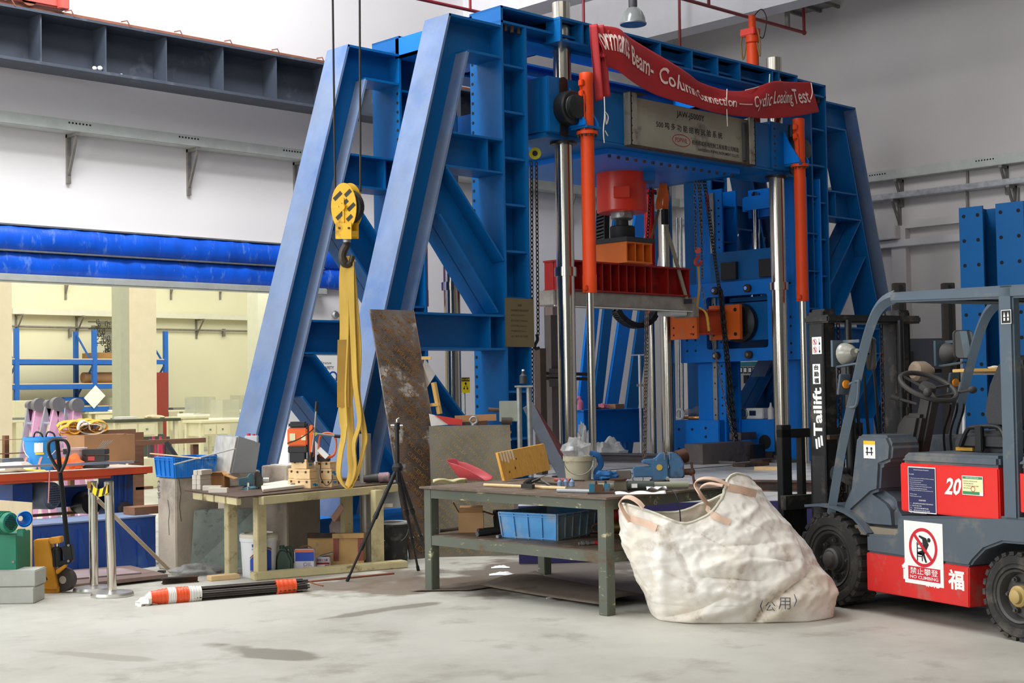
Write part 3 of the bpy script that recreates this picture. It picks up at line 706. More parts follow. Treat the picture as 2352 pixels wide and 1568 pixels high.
# ---- lateral loading frame at the right of the rig
lf = thing('lateral_rig', 'blue lateral loading frame with square window between the right columns', 'frame', (15.5, 11.69, ZB))
P = MB(); x = 15.5
outer = rrect(10.60, 12.62, 1.835, 2.93, .01, 4); inner = rrect(11.115, 12.15, 2.01, 2.735, .04, 4)
P.frameplate(outer, inner, (x, 0, 0), (0, 1, 0), (0, 0, 1), (.10, 0, 0)); fp = P.build('frame_plate', BLUEB, lf)
hb = MB()
for y, z in ((12.45, 2.75), (12.45, 2.6), (12.5, 2.15), (12.5, 2.0), (12.35, 2.15), (12.35, 2.0), (10.75, 2.85), (10.75, 2.4), (10.75, 2.28), (10.75, 2.05), (10.75, 1.93), (12.3, 2.2)): hb.cyl((x+.001, y, z), (x-.003, y, z), .017, 8)
hb.build('bolt_holes', DARK, fp, kind='stuff')
for y, z in ((11.97, 2.82), (11.42, 2.82), (11.97, 1.92), (11.42, 1.92)):
    b = MB().lathe([(.055, 0), (.055, .05), (.045, .06), (0, .06)], (x, y, z), axis=(-1, 0, 0), seg=20).build('roller_bolt', IRON, lf)
    MB().cyl((x-.058, y, z), (x-.075, y, z), .026, 8).build('nut', CHROME, b)
# vertical guide posts of the lateral frame
for y0, y1, hy in ((11.94, 12.42, 12.0), (10.56, 11.0, 10.62)):
    m = MB(); m.box(x+.13, x+.16, y0, y1, ZB, 4.25).box(x+.45, x+.48, y0, y1, ZB, 4.25).box(x+.16, x+.45, (y0+y1)/2-.01, (y0+y1)/2+.01, ZB, 4.25)
    po = m.build('guide_post', BLUEB, lf)
    for k in range(7): MB().box(x+.16, x+.45, y0+.02, (y0+y1)/2-.01, 1.0+.5*k, 1.02+.5*k).build('rib', BLUE, po)
    h = MB()
    for k in range(30): h.cyl((x+.131, hy, .9+.11*k), (x+.127, hy, .9+.11*k), .014, 8)
    h.build('bolt_holes', DARK, po, kind='stuff')
    ry = y0+.16 if y0 > 11.5 else 10.64
    MB().box(x+.10, x+.13, ry-.035, ry+.035, ZB+.5, 4.2).build('linear_rail', GALV, po)
    h = MB()
    for k in range(14): h.cyl((x+.1, ry, 1.1+.22*k), (x+.097, ry, 1.1+.22*k), .012, 8)
    h.build('rail_holes', DARK, po, kind='stuff')
MB().box(x+.05, x+.15, 11.0, 12.1, 2.93, 3.35).build('upper_crosspiece', BLUE, lf)
for y0 in (11.62, 10.98): MB().box(x-.01, x+.05, y0, y0+.26, 2.96, 3.2).build('clamp_block', pm('dark clamp', (40, 40, 42), .5, .3), lf, bevel=.004)
# pedestals of the lateral frame
pb = MB(); pb.box(15.5, 16.9, 11.97, 12.74, ZB, 1.03); a = pb.build('pedestal', BLUEB, lf, bevel=.01)
pb = MB(); pb.box(15.98, 16.9, 10.4, 11.97, ZB, 1.03); b2 = pb.build('pedestal', BLUEB, lf, bevel=.006)
h = MB()
for y, z in ((12.68, .9), (12.68, .62), (12.44, .9), (12.44, .6), (12.2, .92), (12.2, .8), (12.2, .68), (12.2, .56)): h.cyl((15.5, y, z), (15.496, y, z), .02, 8)
h.build('bolt_holes', DARK, a, kind='stuff')
MB().cyl((15.975, 11.55, .72), (15.985, 11.55, .72), .1, 20).build('round_opening', DARK, b2)
# horizontal actuator in the window
ac = thing('lateral_actuator', 'orange flanged actuator arm reaching out of the square window of the blue lateral frame', 'actuator', (15.4, 11.66, 2.1))
OA = SORANGE
MB().box(15.62, 16.3, 11.14, 11.95, 2.12, 2.64).build('actuator_body', BLUE, ac, bevel=.006)
MB().lathe([(.0, 0), (.26, 0), (.27, .02), (.27, .1), (.2, .14), (0, .14)], (15.62, 11.62, 2.36), axis=(-1, 0, 0), seg=36).build('black_flange', BLACK, ac)
f1 = MB().box(15.30, 15.36, 11.43, 11.95, 2.13, 2.60).build('flange_plate', OA, ac, bevel=.003)
MB().box(15.36, 15.46, 11.47, 11.90, 2.16, 2.57).build('spacer_plate', BLACK, ac, bevel=.003)
f2 = MB().box(14.82, 14.87, 11.78, 12.24, 2.14, 2.60).build('flange_plate', OA, ac, bevel=.003)
OD = pm('deep orange paint', (186, 62, 16), .5, var=.1, scale=5)
a0, a1 = Vector((14.87, 11.98, 2.37)), Vector((15.30, 11.70, 2.37))
MB().beam(a0, a1, (0, 0, 1), .34, .26, .018, .016).build('arm', OD, ac)
for f, xx, ys, zs in ((f1, 15.30, (11.50, 11.88), (2.2, 2.53)), (f2, 14.82, (11.84, 12.18), (2.2, 2.30, 2.53))):
    h = MB()
    for y in ys:
        for z in zs: h.cyl((xx, y, z), (xx-.012 if f is f1 else xx-.003, y, z), .024 if f is f1 else .014, 8)
    h.build('bolts', BLACK, f, kind='stuff')
# big raking cylinder seen through the lateral frame, drag chain etc.
MB().box(15.7, 16.5, 11.2, 11.9, 2.66, 2.72).build('top_guard', BLUE, lf)
tc_ = thing('raising_cylinder', 'tall orange hydraulic cylinder standing above the blue top beam', 'hydraulic cylinder', (16.0, 11.69, 4.9))
q = proj_top = onX(1727, 36, 16.0)
MB().lathe([(0, 4.6), (.085, 4.6), (.085, q.z-.42), (.075, q.z-.42), (.075, q.z-.40), (.095, q.z-.38), (.095, q.z-.2), (.05, q.z-.19), (.05, q.z), (.045, q.z+.005), (0, q.z+.005)], (16.0, q.y, 0), seg=28).build('barrel', ORANGE, tc_)
MB().obox((15.98, q.y+.02, q.z-.24), (.16, .24, .1)).build('cap_block', REDJ, tc_, bevel=.01)
pts = [(16.0, q.y-.05, q.z), (15.98, q.y-.18, q.z+.05), (15.98, q.y-.26, q.z-.1), (15.98, q.y-.2, q.z-.35), (15.98, q.y-.12, q.z-.3)]
MB().tube(catmull(pts), .008, 6).build('hose', BLACK, tc_)
for dy in (-.13, .13):
    pts = [(15.97, q.y+dy*.8, q.z-.2), (15.95, q.y+dy*1.2, q.z-.35), (15.97, q.y+dy*1.1, q.z-.6), (15.98, q.y+dy*.7, q.z-.4)]
    MB().tube(catmull(pts), .012, 6).build('rope_loop', pm('old rope', (120, 96, 60), .9), tc_)
# ================================================================== FORKLIFT (local axes: x forward, y left, z up)
FG = pm('forklift grey paint', (78, 88, 98), .45, var=.06, scale=3, coat=.1, dirt=[((128, 122, 112), .16, 3, .12)])
FGL = pm('forklift grey post paint', (80, 94, 106), .45, var=.06, scale=4, dirt=((120, 116, 106), .14, 6))
FR = pm('forklift red paint', (226, 30, 24), .4, var=.03, scale=3, coat=.2)
FRD = pm('scuffed forklift red', (206, 38, 34), .5, var=.06, scale=4, dirt=((160, 96, 88), .14, 6, .1))
SEATM = pm('black seat vinyl', (44, 44, 48), .6, var=.1, bump=.1, bscale=90)
fk = thing('forklift', 'red and grey electric forklift with a no climbing sign parked at the right edge', 'forklift', (8.68856, 5.22934, 0), math.radians(73.8))
def B(m, name, mat, par=fk, **k): return m.build(name, mat, par, world=False, **k)
W = .54
# body
gp = [(-.345, .397), (-.345, .515), (-.62, .525), (-.64, .655), (-1.485, .715), (-2.2, .73), (-2.2, .36), (-1.97, .30), (-1.93, .42), (-1.83, .52), (-1.68, .565), (-1.5, .56), (-1.36, .508), (-1.27, .43), (-1.24, .393)]
B(MB().prism(gp, (0, -W, 0), (1, 0, 0), (0, 0, 1), (0, 2*W, 0)), 'body', FG, bevel=.015)
B(MB().prism([(-.345, .15), (-.345, .397), (-1.24, .393), (-1.232, .15)], (0, -W, 0), (1, 0, 0), (0, 0, 1), (0, 2*W, 0)), 'lower_skirt', FRD, bevel=.006)
B(MB().box(-1.3, .25, -.33, .33, .12, .5), 'chassis', BLACK)
B(MB().box(-1.485, -.672, -W+.02, W-.003, .69, .995), 'battery_cover', FR, bevel=.008)
B(MB().prism([(-.68, .995), (-.69, 1.03), (-.74, 1.062), (-1.49, 1.066), (-1.49, .995)], (0, -W+.02, 0), (1, 0, 0), (0, 0, 1), (0, 2*W-.02, 0)), 'battery_lid', FG, bevel=.02)
B(MB().box(-2.2, -1.62, -W, W, .72, 1.0), 'counterweight', FR, bevel=.03)
B(MB().prism([(-1.61, 1.0), (-1.62, 1.05), (-1.68, 1.085), (-2.1, 1.085), (-2.2, 1.0)], (0, -W+.01, 0), (1, 0, 0), (0, 0, 1), (0, 2*W-.02, 0)), 'counterweight_lid', FG, bevel=.025)
# fenders and front cowl
for s in (1, -1):
    pts = [(.27, .66), (.12, .675), (-.014, .668), (-.13, .645), (-.23, .61), (-.30, .56), (-.35, .515)]
    m = MB(); m.ribbon([(a, s*.40, b) for a, b in pts], (0, 1, 0), .28, .018); B(m, 'fender', FG)
B(MB().prism([(-.02, .6), (-.03, .70), (-.12, .83), (-.30, .85), (-.50, .76), (-.56, .70), (-.58, .535), (-.3, .53)], (0, .18, 0), (1, 0, 0), (0, 0, 1), (0, .30, 0)), 'step_cowl', FG, bevel=.05, seg=3)
B(MB().prism([(-.02, .6), (-.03, .70), (-.12, .83), (-.30, .85), (-.50, .76), (-.56, .70), (-.58, .535), (-.3, .53)], (0, -.48, 0), (1, 0, 0), (0, 0, 1), (0, .30, 0)), 'step_cowl', FG, bevel=.05, seg=3)
B(MB().box(-.66, .15, -.48, .48, .5, .56), 'floor_plate', pm('dusty floor plate', (132, 122, 106), .9, var=.15, scale=8))
B(MB().prism([(-.12, .62), (-.22, 1.14), (-.25, 1.165), (-.52, 1.165), (-.56, 1.10), (-.545, 1.0), (-.45, .97), (-.43, .80), (-.36, .78)], (0, .24, 0), (1, 0, 0), (0, 0, 1), (0, .26, 0)), 'side_console', FG, bevel=.02)
B(MB().prism([(-.05, .62), (-.16, 1.14), (-.5, 1.15), (-.5, .95), (-.3, .62)], (0, -.5, 0), (1, 0, 0), (0, 0, 1), (0, .3, 0)), 'side_console', FG, bevel=.02)
B(MB().box(-.30, -.05, -.3, .3, .6, .95), 'front_panel', BLACK, bevel=.02)
# steering column, wheel and levers
PL = pm('dusty black plastic', (62, 60, 57), .6, var=.15, scale=7)
B(MB().prism([(-.16, .95), (-.24, 1.22), (-.32, 1.30), (-.47, 1.29), (-.42, 1.12), (-.30, .92)], (0, .0, 0), (1, 0, 0), (0, 0, 1), (0, .16, 0)), 'dash_pod', PL, bevel=.025)
B(MB().bar((-.30, .06, .85), (-.47, .06, 1.42), .09, .11), 'steering_column', PL, bevel=.015)
ca = Vector((-.45, .06, 1.475)); ax = Vector((-.5, .03, .87)).normalized(); a_, u_, s_ = frame(ax)
st = B(MB().tube([ca+u_*.19*math.cos(2*PI*k/28)+s_*.19*math.sin(2*PI*k/28) for k in range(28)], .017, 8, closed=True), 'steering_wheel', PL)
m = MB()
for k in range(3): t_ = 2*PI*k/3+.6; m.bar(ca-ax*.02, ca+u_*.185*math.cos(t_)+s_*.185*math.sin(t_), .035, .014)
m.lathe([(0, .02), (.05, .015), (.06, -.02), (.03, -.06), (0, -.06)][::-1], ca, ax, 16); B(m, 'spokes', PL, st)
B(MB().sphere(ca+u_*.19*math.cos(2.4)+s_*.19*math.sin(2.4)+ax*.04, .03, 10, 8), 'spinner_knob', PL, st)
B(MB().tube([(-.42, .0, 1.40), (-.52, -.12, 1.43), (-.58, -.17, 1.445)], .008, 6).sphere((-.60, -.19, 1.45), .026, 10, 8, (1, 1.4, 1)), 'direction_lever', PL)
B(MB().tube([(-.40, .12, 1.36), (-.30, .2, 1.40)], .01, 6).cyl((-.31, .19, 1.395), (-.27, .225, 1.41), .016, 8), 'indicator_lever', PL)
for k in range(3):
    y = -.12-.06*k; B(MB().tube(catmull([(-.42, y, .95), (-.40, y, 1.15), (-.46, y, 1.30), (-.52, y+.05, 1.36)]), .008, 6), 'lift_lever', BLACK)
# seat
B(MB().prism([(-.84, 1.066), (-.84, 1.14), (-.9, 1.2), (-1.3, 1.2), (-1.42, 1.25), (-1.42, 1.066)], (0, -.26, 0), (1, 0, 0), (0, 0, 1), (0, .52, 0)), 'seat_cushion', SEATM, bevel=.04, seg=3)
B(MB().prism([(-1.13, 1.2), (-1.08, 1.3), (-1.13, 1.48), (-1.2, 1.6), (-1.28, 1.66), (-1.37, 1.66), (-1.42, 1.6), (-1.44, 1.2)], (0, -.25, 0), (1, 0, 0), (0, 0, 1), (0, .5, 0)), 'seat_back', SEATM, bevel=.05, seg=3)
B(MB().tube(catmull([(-.93, .27, 1.1), (-.99, .27, 1.2), (-1.05, .27, 1.22), (-1.25, .27, 1.22), (-1.30, .27, 1.1)]), .014, 8), 'hip_rail', BLACK)
B(MB().obox((-1.1, .28, 1.15), (.06, .03, .16)), 'belt_buckle', BLACK, bevel=.006)
B(MB().box(-1.0, -.86, .2, .24, 1.07, 1.09), 'seat_latch', pm('yellow latch', (190, 140, 30), .6))
# overhead guard
def gpost(s):
    pts = [(.04, .62), (-.035, .89), (-.095, 1.097), (-.18, 1.33), (-.262, 1.563), (-.33, 1.74), (-.385, 1.86), (-.45, 1.965), (-.53, 2.03), (-.63, 2.058)]
    pts = catmull([(a, s*.5, b) for a, b in pts], 3); m = MB(); m.tube(pts, .044, 4, up=(1, 0, .3), flat=.8); return m
for s in (1, -1):
    B(gpost(s), 'front_post', FGL, smooth=50)
    B(MB().box(-1.62, -1.51, s*.5-.035, s*.5+.035, .7, 2.06), 'rear_post', FGL, bevel=.012)
    B(MB().prism([(-.61, 2.02), (-.61, 2.085), (-1.45, 2.065), (-2.02, 2.05), (-2.05, 2.0), (-2.02, 1.97), (-1.45, 1.99)], (0, s*.5-.035, 0), (1, 0, 0), (0, 0, 1), (0, .07, 0)), 'guard_side_beam', FGL, bevel=.012)
for k in range(7):
    x = -.64-.21*k; B(MB().box(x-.025, x+.025, -.47, .47, 2.02, 2.055), 'guard_bar', FGL if k in (0, 6) else BLACK)
# mast
MS = pm('black mast steel', (40, 40, 41), .5, .3, var=.15, scale=4, dirt=((96, 88, 78), .2, 5))
for s in (1, -1):
    y0 = s*.34; m = MB()
    m.box(.19, .36, min(s*.40, s*.385), max(s*.40, s*.385), .1, 2.01).box(.19, .21, min(s*.30, s*.40), max(s*.30, s*.40), .1, 2.01).box(.34, .36, min(s*.30, s*.40), max(s*.30, s*.40), .1, 2.01)
    r = B(m, 'outer_mast_rail', MS)
    m = MB(); m.box(.215, .335, min(s*.375, s*.36), max(s*.375, s*.36), .16, 1.99).box(.215, .335, min(s*.29, s*.305), max(s*.29, s*.305), .16, 1.99); B(m, 'inner_mast_rail', MS)
    B(MB().cyl((.12, s*.24, .2), (.12, s*.24, 1.35), .035, 16).cyl((.12, s*.24, 1.33), (.12, s*.24, 1.43), .045, 16).cyl((.12, s*.24, 1.42), (.12, s*.24, 1.95), .025, 12), 'lift_cylinder', BLACK)
    B(chain(MB(), (.27, s*.2, .5), (.27, s*.2, 1.93), .045, .005, .014), 'lift_chain', IRON, kind='stuff')
    B(MB().box(.13, .16, min(s*.2, s*.42), max(s*.2, s*.42), 1.12, 1.15), 'cylinder_clamp', IRON)
    B(MB().cyl((.1, s*.40, .88), (.1, s*.34, .88), .06, 20).cyl((.1, s*.41, .88), (.1, s*.40, .88), .025, 12).bar((.1, s*.37, .88), (-.12, s*.37, .80), .05, .05), 'tilt_cylinder', MS)
B(MB().box(.12, .38, -.45, .42, 1.93, 1.985), 'mast_top_bar', MS, bevel=.012)
for y in (.33, -.36): B(MB().box(.2, .34, y-.05, y+.05, 1.98, 2.03), 'mast_cap', MS, bevel=.006)
B(MB().box(.2, .36, -.4, .4, .25, .36), 'mast_cross_member', MS)
B(MB().box(.2, .34, -.4, .4, 1.0, 1.06), 'mast_cross_member', MS)
for k, y in enumerate((.14, .06, -.04)):
    B(MB().tube(catmull([(.16, y, .5), (.1, y+.02, .9), (.12, y+.03, 1.3), (.18, y, 1.6), (.25, y, 1.7)]), .011, 6), 'hydraulic_hose', BLACK)
# carriage, load backrest and forks
m = MB()
for z in (.2, .6): m.box(.62, .68, -.42, .42, z, z+.1)
B(m, 'carriage_plate', MS)
for y0, y1, z1 in ((.30, .385, 1.21), (.17, .205, 1.13), (-.02, .02, 1.13), (-.205, -.17, 1.13), (-.385, -.30, 1.21)):
    B(MB().box(.69, .76, y0, y1, .25, z1), 'backrest_bar', BLACK, bevel=.004)
B(MB().box(.69, .76, -.385, .385, 1.115, 1.18), 'backrest_bar', BLACK, bevel=.004)
B(MB().box(.69, .74, -.385, .385, .6, .63), 'backrest_bar', BLACK)
for y in (.25, -.25): B(MB().box(.7, .75, y-.06, y+.06, .06, .7).box(.7, 1.35, y-.06, y+.06, .04, .075), 'fork', MS, bevel=.004)
# wheels
RIM = pm('dusty wheel rim', (76, 74, 72), .6, .2, var=.15, scale=8)
def wheel(cx, cz, r, y0, y1, hubcol, nuts):
    """outer face at y1"""
    s = 1 if y1 > y0 else -1; wd = abs(y1-y0); c = Vector((cx, y0, cz)); m = MB()
    m.lathe([(r*.60, .01), (r*.9, .0), (r*.955, .02), (r*.955, wd-.02), (r*.9, wd), (r*.74, wd-.004), (r*.72, wd-.012), (r*.64, wd-.006), (r*.60, wd-.02), (r*.60, .01)], c, (0, s, 0), 48, cap=False)
    w = B(m, 'tyre', RUBBER, smooth=40); m = MB(); n = 26
    for k in range(n):
        t_ = 2*PI*k/n; ra = Vector((math.cos(t_), 0, math.sin(t_))); ta = Vector((-math.sin(t_), 0, math.cos(t_)))
        m.fbox(c+Vector((0, s*wd*.78, 0))+ra*r*.958, ra*r*.042, ta*r*.066, Vector((0, wd*.22, 0))+ta*.0)
        t2 = t_+PI/n; ra = Vector((math.cos(t2), 0, math.sin(t2))); ta = Vector((-math.sin(t2), 0, math.cos(t2)))
        m.fbox(c+Vector((0, s*wd*.22, 0))+ra*r*.958, ra*r*.042, ta*r*.066, Vector((0, wd*.22, 0)))
    B(m, 'tread_lug', RUBBER, w, kind='stuff')
    rm = B(MB().lathe([(r*.61, wd-.03), (r*.60, wd-.005), (r*.55, wd-.015), (r*.50, wd-.07), (r*.30, wd-.075), (r*.28, wd-.05), (0, wd-.05)], c, (0, s, 0), 36, cap=False), 'rim', RIM)
    hb = B(MB().lathe([(r*.24, wd-.06), (r*.24, wd-.01), (r*.2, wd), (r*.17, wd), (r*.15, wd+.02), (r*.12, wd+.025), (0, wd+.025)], c, (0, s, 0), 24, cap=False), 'hub', hubcol)
    for k in range(nuts):
        t_ = 2*PI*k/nuts; q = c+Vector((math.cos(t_)*r*.40, s*(wd-.075), math.sin(t_)*r*.40))
        B(MB().cyl(q, q+Vector((0, s*.03, 0)), .017, 6).cyl(q+Vector((0, s*.03, 0)), q+Vector((0, s*.045, 0)), .009, 8), 'wheel_nut', RIM, rm)
for s in (1, -1):
    wheel(.02, .315, .315, s*.33, s*.54, RIM, 8)
    wheel(-1.585, .258, .258, s*.33, s*.525, pm('yellowed hub cap', (176, 150, 92), .5, var=.1) if s > 0 else RIM, 6)
B(MB().cyl((.02, -.34, .315), (.02, .34, .315), .07, 12), 'front_axle', BLACK)
B(MB().cyl((-1.585, -.34, .258), (-1.585, .34, .258), .05, 12), 'rear_axle', BLACK)
# lamps, mirrors, indicators, grab handle
LN = pm('headlamp lens', (150, 148, 138), .25, var=.1, scale=30)
for s in (1, -1):
    y = s*.47
    B(MB().box(-.2, -.02, y-.05, y-.04, 1.78, 1.80).box(-.04, -.02, y-.07, y+.05, 1.62, 1.8).bar((-.26, y, 1.64), (-.04, y, 1.62), .05, .012), 'lamp_bracket', FGL)
    B(MB().lathe([(.03, -.07), (.06, -.04), (.075, .0), (.078, .02), (.07, .03), (0, .035)], (-.1, y-.02, 1.705), (1, 0, -.1), 20), 'headlamp', LN if s > 0 else PL)
    B(MB().obox((-.12, s*.50, 1.50), (.02, .09, .14), ry=-.2), 'indicator_plate', FGL, bevel=.003)
    B(MB().lathe([(.0, 0), (.028, 0), (.028, .015), (0, .02)], (-.135, s*.50, 1.50), (-1, 0, 0), 14), 'indicator_lamp', pm('amber lens', (226, 140, 40), .3))
MIR = pm('mirror glass', (225, 228, 225), .03, 1.0, var=.0)
for y, rz_, nm in ((.47, .5, 'l'), (-.49, -.25, 'r')):
    c = Vector((-.32, .42, 1.70)) if y > 0 else Vector((-.27, -.46, 1.765))
    nx = Vector((-math.cos(rz_), -math.sin(rz_) if y < 0 else -.9, .02)).normalized() if y < 0 else Vector((-.35, -.93, 0)).normalized()
    ex = Vector((0, 0, 1)).cross(nx).normalized(); ez = nx.cross(ex)
    hw, hh = (.075, .10) if y < 0 else (.06, .11)
    P = rrect(-hw, hw, -hh, hh, .03, 4)
    mr = B(MB().prism(P, c, ex, ez, -nx*.025), 'mirror_shell', PL, bevel=.004)
    B(MB().prism(rrect(-hw+.006, hw-.006, -hh+.006, hh-.006, .026, 4), c+nx*.001, ex, ez, nx*.002), 'mirror_glass', MIR, mr)
    B(MB().tube([c-nx*.02, c-nx*.05+Vector((.05, 0, .02)), Vector((-.3, .49 if y > 0 else -.49, 1.66))], .008, 6), 'mirror_arm', BLACK, mr)
B(MB().tube(catmull([(-.20, .52, 1.50), (-.27, .52, 1.52), (-.29, .52, 1.50), (-.26, .52, 1.36), (-.17, .52, 1.35)]), .01, 6), 'grab_handle', FGL)
B(MB().cyl((-.30, .53, 1.72), (-.30, .545, 1.72), .015, 8), 'post_bolt', CHROME)
# stickers and lettering on the left side
def card(name, mat, x0, x1, z0, z1, y=W, th=.0015, par=fk): return B(MB().box(min(x0, x1), max(x0, x1), y, y+th, z0, z1), name, mat, par)
LX, LZ = (-1, 0, 0), (0, 0, 1)         # reading direction of the left side
c = card('no_climbing_sign', WHITEP, -.70, -1.032, .243, .634)
yy = W+.0015; cx, cz = -.864, .475
m = MB(); ring = [(math.cos(2*PI*k/40), math.sin(2*PI*k/40)) for k in range(40)]
m.frameplate([(.122*a, .122*b) for a, b in ring], [(.101*a, .101*b) for a, b in ring], (cx, yy, cz), LX, LZ, (0, .001, 0))
B(m, 'red_ring', REDP, c)
m = MB(); d = Vector((-.7, 0, -.72)).normalized(); m.fbox((cx, yy+.0018, cz), d*.108, Vector((.72, 0, -.7)).normalized()*.0105, (0, .0008, 0)); B(m, 'red_slash', REDP, c)
m = MB()     # climbing figure on a ladder
def loc(a, b): return Vector((cx-a, yy+.0006, cz+b))
m.cyl(loc(.052, .05), loc(.052, .05)+Vector((0, .0008, 0)), .014, 14)
for pl in ([(-.03, .075), (.03, .06), (.05, .02), (.035, -.005), (.0, .02), (-.005, .05), (-.035, .065)], [(.0, .02), (.035, -.005), (.02, -.03), (-.01, -.035), (-.045, -.03), (-.045, -.045), (0, -.05)], [(-.01, -.035), (.01, -.035), (.032, -.09), (.018, -.092)]):
    m.prism(pl, loc(0, 0), LX, LZ, (0, .0008, 0))
for x in (-.05, -.008): m.prism([(x-.004, -.085), (x+.004, -.085), (x+.004, .03), (x-.004, .03)], loc(0, 0), LX, LZ, (0, .0008, 0))
for z in (-.06, -.035, -.01, .015): m.prism([(-.05, z), (-.008, z), (-.008, z+.006), (-.05, z+.006)], loc(0, 0), LX, LZ, (0, .0008, 0))
B(m, 'climber_pictogram', BLACKP, c)
b = card('sign_band', REDP, -.73, -1.005, .268, .352, yy, .0006, c)
m = MB(); text(m, '禁止攀登', (-.748, yy+.0006, .304), LX, LZ, w=.24, h=.042, off=.003); text(m, 'NO CLIMBING', (-.748, yy+.0006, .277), LX, LZ, w=.24, h=.02, off=.008); B(m, 'sign_lettering', WHITEP, c)
c = card('procedure_poster', WHITEP, -.748, -.986, .69, .976); yy2 = W+.0015
b = card('poster_field', pm('navy print', (36, 40, 84), .5, var=.02), -.753, -.981, .696, .970, yy2, .0006, c)
m = MB(); text(m, 'Standard Operation Procedure', (-.80, yy2+.0006, .952), LX, LZ, w=.13, h=.009)
zz = .925
for i, (s, w_) in enumerate((('Forklift', .04), ('', 0), ('1. Check the truck condition before starting', .21), ('2. Do not carry persons on the forks', .12), ('3. Keep the load low and tilted back', .10), ('4. Lower the forks before leaving the seat', .15), ('5. Report any fault to the responsible person', .19), ('6. Slow down and sound the horn at corners', .15), ('7. Charge the battery in the marked area', .20), ('', 0), ('Warning', .06), ('Trained operators only', .10))):
    if s: text(m, s, (-.762, yy2+.0006, zz), LX, LZ, w=w_, h=.007)
    zz -= .0125
zz -= .012; text(m, '标准操作程序', (-.84, yy2+.0006, zz), LX, LZ, w=.06, h=.010); zz -= .02
for s, w_ in (('一、启动前检查车辆状况是否良好', .20), ('二、禁止货叉载人行驶', .10), ('三、转弯时减速鸣笛', .16), ('四、停车后货叉降至地面', .17), ('五、充电须在指定区域', .14)):
    text(m, s, (-.762, yy2+.0006, zz), LX, LZ, w=w_, h=.008); zz -= .0145
B(m, 'poster_lettering', WHITEP, c)
m = MB(); text(m, '20', (-1.055, W-.002, .817), LX, LZ, w=.125, h=.105, off=.03, shear=.25); B(m, 'number_20', WHITEP)
c = card('certificate_sticker', WHITEP, -1.203, -1.368, .825, .940); g = pm('pale yellow print', (234, 232, 176), .6, var=.03); gr = pm('green print', (52, 140, 86), .6, var=.02)
card('certificate_field', g, -1.207, -1.364, .847, .921, yy2, .0005, c); card('certificate_band', gr, -1.207, -1.364, .921, .936, yy2, .0005, c); card('certificate_band', gr, -1.207, -1.34, .829, .847, yy2, .0005, c)
m = MB(); text(m, '特种设备使用标志', (-1.235, yy2+.0005, .924), LX, LZ, w=.1, h=.009); B(m, 'certificate_title', WHITEP, c)
m = MB()
for k, w_ in enumerate((.11, .08, .12, .06)): text(m, ('设备类别: 场内机动车辆', '使用单位', '下次检验日期', '登记机关')[k], (-1.215, yy2+.0005, .905-.014*k), LX, LZ, w=w_, h=.006)
B(m, 'certificate_lines', BLACKP, c)
m = MB(); m.frameplate([(.017*a, .017*b) for a, b in ring], [(.013*a, .013*b) for a, b in ring], (-1.29, yy2+.0006, .862), LX, LZ, (0, .0004, 0)); B(m, 'red_seal', REDP, c)
for s_, x_, z_, h_ in (('台', -.672, .262, .135), ('励', -.875, .232, .14), ('福', -1.068, .245, .12)): B(text(MB(), s_, (x_, W, z_), LX, LZ, w=.13, h=h_, off=.03, lift=.0004), 'side_lettering', WHITEP)
# mast stickers
def vtext(m, s, x, z, w, h, off): text(m, s, (x, .40, z), (0, 0, 1), (1, 0, 0), w=w, h=h, off=off)
m = MB(); vtext(m, 'Tailift', .225, 1.14, .34, .095, .03)
for k in range(3): m.fbox((.29-.028*k, .4016, 1.085+.012*k), Vector((.010, 0, .0)), Vector((0, .0004, 0)), Vector((.004, 0, .035)))
B(m, 'mast_lettering', WHITEP)
c = B(MB().box(.235, .315, .4, .4012, 1.505, 1.645), 'mast_badge', WHITEP)
m = MB()
for k, s in enumerate('台励福'): text(m, s, (.300, .4012, 1.603-.046*k), (-1, 0, 0), (0, 0, 1), w=.05, h=.036, off=.03)
B(m, 'badge_lettering', BLACKP, c)
c = B(MB().box(.215, .315, .4, .4012, 1.715, 1.835), 'mast_warning_label', WHITEP); m = MB()
for z in (1.80, 1.745):
    m.frameplate([(.022*a, .022*b) for a, b in ring], [(.018*a, .018*b) for a, b in ring], (.285, .4013, z), (-1, 0, 0), (0, 0, 1), (0, .0005, 0)); m.fbox((.285, .402, z), Vector((.014, 0, .014)), (0, .0003, 0), Vector((.002, 0, -.002)))
B(m, 'warning_rings', REDP, c); m = MB()
for z in (1.80, 1.745):
    m.cyl((.285, .4014, z+.01), (.285, .4018, z+.01), .004, 8); m.box(.281, .289, .4014, .4018, z-.012, z+.006); m.box(.238, .242, .4013, .4018, z-.015, z+.025); m.cyl((.236, .4013, z-.014), (.236, .4018, z-.014), .008, 10); m.box(.228, .242, .4013, .4018, z-.008, z-.004)
B(m, 'warning_pictograms', BLACKP, c)
c = B(MB().box(-.41, -.30, .5, .5012, 1.01, 1.125), 'console_label', WHITEP); B(MB().box(-.41, -.30, .5012, .5016, 1.10, 1.125), 'yellow_band', pm('yellow print', (236, 190, 30), .6), c)
m = MB(); m.cyl((-.335, .5013, 1.075), (-.335, .5018, 1.075), .01, 10); m.cyl((-.375, .5013, 1.075), (-.375, .5018, 1.075), .01, 10); m.box(-.34, -.33, .5013, .5018, 1.03, 1.068); m.box(-.38, -.37, .5013, .5018, 1.03, 1.068); m.box(-.39, -.32, .5013, .5018, 1.045, 1.052); B(m, 'console_pictogram', BLACKP, c)
c = B(MB().box(-1.615, -1.535, .535, .5362, 1.835, 1.92), 'post_label', BLACKP); m = MB()
m.frameplate([(-.038, -.041), (.038, -.041), (.038, .041), (-.038, .041)], [(-.034, -.037), (.034, -.037), (.034, .037), (-.034, .037)], (-1.575, .5363, 1.8775), LX, LZ, (0, .0004, 0))
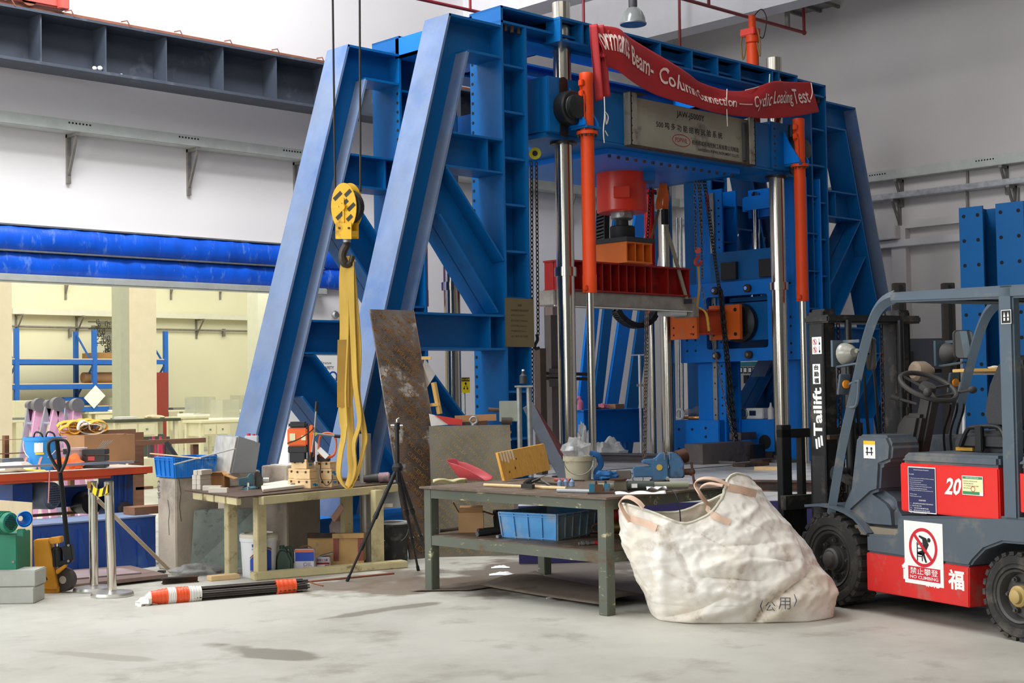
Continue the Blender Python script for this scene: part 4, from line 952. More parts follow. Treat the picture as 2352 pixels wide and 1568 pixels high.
for a in (-.014, .014): m.prism([(a-.008, .0), (a+.008, .0), (a, .03)], (-1.575, .5363, 1.8775), LX, LZ, (0, .0004, 0)); m.box(-1.575-a-.006, -1.575-a+.006, .5363, .5367, 1.855, 1.872)
B(m, 'post_pictogram', WHITEP, c)
# ================================================================== FRONT WORK TABLE
from mathutils import noise as NZ
TBL = pm('chipped green-grey table paint', (92, 96, 84), .6, var=.1, scale=4, dirt=[((178, 172, 132), .2, 16, .03), ((92, 72, 52), .18, 7, .05)], stretch=(1, .35, 1))
TOPM = pm('dirty brown steel top', (108, 92, 78), .6, .2, var=.18, scale=6, dirt=((150, 140, 126), .2, 9))
tb = thing('work_table', 'long chipped green-grey steel work table with a lower shelf in front of the blue frame', 'table', (7.5, 7.18, 0))
X0, X1, Y0, Y1 = 6.87, 8.15, 6.25, 8.1
MB().box(X0-.03, X1+.03, Y0-.03, Y1+.02, .765, .78).build('table_top', TOPM, tb, bevel=.003)
m = MB(); m.box(X0+.003, X0+.05, Y0+.079, Y1-.079, .695, .764).box(X1-.05, X1-.003, Y0+.079, Y1-.079, .695, .764).box(X0+.079, X1-.079, Y0+.003, Y0+.05, .695, .764).box(X0+.079, X1-.079, Y1-.05, Y1-.003, .695, .764); m.build('apron', TBL, tb)
for x in (X0, X1-.08):
    for y in (Y0, Y1-.08): MB().box(x, x+.08, y, y+.08, 0, .765).build('leg', TBL, tb, bevel=.004)
MB().box(X0+.02, X1-.02, Y0+.02, Y1-.02, .405, .42).build('lower_shelf', TOPM, tb)
m = MB(); m.box(X0+.005, X0+.045, Y0+.06, Y1-.06, .345, .415).box(X1-.045, X1-.005, Y0+.06, Y1-.06, .345, .415).box(X0+.06, X1-.06, Y0+.005, Y0+.045, .345, .415).box(X0+.06, X1-.06, Y1-.045, Y1-.005, .345, .415); m.build('shelf_rail', TBL, tb)
ZT, ZS = .78, .42
def at(px, py, z): return onz(px, py, z)
def away(): return Vector((.69, .72, 0)), Vector((.72, -.69, 0))      # away from the viewer of the hall door, and to the right
AD, AR = away()

# vise
VB = pm('worn blue vise paint', (70, 112, 150), .5, .2, var=.15, scale=7, dirt=[((96, 74, 60), .25, 7), ((50, 52, 54), .15, 5)])
VI = pm('bare vise iron', (88, 62, 50), .5, .7, var=.2, scale=8)
p = Vector((7.86, 6.62, ZT)); vx = AR; vy = AD
vs_ = thing('bench_vise', 'large worn blue bench vise on the right end of the front work table', 'vise', p)
def vp(a, b, z): return p+vx*a+vy*b+Vector((0, 0, z))
def vbox(m, a0, a1, b0, b1, z0, z1): return m.fbox(vp((a0+a1)/2, (b0+b1)/2, (z0+z1)/2), vx*((a1-a0)/2), vy*((b1-b0)/2), (0, 0, (z1-z0)/2))
m = MB(); m.lathe([(0, 0), (.1, 0), (.1, .02), (.075, .03), (.07, .05), (0, .05)], p, seg=24); m.build('swivel_base', IRON, vs_)
m = MB(); vbox(m, -.19, .02, -.05, .05, .07, .145); m.prism([(-.05, .03), (.06, .03), (.06, .16), (.055, .21), (.03, .245), (0, .235), (-.03, .20), (-.12, .195), (-.13, .17), (-.07, .16)], vp(0, -.055, 0), vx, (0, 0, 1), vy*.11); m.build('fixed_jaw_body', VB, vs_, bevel=.008)
m = MB(); m.prism([(.075, .06), (.16, .06), (.175, .08), (.175, .17), (.15, .215), (.11, .245), (.075, .245), (.065, .235), (.065, .165), (.075, .15)], vp(0, -.055, 0), vx, (0, 0, 1), vy*.11); vbox(m, .06, .18, -.035, .035, .06, .13); m.build('sliding_jaw', VB, vs_, bevel=.008)
m = MB(); vbox(m, .03, .036, -.06, .06, .195, .245); vbox(m, .068, .074, -.06, .06, .195, .245); m.build('jaw_plates', GALV, vs_)
MB().cyl(vp(.12, .0, .2), vp(.2, .03, .22), .055, 16).build('anvil_cap', VI, vs_, bevel=.006)
MB().cyl(vp(.17, 0, .1), vp(.235, 0, .1), .022, 14).sphere(vp(.235, 0, .1), .028, 10, 8).build('screw_head', IRON, vs_)
MB().cyl(vp(.235, 0, .17), vp(.25, -.03, .0), .009, 8).build('handle_bar', IRON, vs_)
MB().cyl(vp(-.005, -.056, .14), vp(-.005, -.06, .14), .022, 18).build('badge', pm('yellow badge', (196, 168, 70), .5), vs_)
MB().cyl(p+vx*.05-vy*.055+V(0, 0, .06), p+vx*.05-vy*.075+V(0, 0, .06), .014, 8).build('clamp_bolt', CHROME, vs_)
# red scoop
sc = pm('faded red scoop plastic', (180, 62, 70), .5, var=.06, scale=4)
p = at(1082, 1104, ZT)
m = MB(); ax1 = (AR*.93-AD*.37).normalized(); ax2 = Vector((-ax1.y, ax1.x, 0))
def scfn(u, v):
    a = (u-.5)*2; sd2 = abs(a)**3; wall = .15*(1-.45*v-.4*v*v)*sd2; back = .17*max(0, 1-v*3.6)**1.2
    return p+ax1*((v-.5)*.29-.03*max(0, 1-v*5))+ax2*(a*(.095+.02*v))+Vector((0, 0, .005+max(wall, back)))
m.grid(scfn, 20, 18)
tag(m.build('scoop', sc, solid=.005, sub=1), 'faded red plastic scoop lying on the left end of the front work table', 'scoop')
t = MB(); q = at(1030, 1108, ZT)
def clo(u, v): return q+AR*(u-.45)*.26+AD*(v-.5)*.14+Vector((0, 0, .006+.022*abs(math.sin(u*5+v*3))*(1-v)+.008*math.sin(v*9)))
t.grid(clo, 14, 10); tag(t.build('work_gloves', pm('pale yellow glove cloth', (196, 184, 142), .9, var=.12, scale=12), solid=.012), 'pale folded work gloves under the red scoop', 'gloves')
# leaning orange plywood panel
a, b = at(1162, 1107, ZT), at(1268, 1092, ZT)
ew = (b-a); wlen = ew.length; ew.normalize(); bk = Vector((-ew.y, ew.x, 0)); bk = bk if bk.dot(AD) > 0 else -bk
t = thing('plywood_offcut', 'orange plywood panel leaning on the front work table with pale drip marks', 'panel', (a+b)/2)
tilt = (bk*.25+Vector((0, 0, .97))).normalized(); nrm = ew.cross(tilt)
P0 = at(1165, 1106, ZT); cornerz = P0
panel_ex = (b-a).normalized()*math.cos(.0)
hgt = .225; slope = .13
exs = (ew+Vector((0, 0, slope*.35))).normalized()
MB().fbox(a+exs*(wlen/2)+tilt*(hgt/2+.01)+bk*.02, exs*wlen/2, tilt*hgt/2, bk*.012).build('panel_board', WOODO, t, bevel=.002)
m = MB(); pale = pm('pale filler drips', (232, 214, 190), .8, var=.05)
for k in range(5):
    o = a+exs*(.02+k*.048)+tilt*(hgt+.01)+bk*.0075; hh = .075+.012*(k % 3)
    m.prism([(0, 0), (.032, 0), (.032, -hh+.012), (.018, -hh), (.006, -hh+.014)], o, exs, tilt, -bk*.001)
m.build('drip_marks', pale, t)
m = MB()
for u, v, r in ((.11, .07, .010), (.22, .09, .012), (.27, .16, .009)): m.cyl(a+exs*u+tilt*v+bk*.007, a+exs*u+tilt*v+bk*.0055, r, 10)
m.build('knots', pm('dark knot', (120, 74, 30), .8), t)
# tools strewn on the top
def tool_bar(name, label, cat, p0, p1, r, mat, seg=8, z=ZT, extra=None):
    a, b = at(*p0, z+r), at(*p1, z+r); o = MB().cyl(a, b, r, seg).build(name, mat); return tag(o, label, cat)
HM = pm('dark tool steel', (56, 54, 50), .5, .5, var=.15)
def tool(name, label, cat, p0, parts):
    t = thing(name, label, cat, p0)
    for pn, mb, mt in parts: mb.build(pn, mt, t)
    return t
a, b, c = at(1275, 1101, ZT+.014), at(1310, 1103, ZT+.014), at(1343, 1103, ZT+.014)
tool('screwdriver', 'screwdriver with a dull red handle beside the orange plywood panel', 'screwdriver', a, [('handle', MB().cyl(a, b, .014, 10), pm('dull red handle', (150, 72, 66), .5)), ('blade', MB().cyl(b, c, .006, 8), HM)])
a, b, c = at(1112, 1113, ZT+.014), at(1215, 1116, ZT+.014), at(1250, 1118, ZT+.014)
tool('hammer', 'hammer with a long pale wooden handle lying along the table front', 'hammer', a, [('handle', MB().cyl(a, c+(c-b)*1.4, .0115, 10), WOOD), ('head', MB().bar(at(1200, 1116, ZT+.022), at(1225, 1117, ZT+.022), .035, .032), HM)])
a, b = at(1205, 1112, ZT+.028), at(1240, 1100, ZT+.05)
tool('hand_plane', 'dark hand brush with a curved grip below the orange plywood panel', 'brush', a, [('brush_body', MB().tube(catmull([a, (a+b)/2+V(0, 0, .008), b]), [.02, .024, .024, .024, .022, .022, .022, .02, .018, .016, .014, .012, .010], 8, flat=.7), HM), ('rod', MB().cyl(at(1222, 1105, ZT+.05), at(1258, 1089, ZT+.09), .004, 6), GALV)])
a, b = at(1240, 1099, ZT+.012), at(1262, 1113, ZT+.012)
tag(MB().bar(a, b, .014, .006).build('steel_file', GALV), 'thin bright steel file lying crosswise behind the blue bottle pack', 'file')
for k, (p0, p1, r, lb) in enumerate((((1230, 1107), (1290, 1112), .008, 'dark bolt lying behind the pale hammer handle'), ((1238, 1120), (1262, 1119), .006, 'short dark punch on the table front beside the blue bottle pack'))):
    a, b = at(*p0, ZT+r), at(*p1, ZT+r); tag(MB().cyl(a, b, r, 8).build('steel_punch', HM), lb, 'tool')
p = at(1300, 1118, ZT)
t = thing('bottle_pack', 'small pack of blue-grey plastic bottles on the front work table', 'bottles', p)
BP = pm('hazy blue plastic', (136, 158, 190), .35, var=.15, scale=20, trans=.25)
for k in range(3):
    q = p+AR*(-.045+.045*k)+AD*(.015*(k % 2)); MB().lathe([(0, 0), (.02, 0), (.02, .035), (.008, .05), (.008, .058), (0, .058)], q+V(0, 0, .004), seg=12).build('bottle', BP, t)
a, b = at(1280, 1126, ZT+.014), at(1355, 1128, ZT+.014)
tag(MB().cyl(a, b, .013, 12).build('plastic_tube', pm('clear grey tube', (180, 184, 186), .3, var=.08, trans=.3)), 'clear grey tube lying along the front of the bottle pack', 'tube')
# pipe clamp with blue jaws
p = at(1376, 1133, ZT)
t = thing('pipe_clamp', 'small clamp with chipped blue jaws at the right front corner of the table', 'clamp', p)
BJ = pm('chipped turquoise paint', (44, 120, 150), .55, var=.15, dirt=((110, 74, 50), .25, 9))
MB().fbox(p+V(0, 0, .034)-AR*.05, AR*.018, AD*.02, (0, 0, .034)).build('jaw', BJ, t, bevel=.003)
MB().fbox(p+V(0, 0, .032), AR*.028, AD*.02, (0, 0, .03)).build('jaw', pm('rusty brown jaw', (104, 78, 58), .6, .3, var=.2), t, bevel=.003)
MB().fbox(p+V(0, 0, .034)+AR*.055, AR*.02, AD*.02, (0, 0, .034)).build('jaw', BJ, t, bevel=.003)
for k in (-.02, .045): MB().cyl(p+AR*k+V(0, 0, .06), p+AR*k+V(0, 0, .085), .008, 8).build('screw', IRON, t)
MB().fbox(p+AR*.06-AD*.03+V(0, 0, .006), AR*.14, AD*.03, (0, 0, .006)).build('base_plate', IRON, t)
# long pipes and the angle grinder
a, b = at(1375, 1118, ZT+.03), at(1580, 1113, ZT+.03)
tag(MB().cyl(a, b, .026, 18).build('grey_pipe', pm('grey-green pipe', (142, 144, 124), .6, var=.08, scale=6)), 'grey-green pipe lying across the back of the front work table', 'pipe')
p = at(1440, 1128, ZT); GR = pm('dark green grinder body', (58, 66, 60), .5, var=.1); t = thing('angle_grinder', 'dark green angle grinder with a worn head right of the table clamp', 'angle grinder', p)
g0 = p+V(0, 0, .04)
MB().cyl(g0, g0+AR*.19-AD*.0, .034, 16, .03).build('motor_body', GR, t, bevel=.004)
MB().fbox(g0-AR*.045+V(0, 0, .0), AR*.045, AD*.034, (0, 0, .036)).build('gear_head', pm('worn grey casting', (124, 116, 100), .5, .4, var=.2), t, bevel=.008)
MB().lathe([(0, 0), (.06, 0), (.062, .008), (.05, .012), (0, .012)], g0-AR*.06+V(0, 0, .038), seg=24).build('guard', VI, t)
MB().lathe([(0, 0), (.03, 0), (.028, -.02), (0, -.02)][::-1], g0-AR*.06+V(0, 0, -.036), seg=16).build('disc_flange', HM, t)
MB().fbox(g0+AR*.05-AD*.0345, AR*.02, AD*.001, (0, 0, .014)).build('pale_label', WHITEP, t)
p = at(1432, 1100, ZT); tag(MB().fbox(p+V(0, 0, .035), AR*.06, AD*.03, (0, 0, .033)).build('steel_block', pm('dull grey plate', (112, 104, 98), .6, .3, var=.12), bevel=.006), 'dull grey steel block behind the angle grinder', 'block')
p = at(1465, 1108, ZT); tag(MB().tube([p+AR*.04*math.cos(k*PI/9)+V(0, 0, .032+.03*math.sin(k*PI/9)) for k in range(18)], .006, 6, closed=True).build('steel_ring', GALV), 'small steel ring standing behind the angle grinder', 'ring')
m = MB(); q = at(1470, 1134, ZT)
def pap(u, v): return q+AR*(u-.5)*.34+AD*(v-.5)*.12+V(0, 0, .003+.018*max(0, math.sin(u*7+1)*math.sin(v*4)))
m.grid(pap, 20, 8); tag(m.build('white_paper', pm('white paper', (236, 236, 236), .8, var=.02), solid=.002), 'sheet of white paper curling over the right end of the work table', 'paper')
m = MB(); q = at(1508, 1128, ZT)
def pap2(u, v): return q+AR*(u-.5)*.14+AD*(v-.5)*.06+V(0, 0, .012+.02*abs(math.sin(u*6+v*2)))
m.grid(pap2, 16, 6); tag(m.build('crumpled_tissue', MATS['white paper'], solid=.003), 'crumpled white tissue beside the angle grinder', 'tissue')
w0 = at(1525, 1128, ZT+.01); tag(MB().tube(catmull([w0, w0+AR*.05-AD*.12+V(0, 0, .01), w0+AR*.08-AD*.2+V(0, 0, -.1), w0+AR*.085-AD*.2+V(0, 0, -.3)]), .004, 6).build('power_cord', BLACK), 'black cord hanging over the right edge of the work table', 'cord')
# pail with plastic bag and blue cloth
p = Vector((8.06, 7.62, ZT))
t = thing('plastic_pail', 'cream plastic pail holding a clear bag on the front work table', 'pail', p)
CREAM = pm('dirty cream plastic', (178, 172, 146), .55, var=.08, scale=8, dirt=((130, 122, 100), .15, 8))
MB().lathe([(.0, 0), (.096, 0), (.112, .15), (.118, .15), (.12, .19), (.114, .19), (.106, .16), (.092, .01), (0, .01)], p, seg=36).build('pail_body', CREAM, t)
MB().tube([p-AD*.115+AR*.115*math.cos(PI+a_*PI/12)+V(0, 0, .155-.11*math.sin(a_*PI/12)) for a_ in range(13)], .003, 5).build('wire_handle', GALV, t)
m = MB(); crumple(m, p+V(0, 0, .14)-AR*.01, .115, .1, .14, 3, 20, 12, .5); tag(m.build('plastic_bag', CLEAR), 'crumpled clear plastic bag stuffed in the cream pail', 'bag')
m = MB(); crumple(m, p+AR*.22-AD*.02, .12, .08, .05, 9, 20, 12, .6); s0 = m
m.tube(catmull([p+AR*.1+V(0, 0, .2), p+AR*.15+V(0, 0, .195)-AD*.02, p+AR*.18+V(0, 0, .12), p+AR*.14+V(0, 0, .05), p+AR*.2+V(0, 0, .02)]), .024, 8, flat=.5)
tag(m.build('blue_cloth', pm('blue cloth', (32, 92, 150), .85, var=.15, scale=12)), 'crumpled blue cloth hanging beside the cream pail', 'cloth')

# things on the lower shelf
BCR = pm('dusty light blue crate', (84, 156, 214), .5, var=.12, scale=5, dirt=[((168, 166, 156), .3, 4, .1)])
BCG = pm('dust-grey crate wall', (134, 150, 160), .6, var=.12, scale=6, dirt=((96, 130, 160), .25, 5))
def crate(name, label, cat, c, ex, L, W_, H, mat, matside=None, ribs=7, inner=None, group=None, world_z=0):
    """open stacking crate: c base centre, ex long direction"""
    c = V(c); ex = V(ex).normalized(); ey = Vector((-ex.y, ex.x, 0)); z = Vector((0, 0, 1)); t = thing(name, label, cat, c, 0, group)
    k = .93; th = .004
    def P(a, b, zz): s = k+(1-k)*zz/H; return c+ex*(a*L/2*s)+ey*(b*W_/2*s)+z*zz
    def wall(a0, b0, a1, b1, nm, mt):
        m = MB(); n = (P(a1, b1, 0)-P(a0, b0, 0)).cross(z).normalized(); q = [P(a0, b0, 0), P(a1, b1, 0), P(a1, b1, H), P(a0, b0, H)]
        if n.dot(q[0]-c) < 0: n = -n
        o = [x+n*th for x in q]; i = [x-n*th for x in q]; m.add(o+i, [(0, 1, 2, 3), (7, 6, 5, 4), (0, 4, 5, 1), (1, 5, 6, 2), (2, 6, 7, 3), (3, 7, 4, 0)])
        ln = (q[1]-q[0]).length; nr = max(2, int(ribs*ln/L+.5))
        for r in range(nr+1):
            f = r/nr; lo = q[0].lerp(q[1], f); hi = q[3].lerp(q[2], f); e = (q[1]-q[0]).normalized()
            m.fbox((lo+hi)/2+n*.008, e*.004, n*.006, (hi-lo)/2)
        for f in (.06, .90):
            lo = q[0].lerp(q[3], f); l1 = q[1].lerp(q[2], f); m.fbox((lo+l1)/2+n*.008, (l1-lo)/2, n*.007, z*.004)
        m.build(nm, mt, t)
    wall(-1, -1, 1, -1, 'side_wall', matside or mat); wall(1, 1, -1, 1, 'side_wall', matside or mat); wall(-1, 1, -1, -1, 'end_wall', mat); wall(1, -1, 1, 1, 'end_wall', mat)
    m = MB(); q = [P(-1, -1, 0), P(1, -1, 0), P(1, 1, 0), P(-1, 1, 0)]; m.add(q+[x+z*.008 for x in q], [(3, 2, 1, 0), (4, 5, 6, 7), (0, 1, 5, 4), (1, 2, 6, 5), (2, 3, 7, 6), (3, 0, 4, 7)]); m.build('crate_base', inner or mat, t)
    m = MB(); rim = [P(-1, -1, H), P(1, -1, H), P(1, 1, H), P(-1, 1, H)]
    for i in range(4):
        a, b = rim[i], rim[(i+1) % 4]; m.bar(a, b, .024, .012, up=(0, 0, 1))
    m.build('rim', mat, t); return t
ca, cb, cc_ = at(1166, 1232, ZS), at(1262, 1245, ZS), at(1368, 1226, ZS)
cen = (ca+cc_)/2; exd = (cc_-cb)
crate('blue_crate', 'dusty light blue ribbed crate on the lower shelf of the front table', 'crate', (cb+cc_)/2+(ca-cb)/2, exd, exd.length*1.0, (ca-cb).length*.96, .185, BCR, BCG, 6)
crate('black_crate', 'black plastic crate behind the left end of the light blue crate on the lower shelf', 'crate', at(1175, 1216, ZS)+AD*.12, AR, .26, .18, .13, pm('black crate plastic', (40, 40, 40), .6, var=.15), None, 6)
def carton(name, label, p, ex, L, W_, H, mat, flaps=True, tape=None, group=None):
    p = V(p); ex = V(ex).normalized(); ey = Vector((-ex.y, ex.x, 0)); z = Vector((0, 0, 1)); t = thing(name, label, 'box', p, 0, group)
    m = MB(); th = .004
    for s in (-1, 1):
        m.fbox(p+ey*s*(W_/2-th)+z*H/2, ex*L/2, ey*th, z*H/2); m.fbox(p+ex*s*(L/2-th)+z*H/2, ex*th, ey*(W_/2-2*th), z*H/2)
    m.fbox(p+z*th, ex*(L/2-2*th), ey*(W_/2-2*th), z*th); m.build('box_body', mat, t)
    if flaps:
        for s, d, l, w, an in ((-1, ey, W_, L, .9), (1, ey, W_, L, 1.0), (-1, ex, L, W_, .5), (1, ex, L, W_, 1.9)):
            o_ = (ex if d is ey else ey); e = d*s*(l/2); fl = min(l*.45, .1); dr = d*s*math.sin(an)+z*math.cos(an)
            MB().fbox(p+e+z*H+dr*fl/2, o_*(w/2-.006), dr*fl/2, (d*s*math.cos(an)-z*math.sin(an))*.002).build('flap', mat, t)
    if tape: MB().fbox(p+z*(H+.001), ex*L/2, ey*.025, z*.001).build('tape', tape, t)
    return t
CARDL = pm('light worn cardboard', (186, 146, 104), .85, var=.1, scale=6, dirt=((150, 108, 70), .2, 6))
carton('cardboard_box', 'small open cardboard box standing on the left of the lower shelf', at(1082, 1222, ZS)+AD*.06, AR, .19, .15, .15, CARDL)
PIPEM = pm('grey steel tube', (96, 96, 96), .45, .6, var=.1)
for (p0, p1, r, lb) in (((1008, 1219), (1066, 1212), .014, 'thin grey tube at the left end of the lower shelf'), ((1096, 1226), (1150, 1219), .018, 'short grey tube in front of the cardboard box on the lower shelf'), ((1098, 1218), (1140, 1214), .016, 'grey tube behind the short one beside the cardboard box on the lower shelf')):
    a, b = at(*p0, ZS+r), at(*p1, ZS+r); m = MB(); m.cyl(a, b, r, 14); m.cyl(a-(b-a).normalized()*.001, a+(b-a).normalized()*.001, r*.75, 14); tag(m.build('steel_tube', PIPEM), lb, 'tube')
a, b = at(1142, 1236, ZS), at(1163, 1230, ZS); tag(MB().bar(a+V(0, 0, .012), b+V(0, 0, .012), .02, .02).build('angle_iron', GALV), 'short piece of bright angle iron beside the blue crate on the shelf', 'angle iron')
p = at(1395, 1232, ZS); t = thing('hand_pump', 'brass and red hand pump behind the right table leg on the lower shelf', 'pump', p+AD*.1)
c = p+AD*.12
MB().cyl(c+AR*-.04+V(0, 0, .06), c+AR*.12+V(0, 0, .06), .045, 18).build('brass_body', pm('brass', (170, 150, 96), .35, .8, var=.1), t)
MB().cyl(c+AR*.0+V(0, 0, .13)+AD*.12, c+AR*.14+V(0, 0, .15)+AD*.12, .075, 18).build('red_tank', pm('dark red tank', (170, 40, 20), .45), t)
MB().fbox(c+V(0, 0, .008), AR*.12, AD*.08, (0, 0, .008)).build('pump_base', IRON, t)
MB().tube([c-AR*.06+AR*.045*math.cos(k*.7)+V(0, 0, .05+.03*math.sin(k*.7))+AD*.006*k for k in range(18)], .007, 6).build('coiled_hose', pm('dull red-green wire', (150, 96, 70), .6, var=.3, scale=40), t)
for px, py, lb in ((1335, 1248, 'steel hose fitting lying on the shelf edge by the right leg'),):
    a, b = at(px-6, py, ZS+.014), at(px+36, py-2, ZS+.014); t = thing('hose_fitting', lb, 'fitting', a); MB().cyl(a, b, .012, 10).build('stem', GALV, t)
    for k in (.15, .4): q = a.lerp(b, k); MB().cyl(q, q+(b-a).normalized()*.018, .018, 6).build('hex_nut', GALV, t)
    MB().cyl(a.lerp(b, .85), b, .0125, 10).build('red_cap', REDP, t)

# under the table: warped dark sheets, tissues
SHEET = pm('stained brown steel sheet', (112, 100, 88), .75, .1, var=.15, scale=3, dirt=((78, 66, 56), .25, 4))
pl = [at(1105, 1345, .01), at(1215, 1318, .01), at(1490, 1375, .01), at(1378, 1396, .01)]
def sheet(pts, lift, name, label, th=.006):
    m = MB(); a, b, c, d = pts
    def fn(u, v): q = (a*(1-u)+b*u)*(1-v)+(d*(1-u)+c*u)*v; return q+Vector((0, 0, .006+lift*(u*(1-u)*2+.4*v*v)))
    m.grid(fn, 12, 12); return tag(m.build(name, SHEET, solid=th), label, 'sheet')
sheet(pl, .05, 'steel_sheet', 'warped brown steel sheet lying under the front work table')
pl = [at(940, 1358, .004), at(1230, 1312, .004), at(1260, 1330, .004), at(1080, 1356, .004)]
sheet(pl, .0, 'thin_sheet', 'thin dark sheet flat on the wet floor left of the warped sheet', .003)
for k, (px, py, s, lb) in enumerate(((1150, 1304, .16, 'small white tissue on the floor under the table, the farther one'), (1152, 1320, .2, 'larger crumpled white tissue on the floor under the table'), (1262, 1374, .05, 'tiny white scrap on the floor under the table'))):
    m = MB(); q = at(px, py, 0)
    def fn(u, v): return q+AR*(u-.5)*s+AD*(v-.5)*s*.5+V(0, 0, .004+.05*s*(1+NZ.noise(Vector((u*5+k*9, v*5, 2.))))*math.sin(PI*u)*math.sin(PI*v)*2)
    m.grid(fn, 12, 8); tag(m.build('floor_tissue', MATS['white paper'], solid=.002), lb, 'tissue')

# ================================================================== BIG WHITE SACK
BG = onz(1700, 1420, 0)-AD*.1; BGz = Vector((0, 0, 1))
RIM = [(0, .03, .30, .915), (25, .13, .42, .86), (60, .02, .56, .78), (90, -.2, .6, .68), (120, -.42, .6, .64), (150, -.62, .5, .67), (180, -.735, .32, .72), (208, -.70, .13, .735), (232, -.55, .03, .69), (262, -.38, -.02, .625), (286, -.24, .0, .66), (303, -.165, .03, .715), (322, -.10, .07, .79), (340, -.045, .16, .885)]
def rimpt(th):
    th = th % 360; n = len(RIM)
    for i in range(n):
        a = RIM[i]; b = RIM[(i+1) % n]; ta, tb_ = a[0], b[0] if b[0] > a[0] else b[0]+360
        tt = th if th >= ta else th+360
        if ta <= tt < tb_:
            p = RIM[i-1]; q = RIM[(i+2) % n]; t = (tt-ta)/(tb_-ta)
            return Vector([.5*((2*a[k])+(b[k]-p[k])*t+(2*p[k]-5*a[k]+4*b[k]-q[k])*t*t+(3*a[k]-p[k]-3*b[k]+q[k])*t**3) for k in (1, 2, 3)])
    return Vector(RIM[0][1:])
FOLDS = [((-.51, .55), (-.47, .03), .035, .03), ((-.5, .335), (-.29, .245), -.035, .022), ((-.41, .47), (-.30, .25), -.04, .025), ((-.47, .03), (-.13, .17), -.045, .03), ((-.40, .01), (-.05, .10), .03, .03),
 ((.06, .0), (.11, .08), -.06, .035), ((.11, .08), (.21, .17), -.06, .035), ((.21, .17), (.42, .29), -.055, .03), ((.15, .03), (.30, .12), .04, .05), ((-.10, .49), (.23, .50), -.03, .025), ((-.2, .36), (.25, .40), .028, .03), ((-.25, .30), (.12, .27), -.035, .022), ((-.30, .58), (-.05, .46), -.03, .02), ((-.05, .60), (.10, .72), .025, .025), ((.05, .42), (.33, .38), -.03, .02), ((-.62, .5), (-.55, .25), -.02, .02), ((-.15, .2), (.1, .14), .03, .025), ((.0, .65), (.22, .55), -.025, .02)]
def fold(x, z):
    w = 0
    for (ax, az), (bx, bz), amp, wd in FOLDS:
        dx, dz = bx-ax, bz-az; L2 = dx*dx+dz*dz; t = max(0, min(1, ((x-ax)*dx+(z-az)*dz)/L2)); d = math.hypot(x-ax-dx*t, z-az-dz*t)
        w += amp*(math.exp(-d/wd*1.4) if amp < 0 else math.exp(-(d/wd)**2))*(.45+.55*math.sin(PI*min(max(t, .12), .88)))
    return w
def sack(u, v):
    th = u*360; t = math.radians(th); ct, st = math.cos(t), math.sin(t); r = rimpt(th)
    sq = 1/max(abs(ct)**1.0, abs(st)**1.0)**.75
    b = Vector((.035+.585*ct*min(sq, 1.12), .31+.40*st*min(sq, 1.15), 0)); lo = Vector((.035+.60*ct*min(sq, 1.1), .31+.42*st*min(sq, 1.12), .11+.05*max(0, ct)))
    k = .5; md = Vector((b.x*(1-k)+r.x*k, b.y*(1-k)+r.y*k, r.z*.48))
    md.x += .06*ct-.0; md.y += .07*st
    if v < .12: f = v/.12; p = b*(.78+.22*f)+Vector((.035*.22*(1-f), .31*.22*(1-f), 0)); p.z = .004
    elif v < .3:
        f = (v-.12)/.18; f2 = math.sin(f*PI/2); p = Vector((b.x+(lo.x-b.x)*f2, b.y+(lo.y-b.y)*f2, .004+lo.z*f))
    else:
        f = (v-.3)/.7; a = lo; c = md; d = r; p = a*((1-f)*(1-2*f))+c*(4*f*(1-f))+d*(f*(2*f-1)); p.z = a.z+(r.z-a.z)*f
    # wrinkles: broad folds running to the corners, finer creases
    w = 0
    if v > .12:
        q = Vector((p.x*2.6, p.y*2.6, p.z*2.6)); amp = .03*min(1, (v-.12)*5)*(1.1-.35*v)
        qs = Vector((p.x*2.2+p.z*1.6, p.y*2.2, p.z*3.4-p.x*1.2)); w = amp*(1.2*NZ.noise(q+Vector((3, 1, 7)))+1.5*(.5-abs(NZ.noise(qs*1.5+Vector((9, 4, 1)))))**1.0*1.2-.35+.8*(.45-abs(NZ.noise(qs*3.3+Vector((2, 8, 5)))))+.42*(.4-abs(NZ.noise(q*6.5+Vector((5, 2, 1)))))+.2*(.4-abs(NZ.noise(q*13))))
        w += fold(p.x+.02*NZ.noise(q), p.z)*max(0, min(1, .5-st*2))
    n = Vector((ct, st, .15)).normalized()
    return BG+AR*(p.x+n.x*w)+AD*(p.y+n.y*w)+BGz*max(p.z+.25*w, .003)
sk = thing('bulk_sack', 'big dirty white bulk sack with beige handles slumped on the floor before the forklift', 'sack', BG)
SACKM = pm('dirty white woven sack', (238, 233, 224), .75, var=.03, scale=4, bump=.1, bscale=260, dirt=[((214, 200, 176), .26, 2.4, .14), ((160, 140, 114), .1, 5.5, .1)])
m = MB(); NU, NV = 260, 120
vs2 = [sack(i/NU, j/NV) for j in range(NV+1) for i in range(NU)]
fs2 = [(j*NU+i, j*NU+(i+1) % NU, (j+1)*NU+(i+1) % NU, (j+1)*NU+i) for j in range(NV) for i in range(NU)]
fs2.append(tuple(range(NU))[::-1]); m.add(vs2, fs2); m.build('sack_body', SACKM, sk, smooth=180, solid=.006)
HEM = pm('sack hem webbing', (206, 202, 184), .85, var=.08, scale=20)
m = MB(); m.tube([sack(i/NU, 1.0)+V(0, 0, .002) for i in range(NU)], .011, 6, closed=True); m.build('hem', HEM, sk)
BEI = pm('beige handle webbing', (222, 190, 166), .8, var=.06, scale=30, bump=.1, bscale=300)
def spoint(px, py):
    """surface point of the sack seen at that place"""
    d = ray(px, py).normalized(); best = None; bd = 1e9
    for v in vs2:
        w = v-CAM; t = w.dot(d); e = (w-d*t).length
        if e < .02 and t < bd: bd = t; best = v
    return CAM+d*bd if best is not None else CAM+d*9
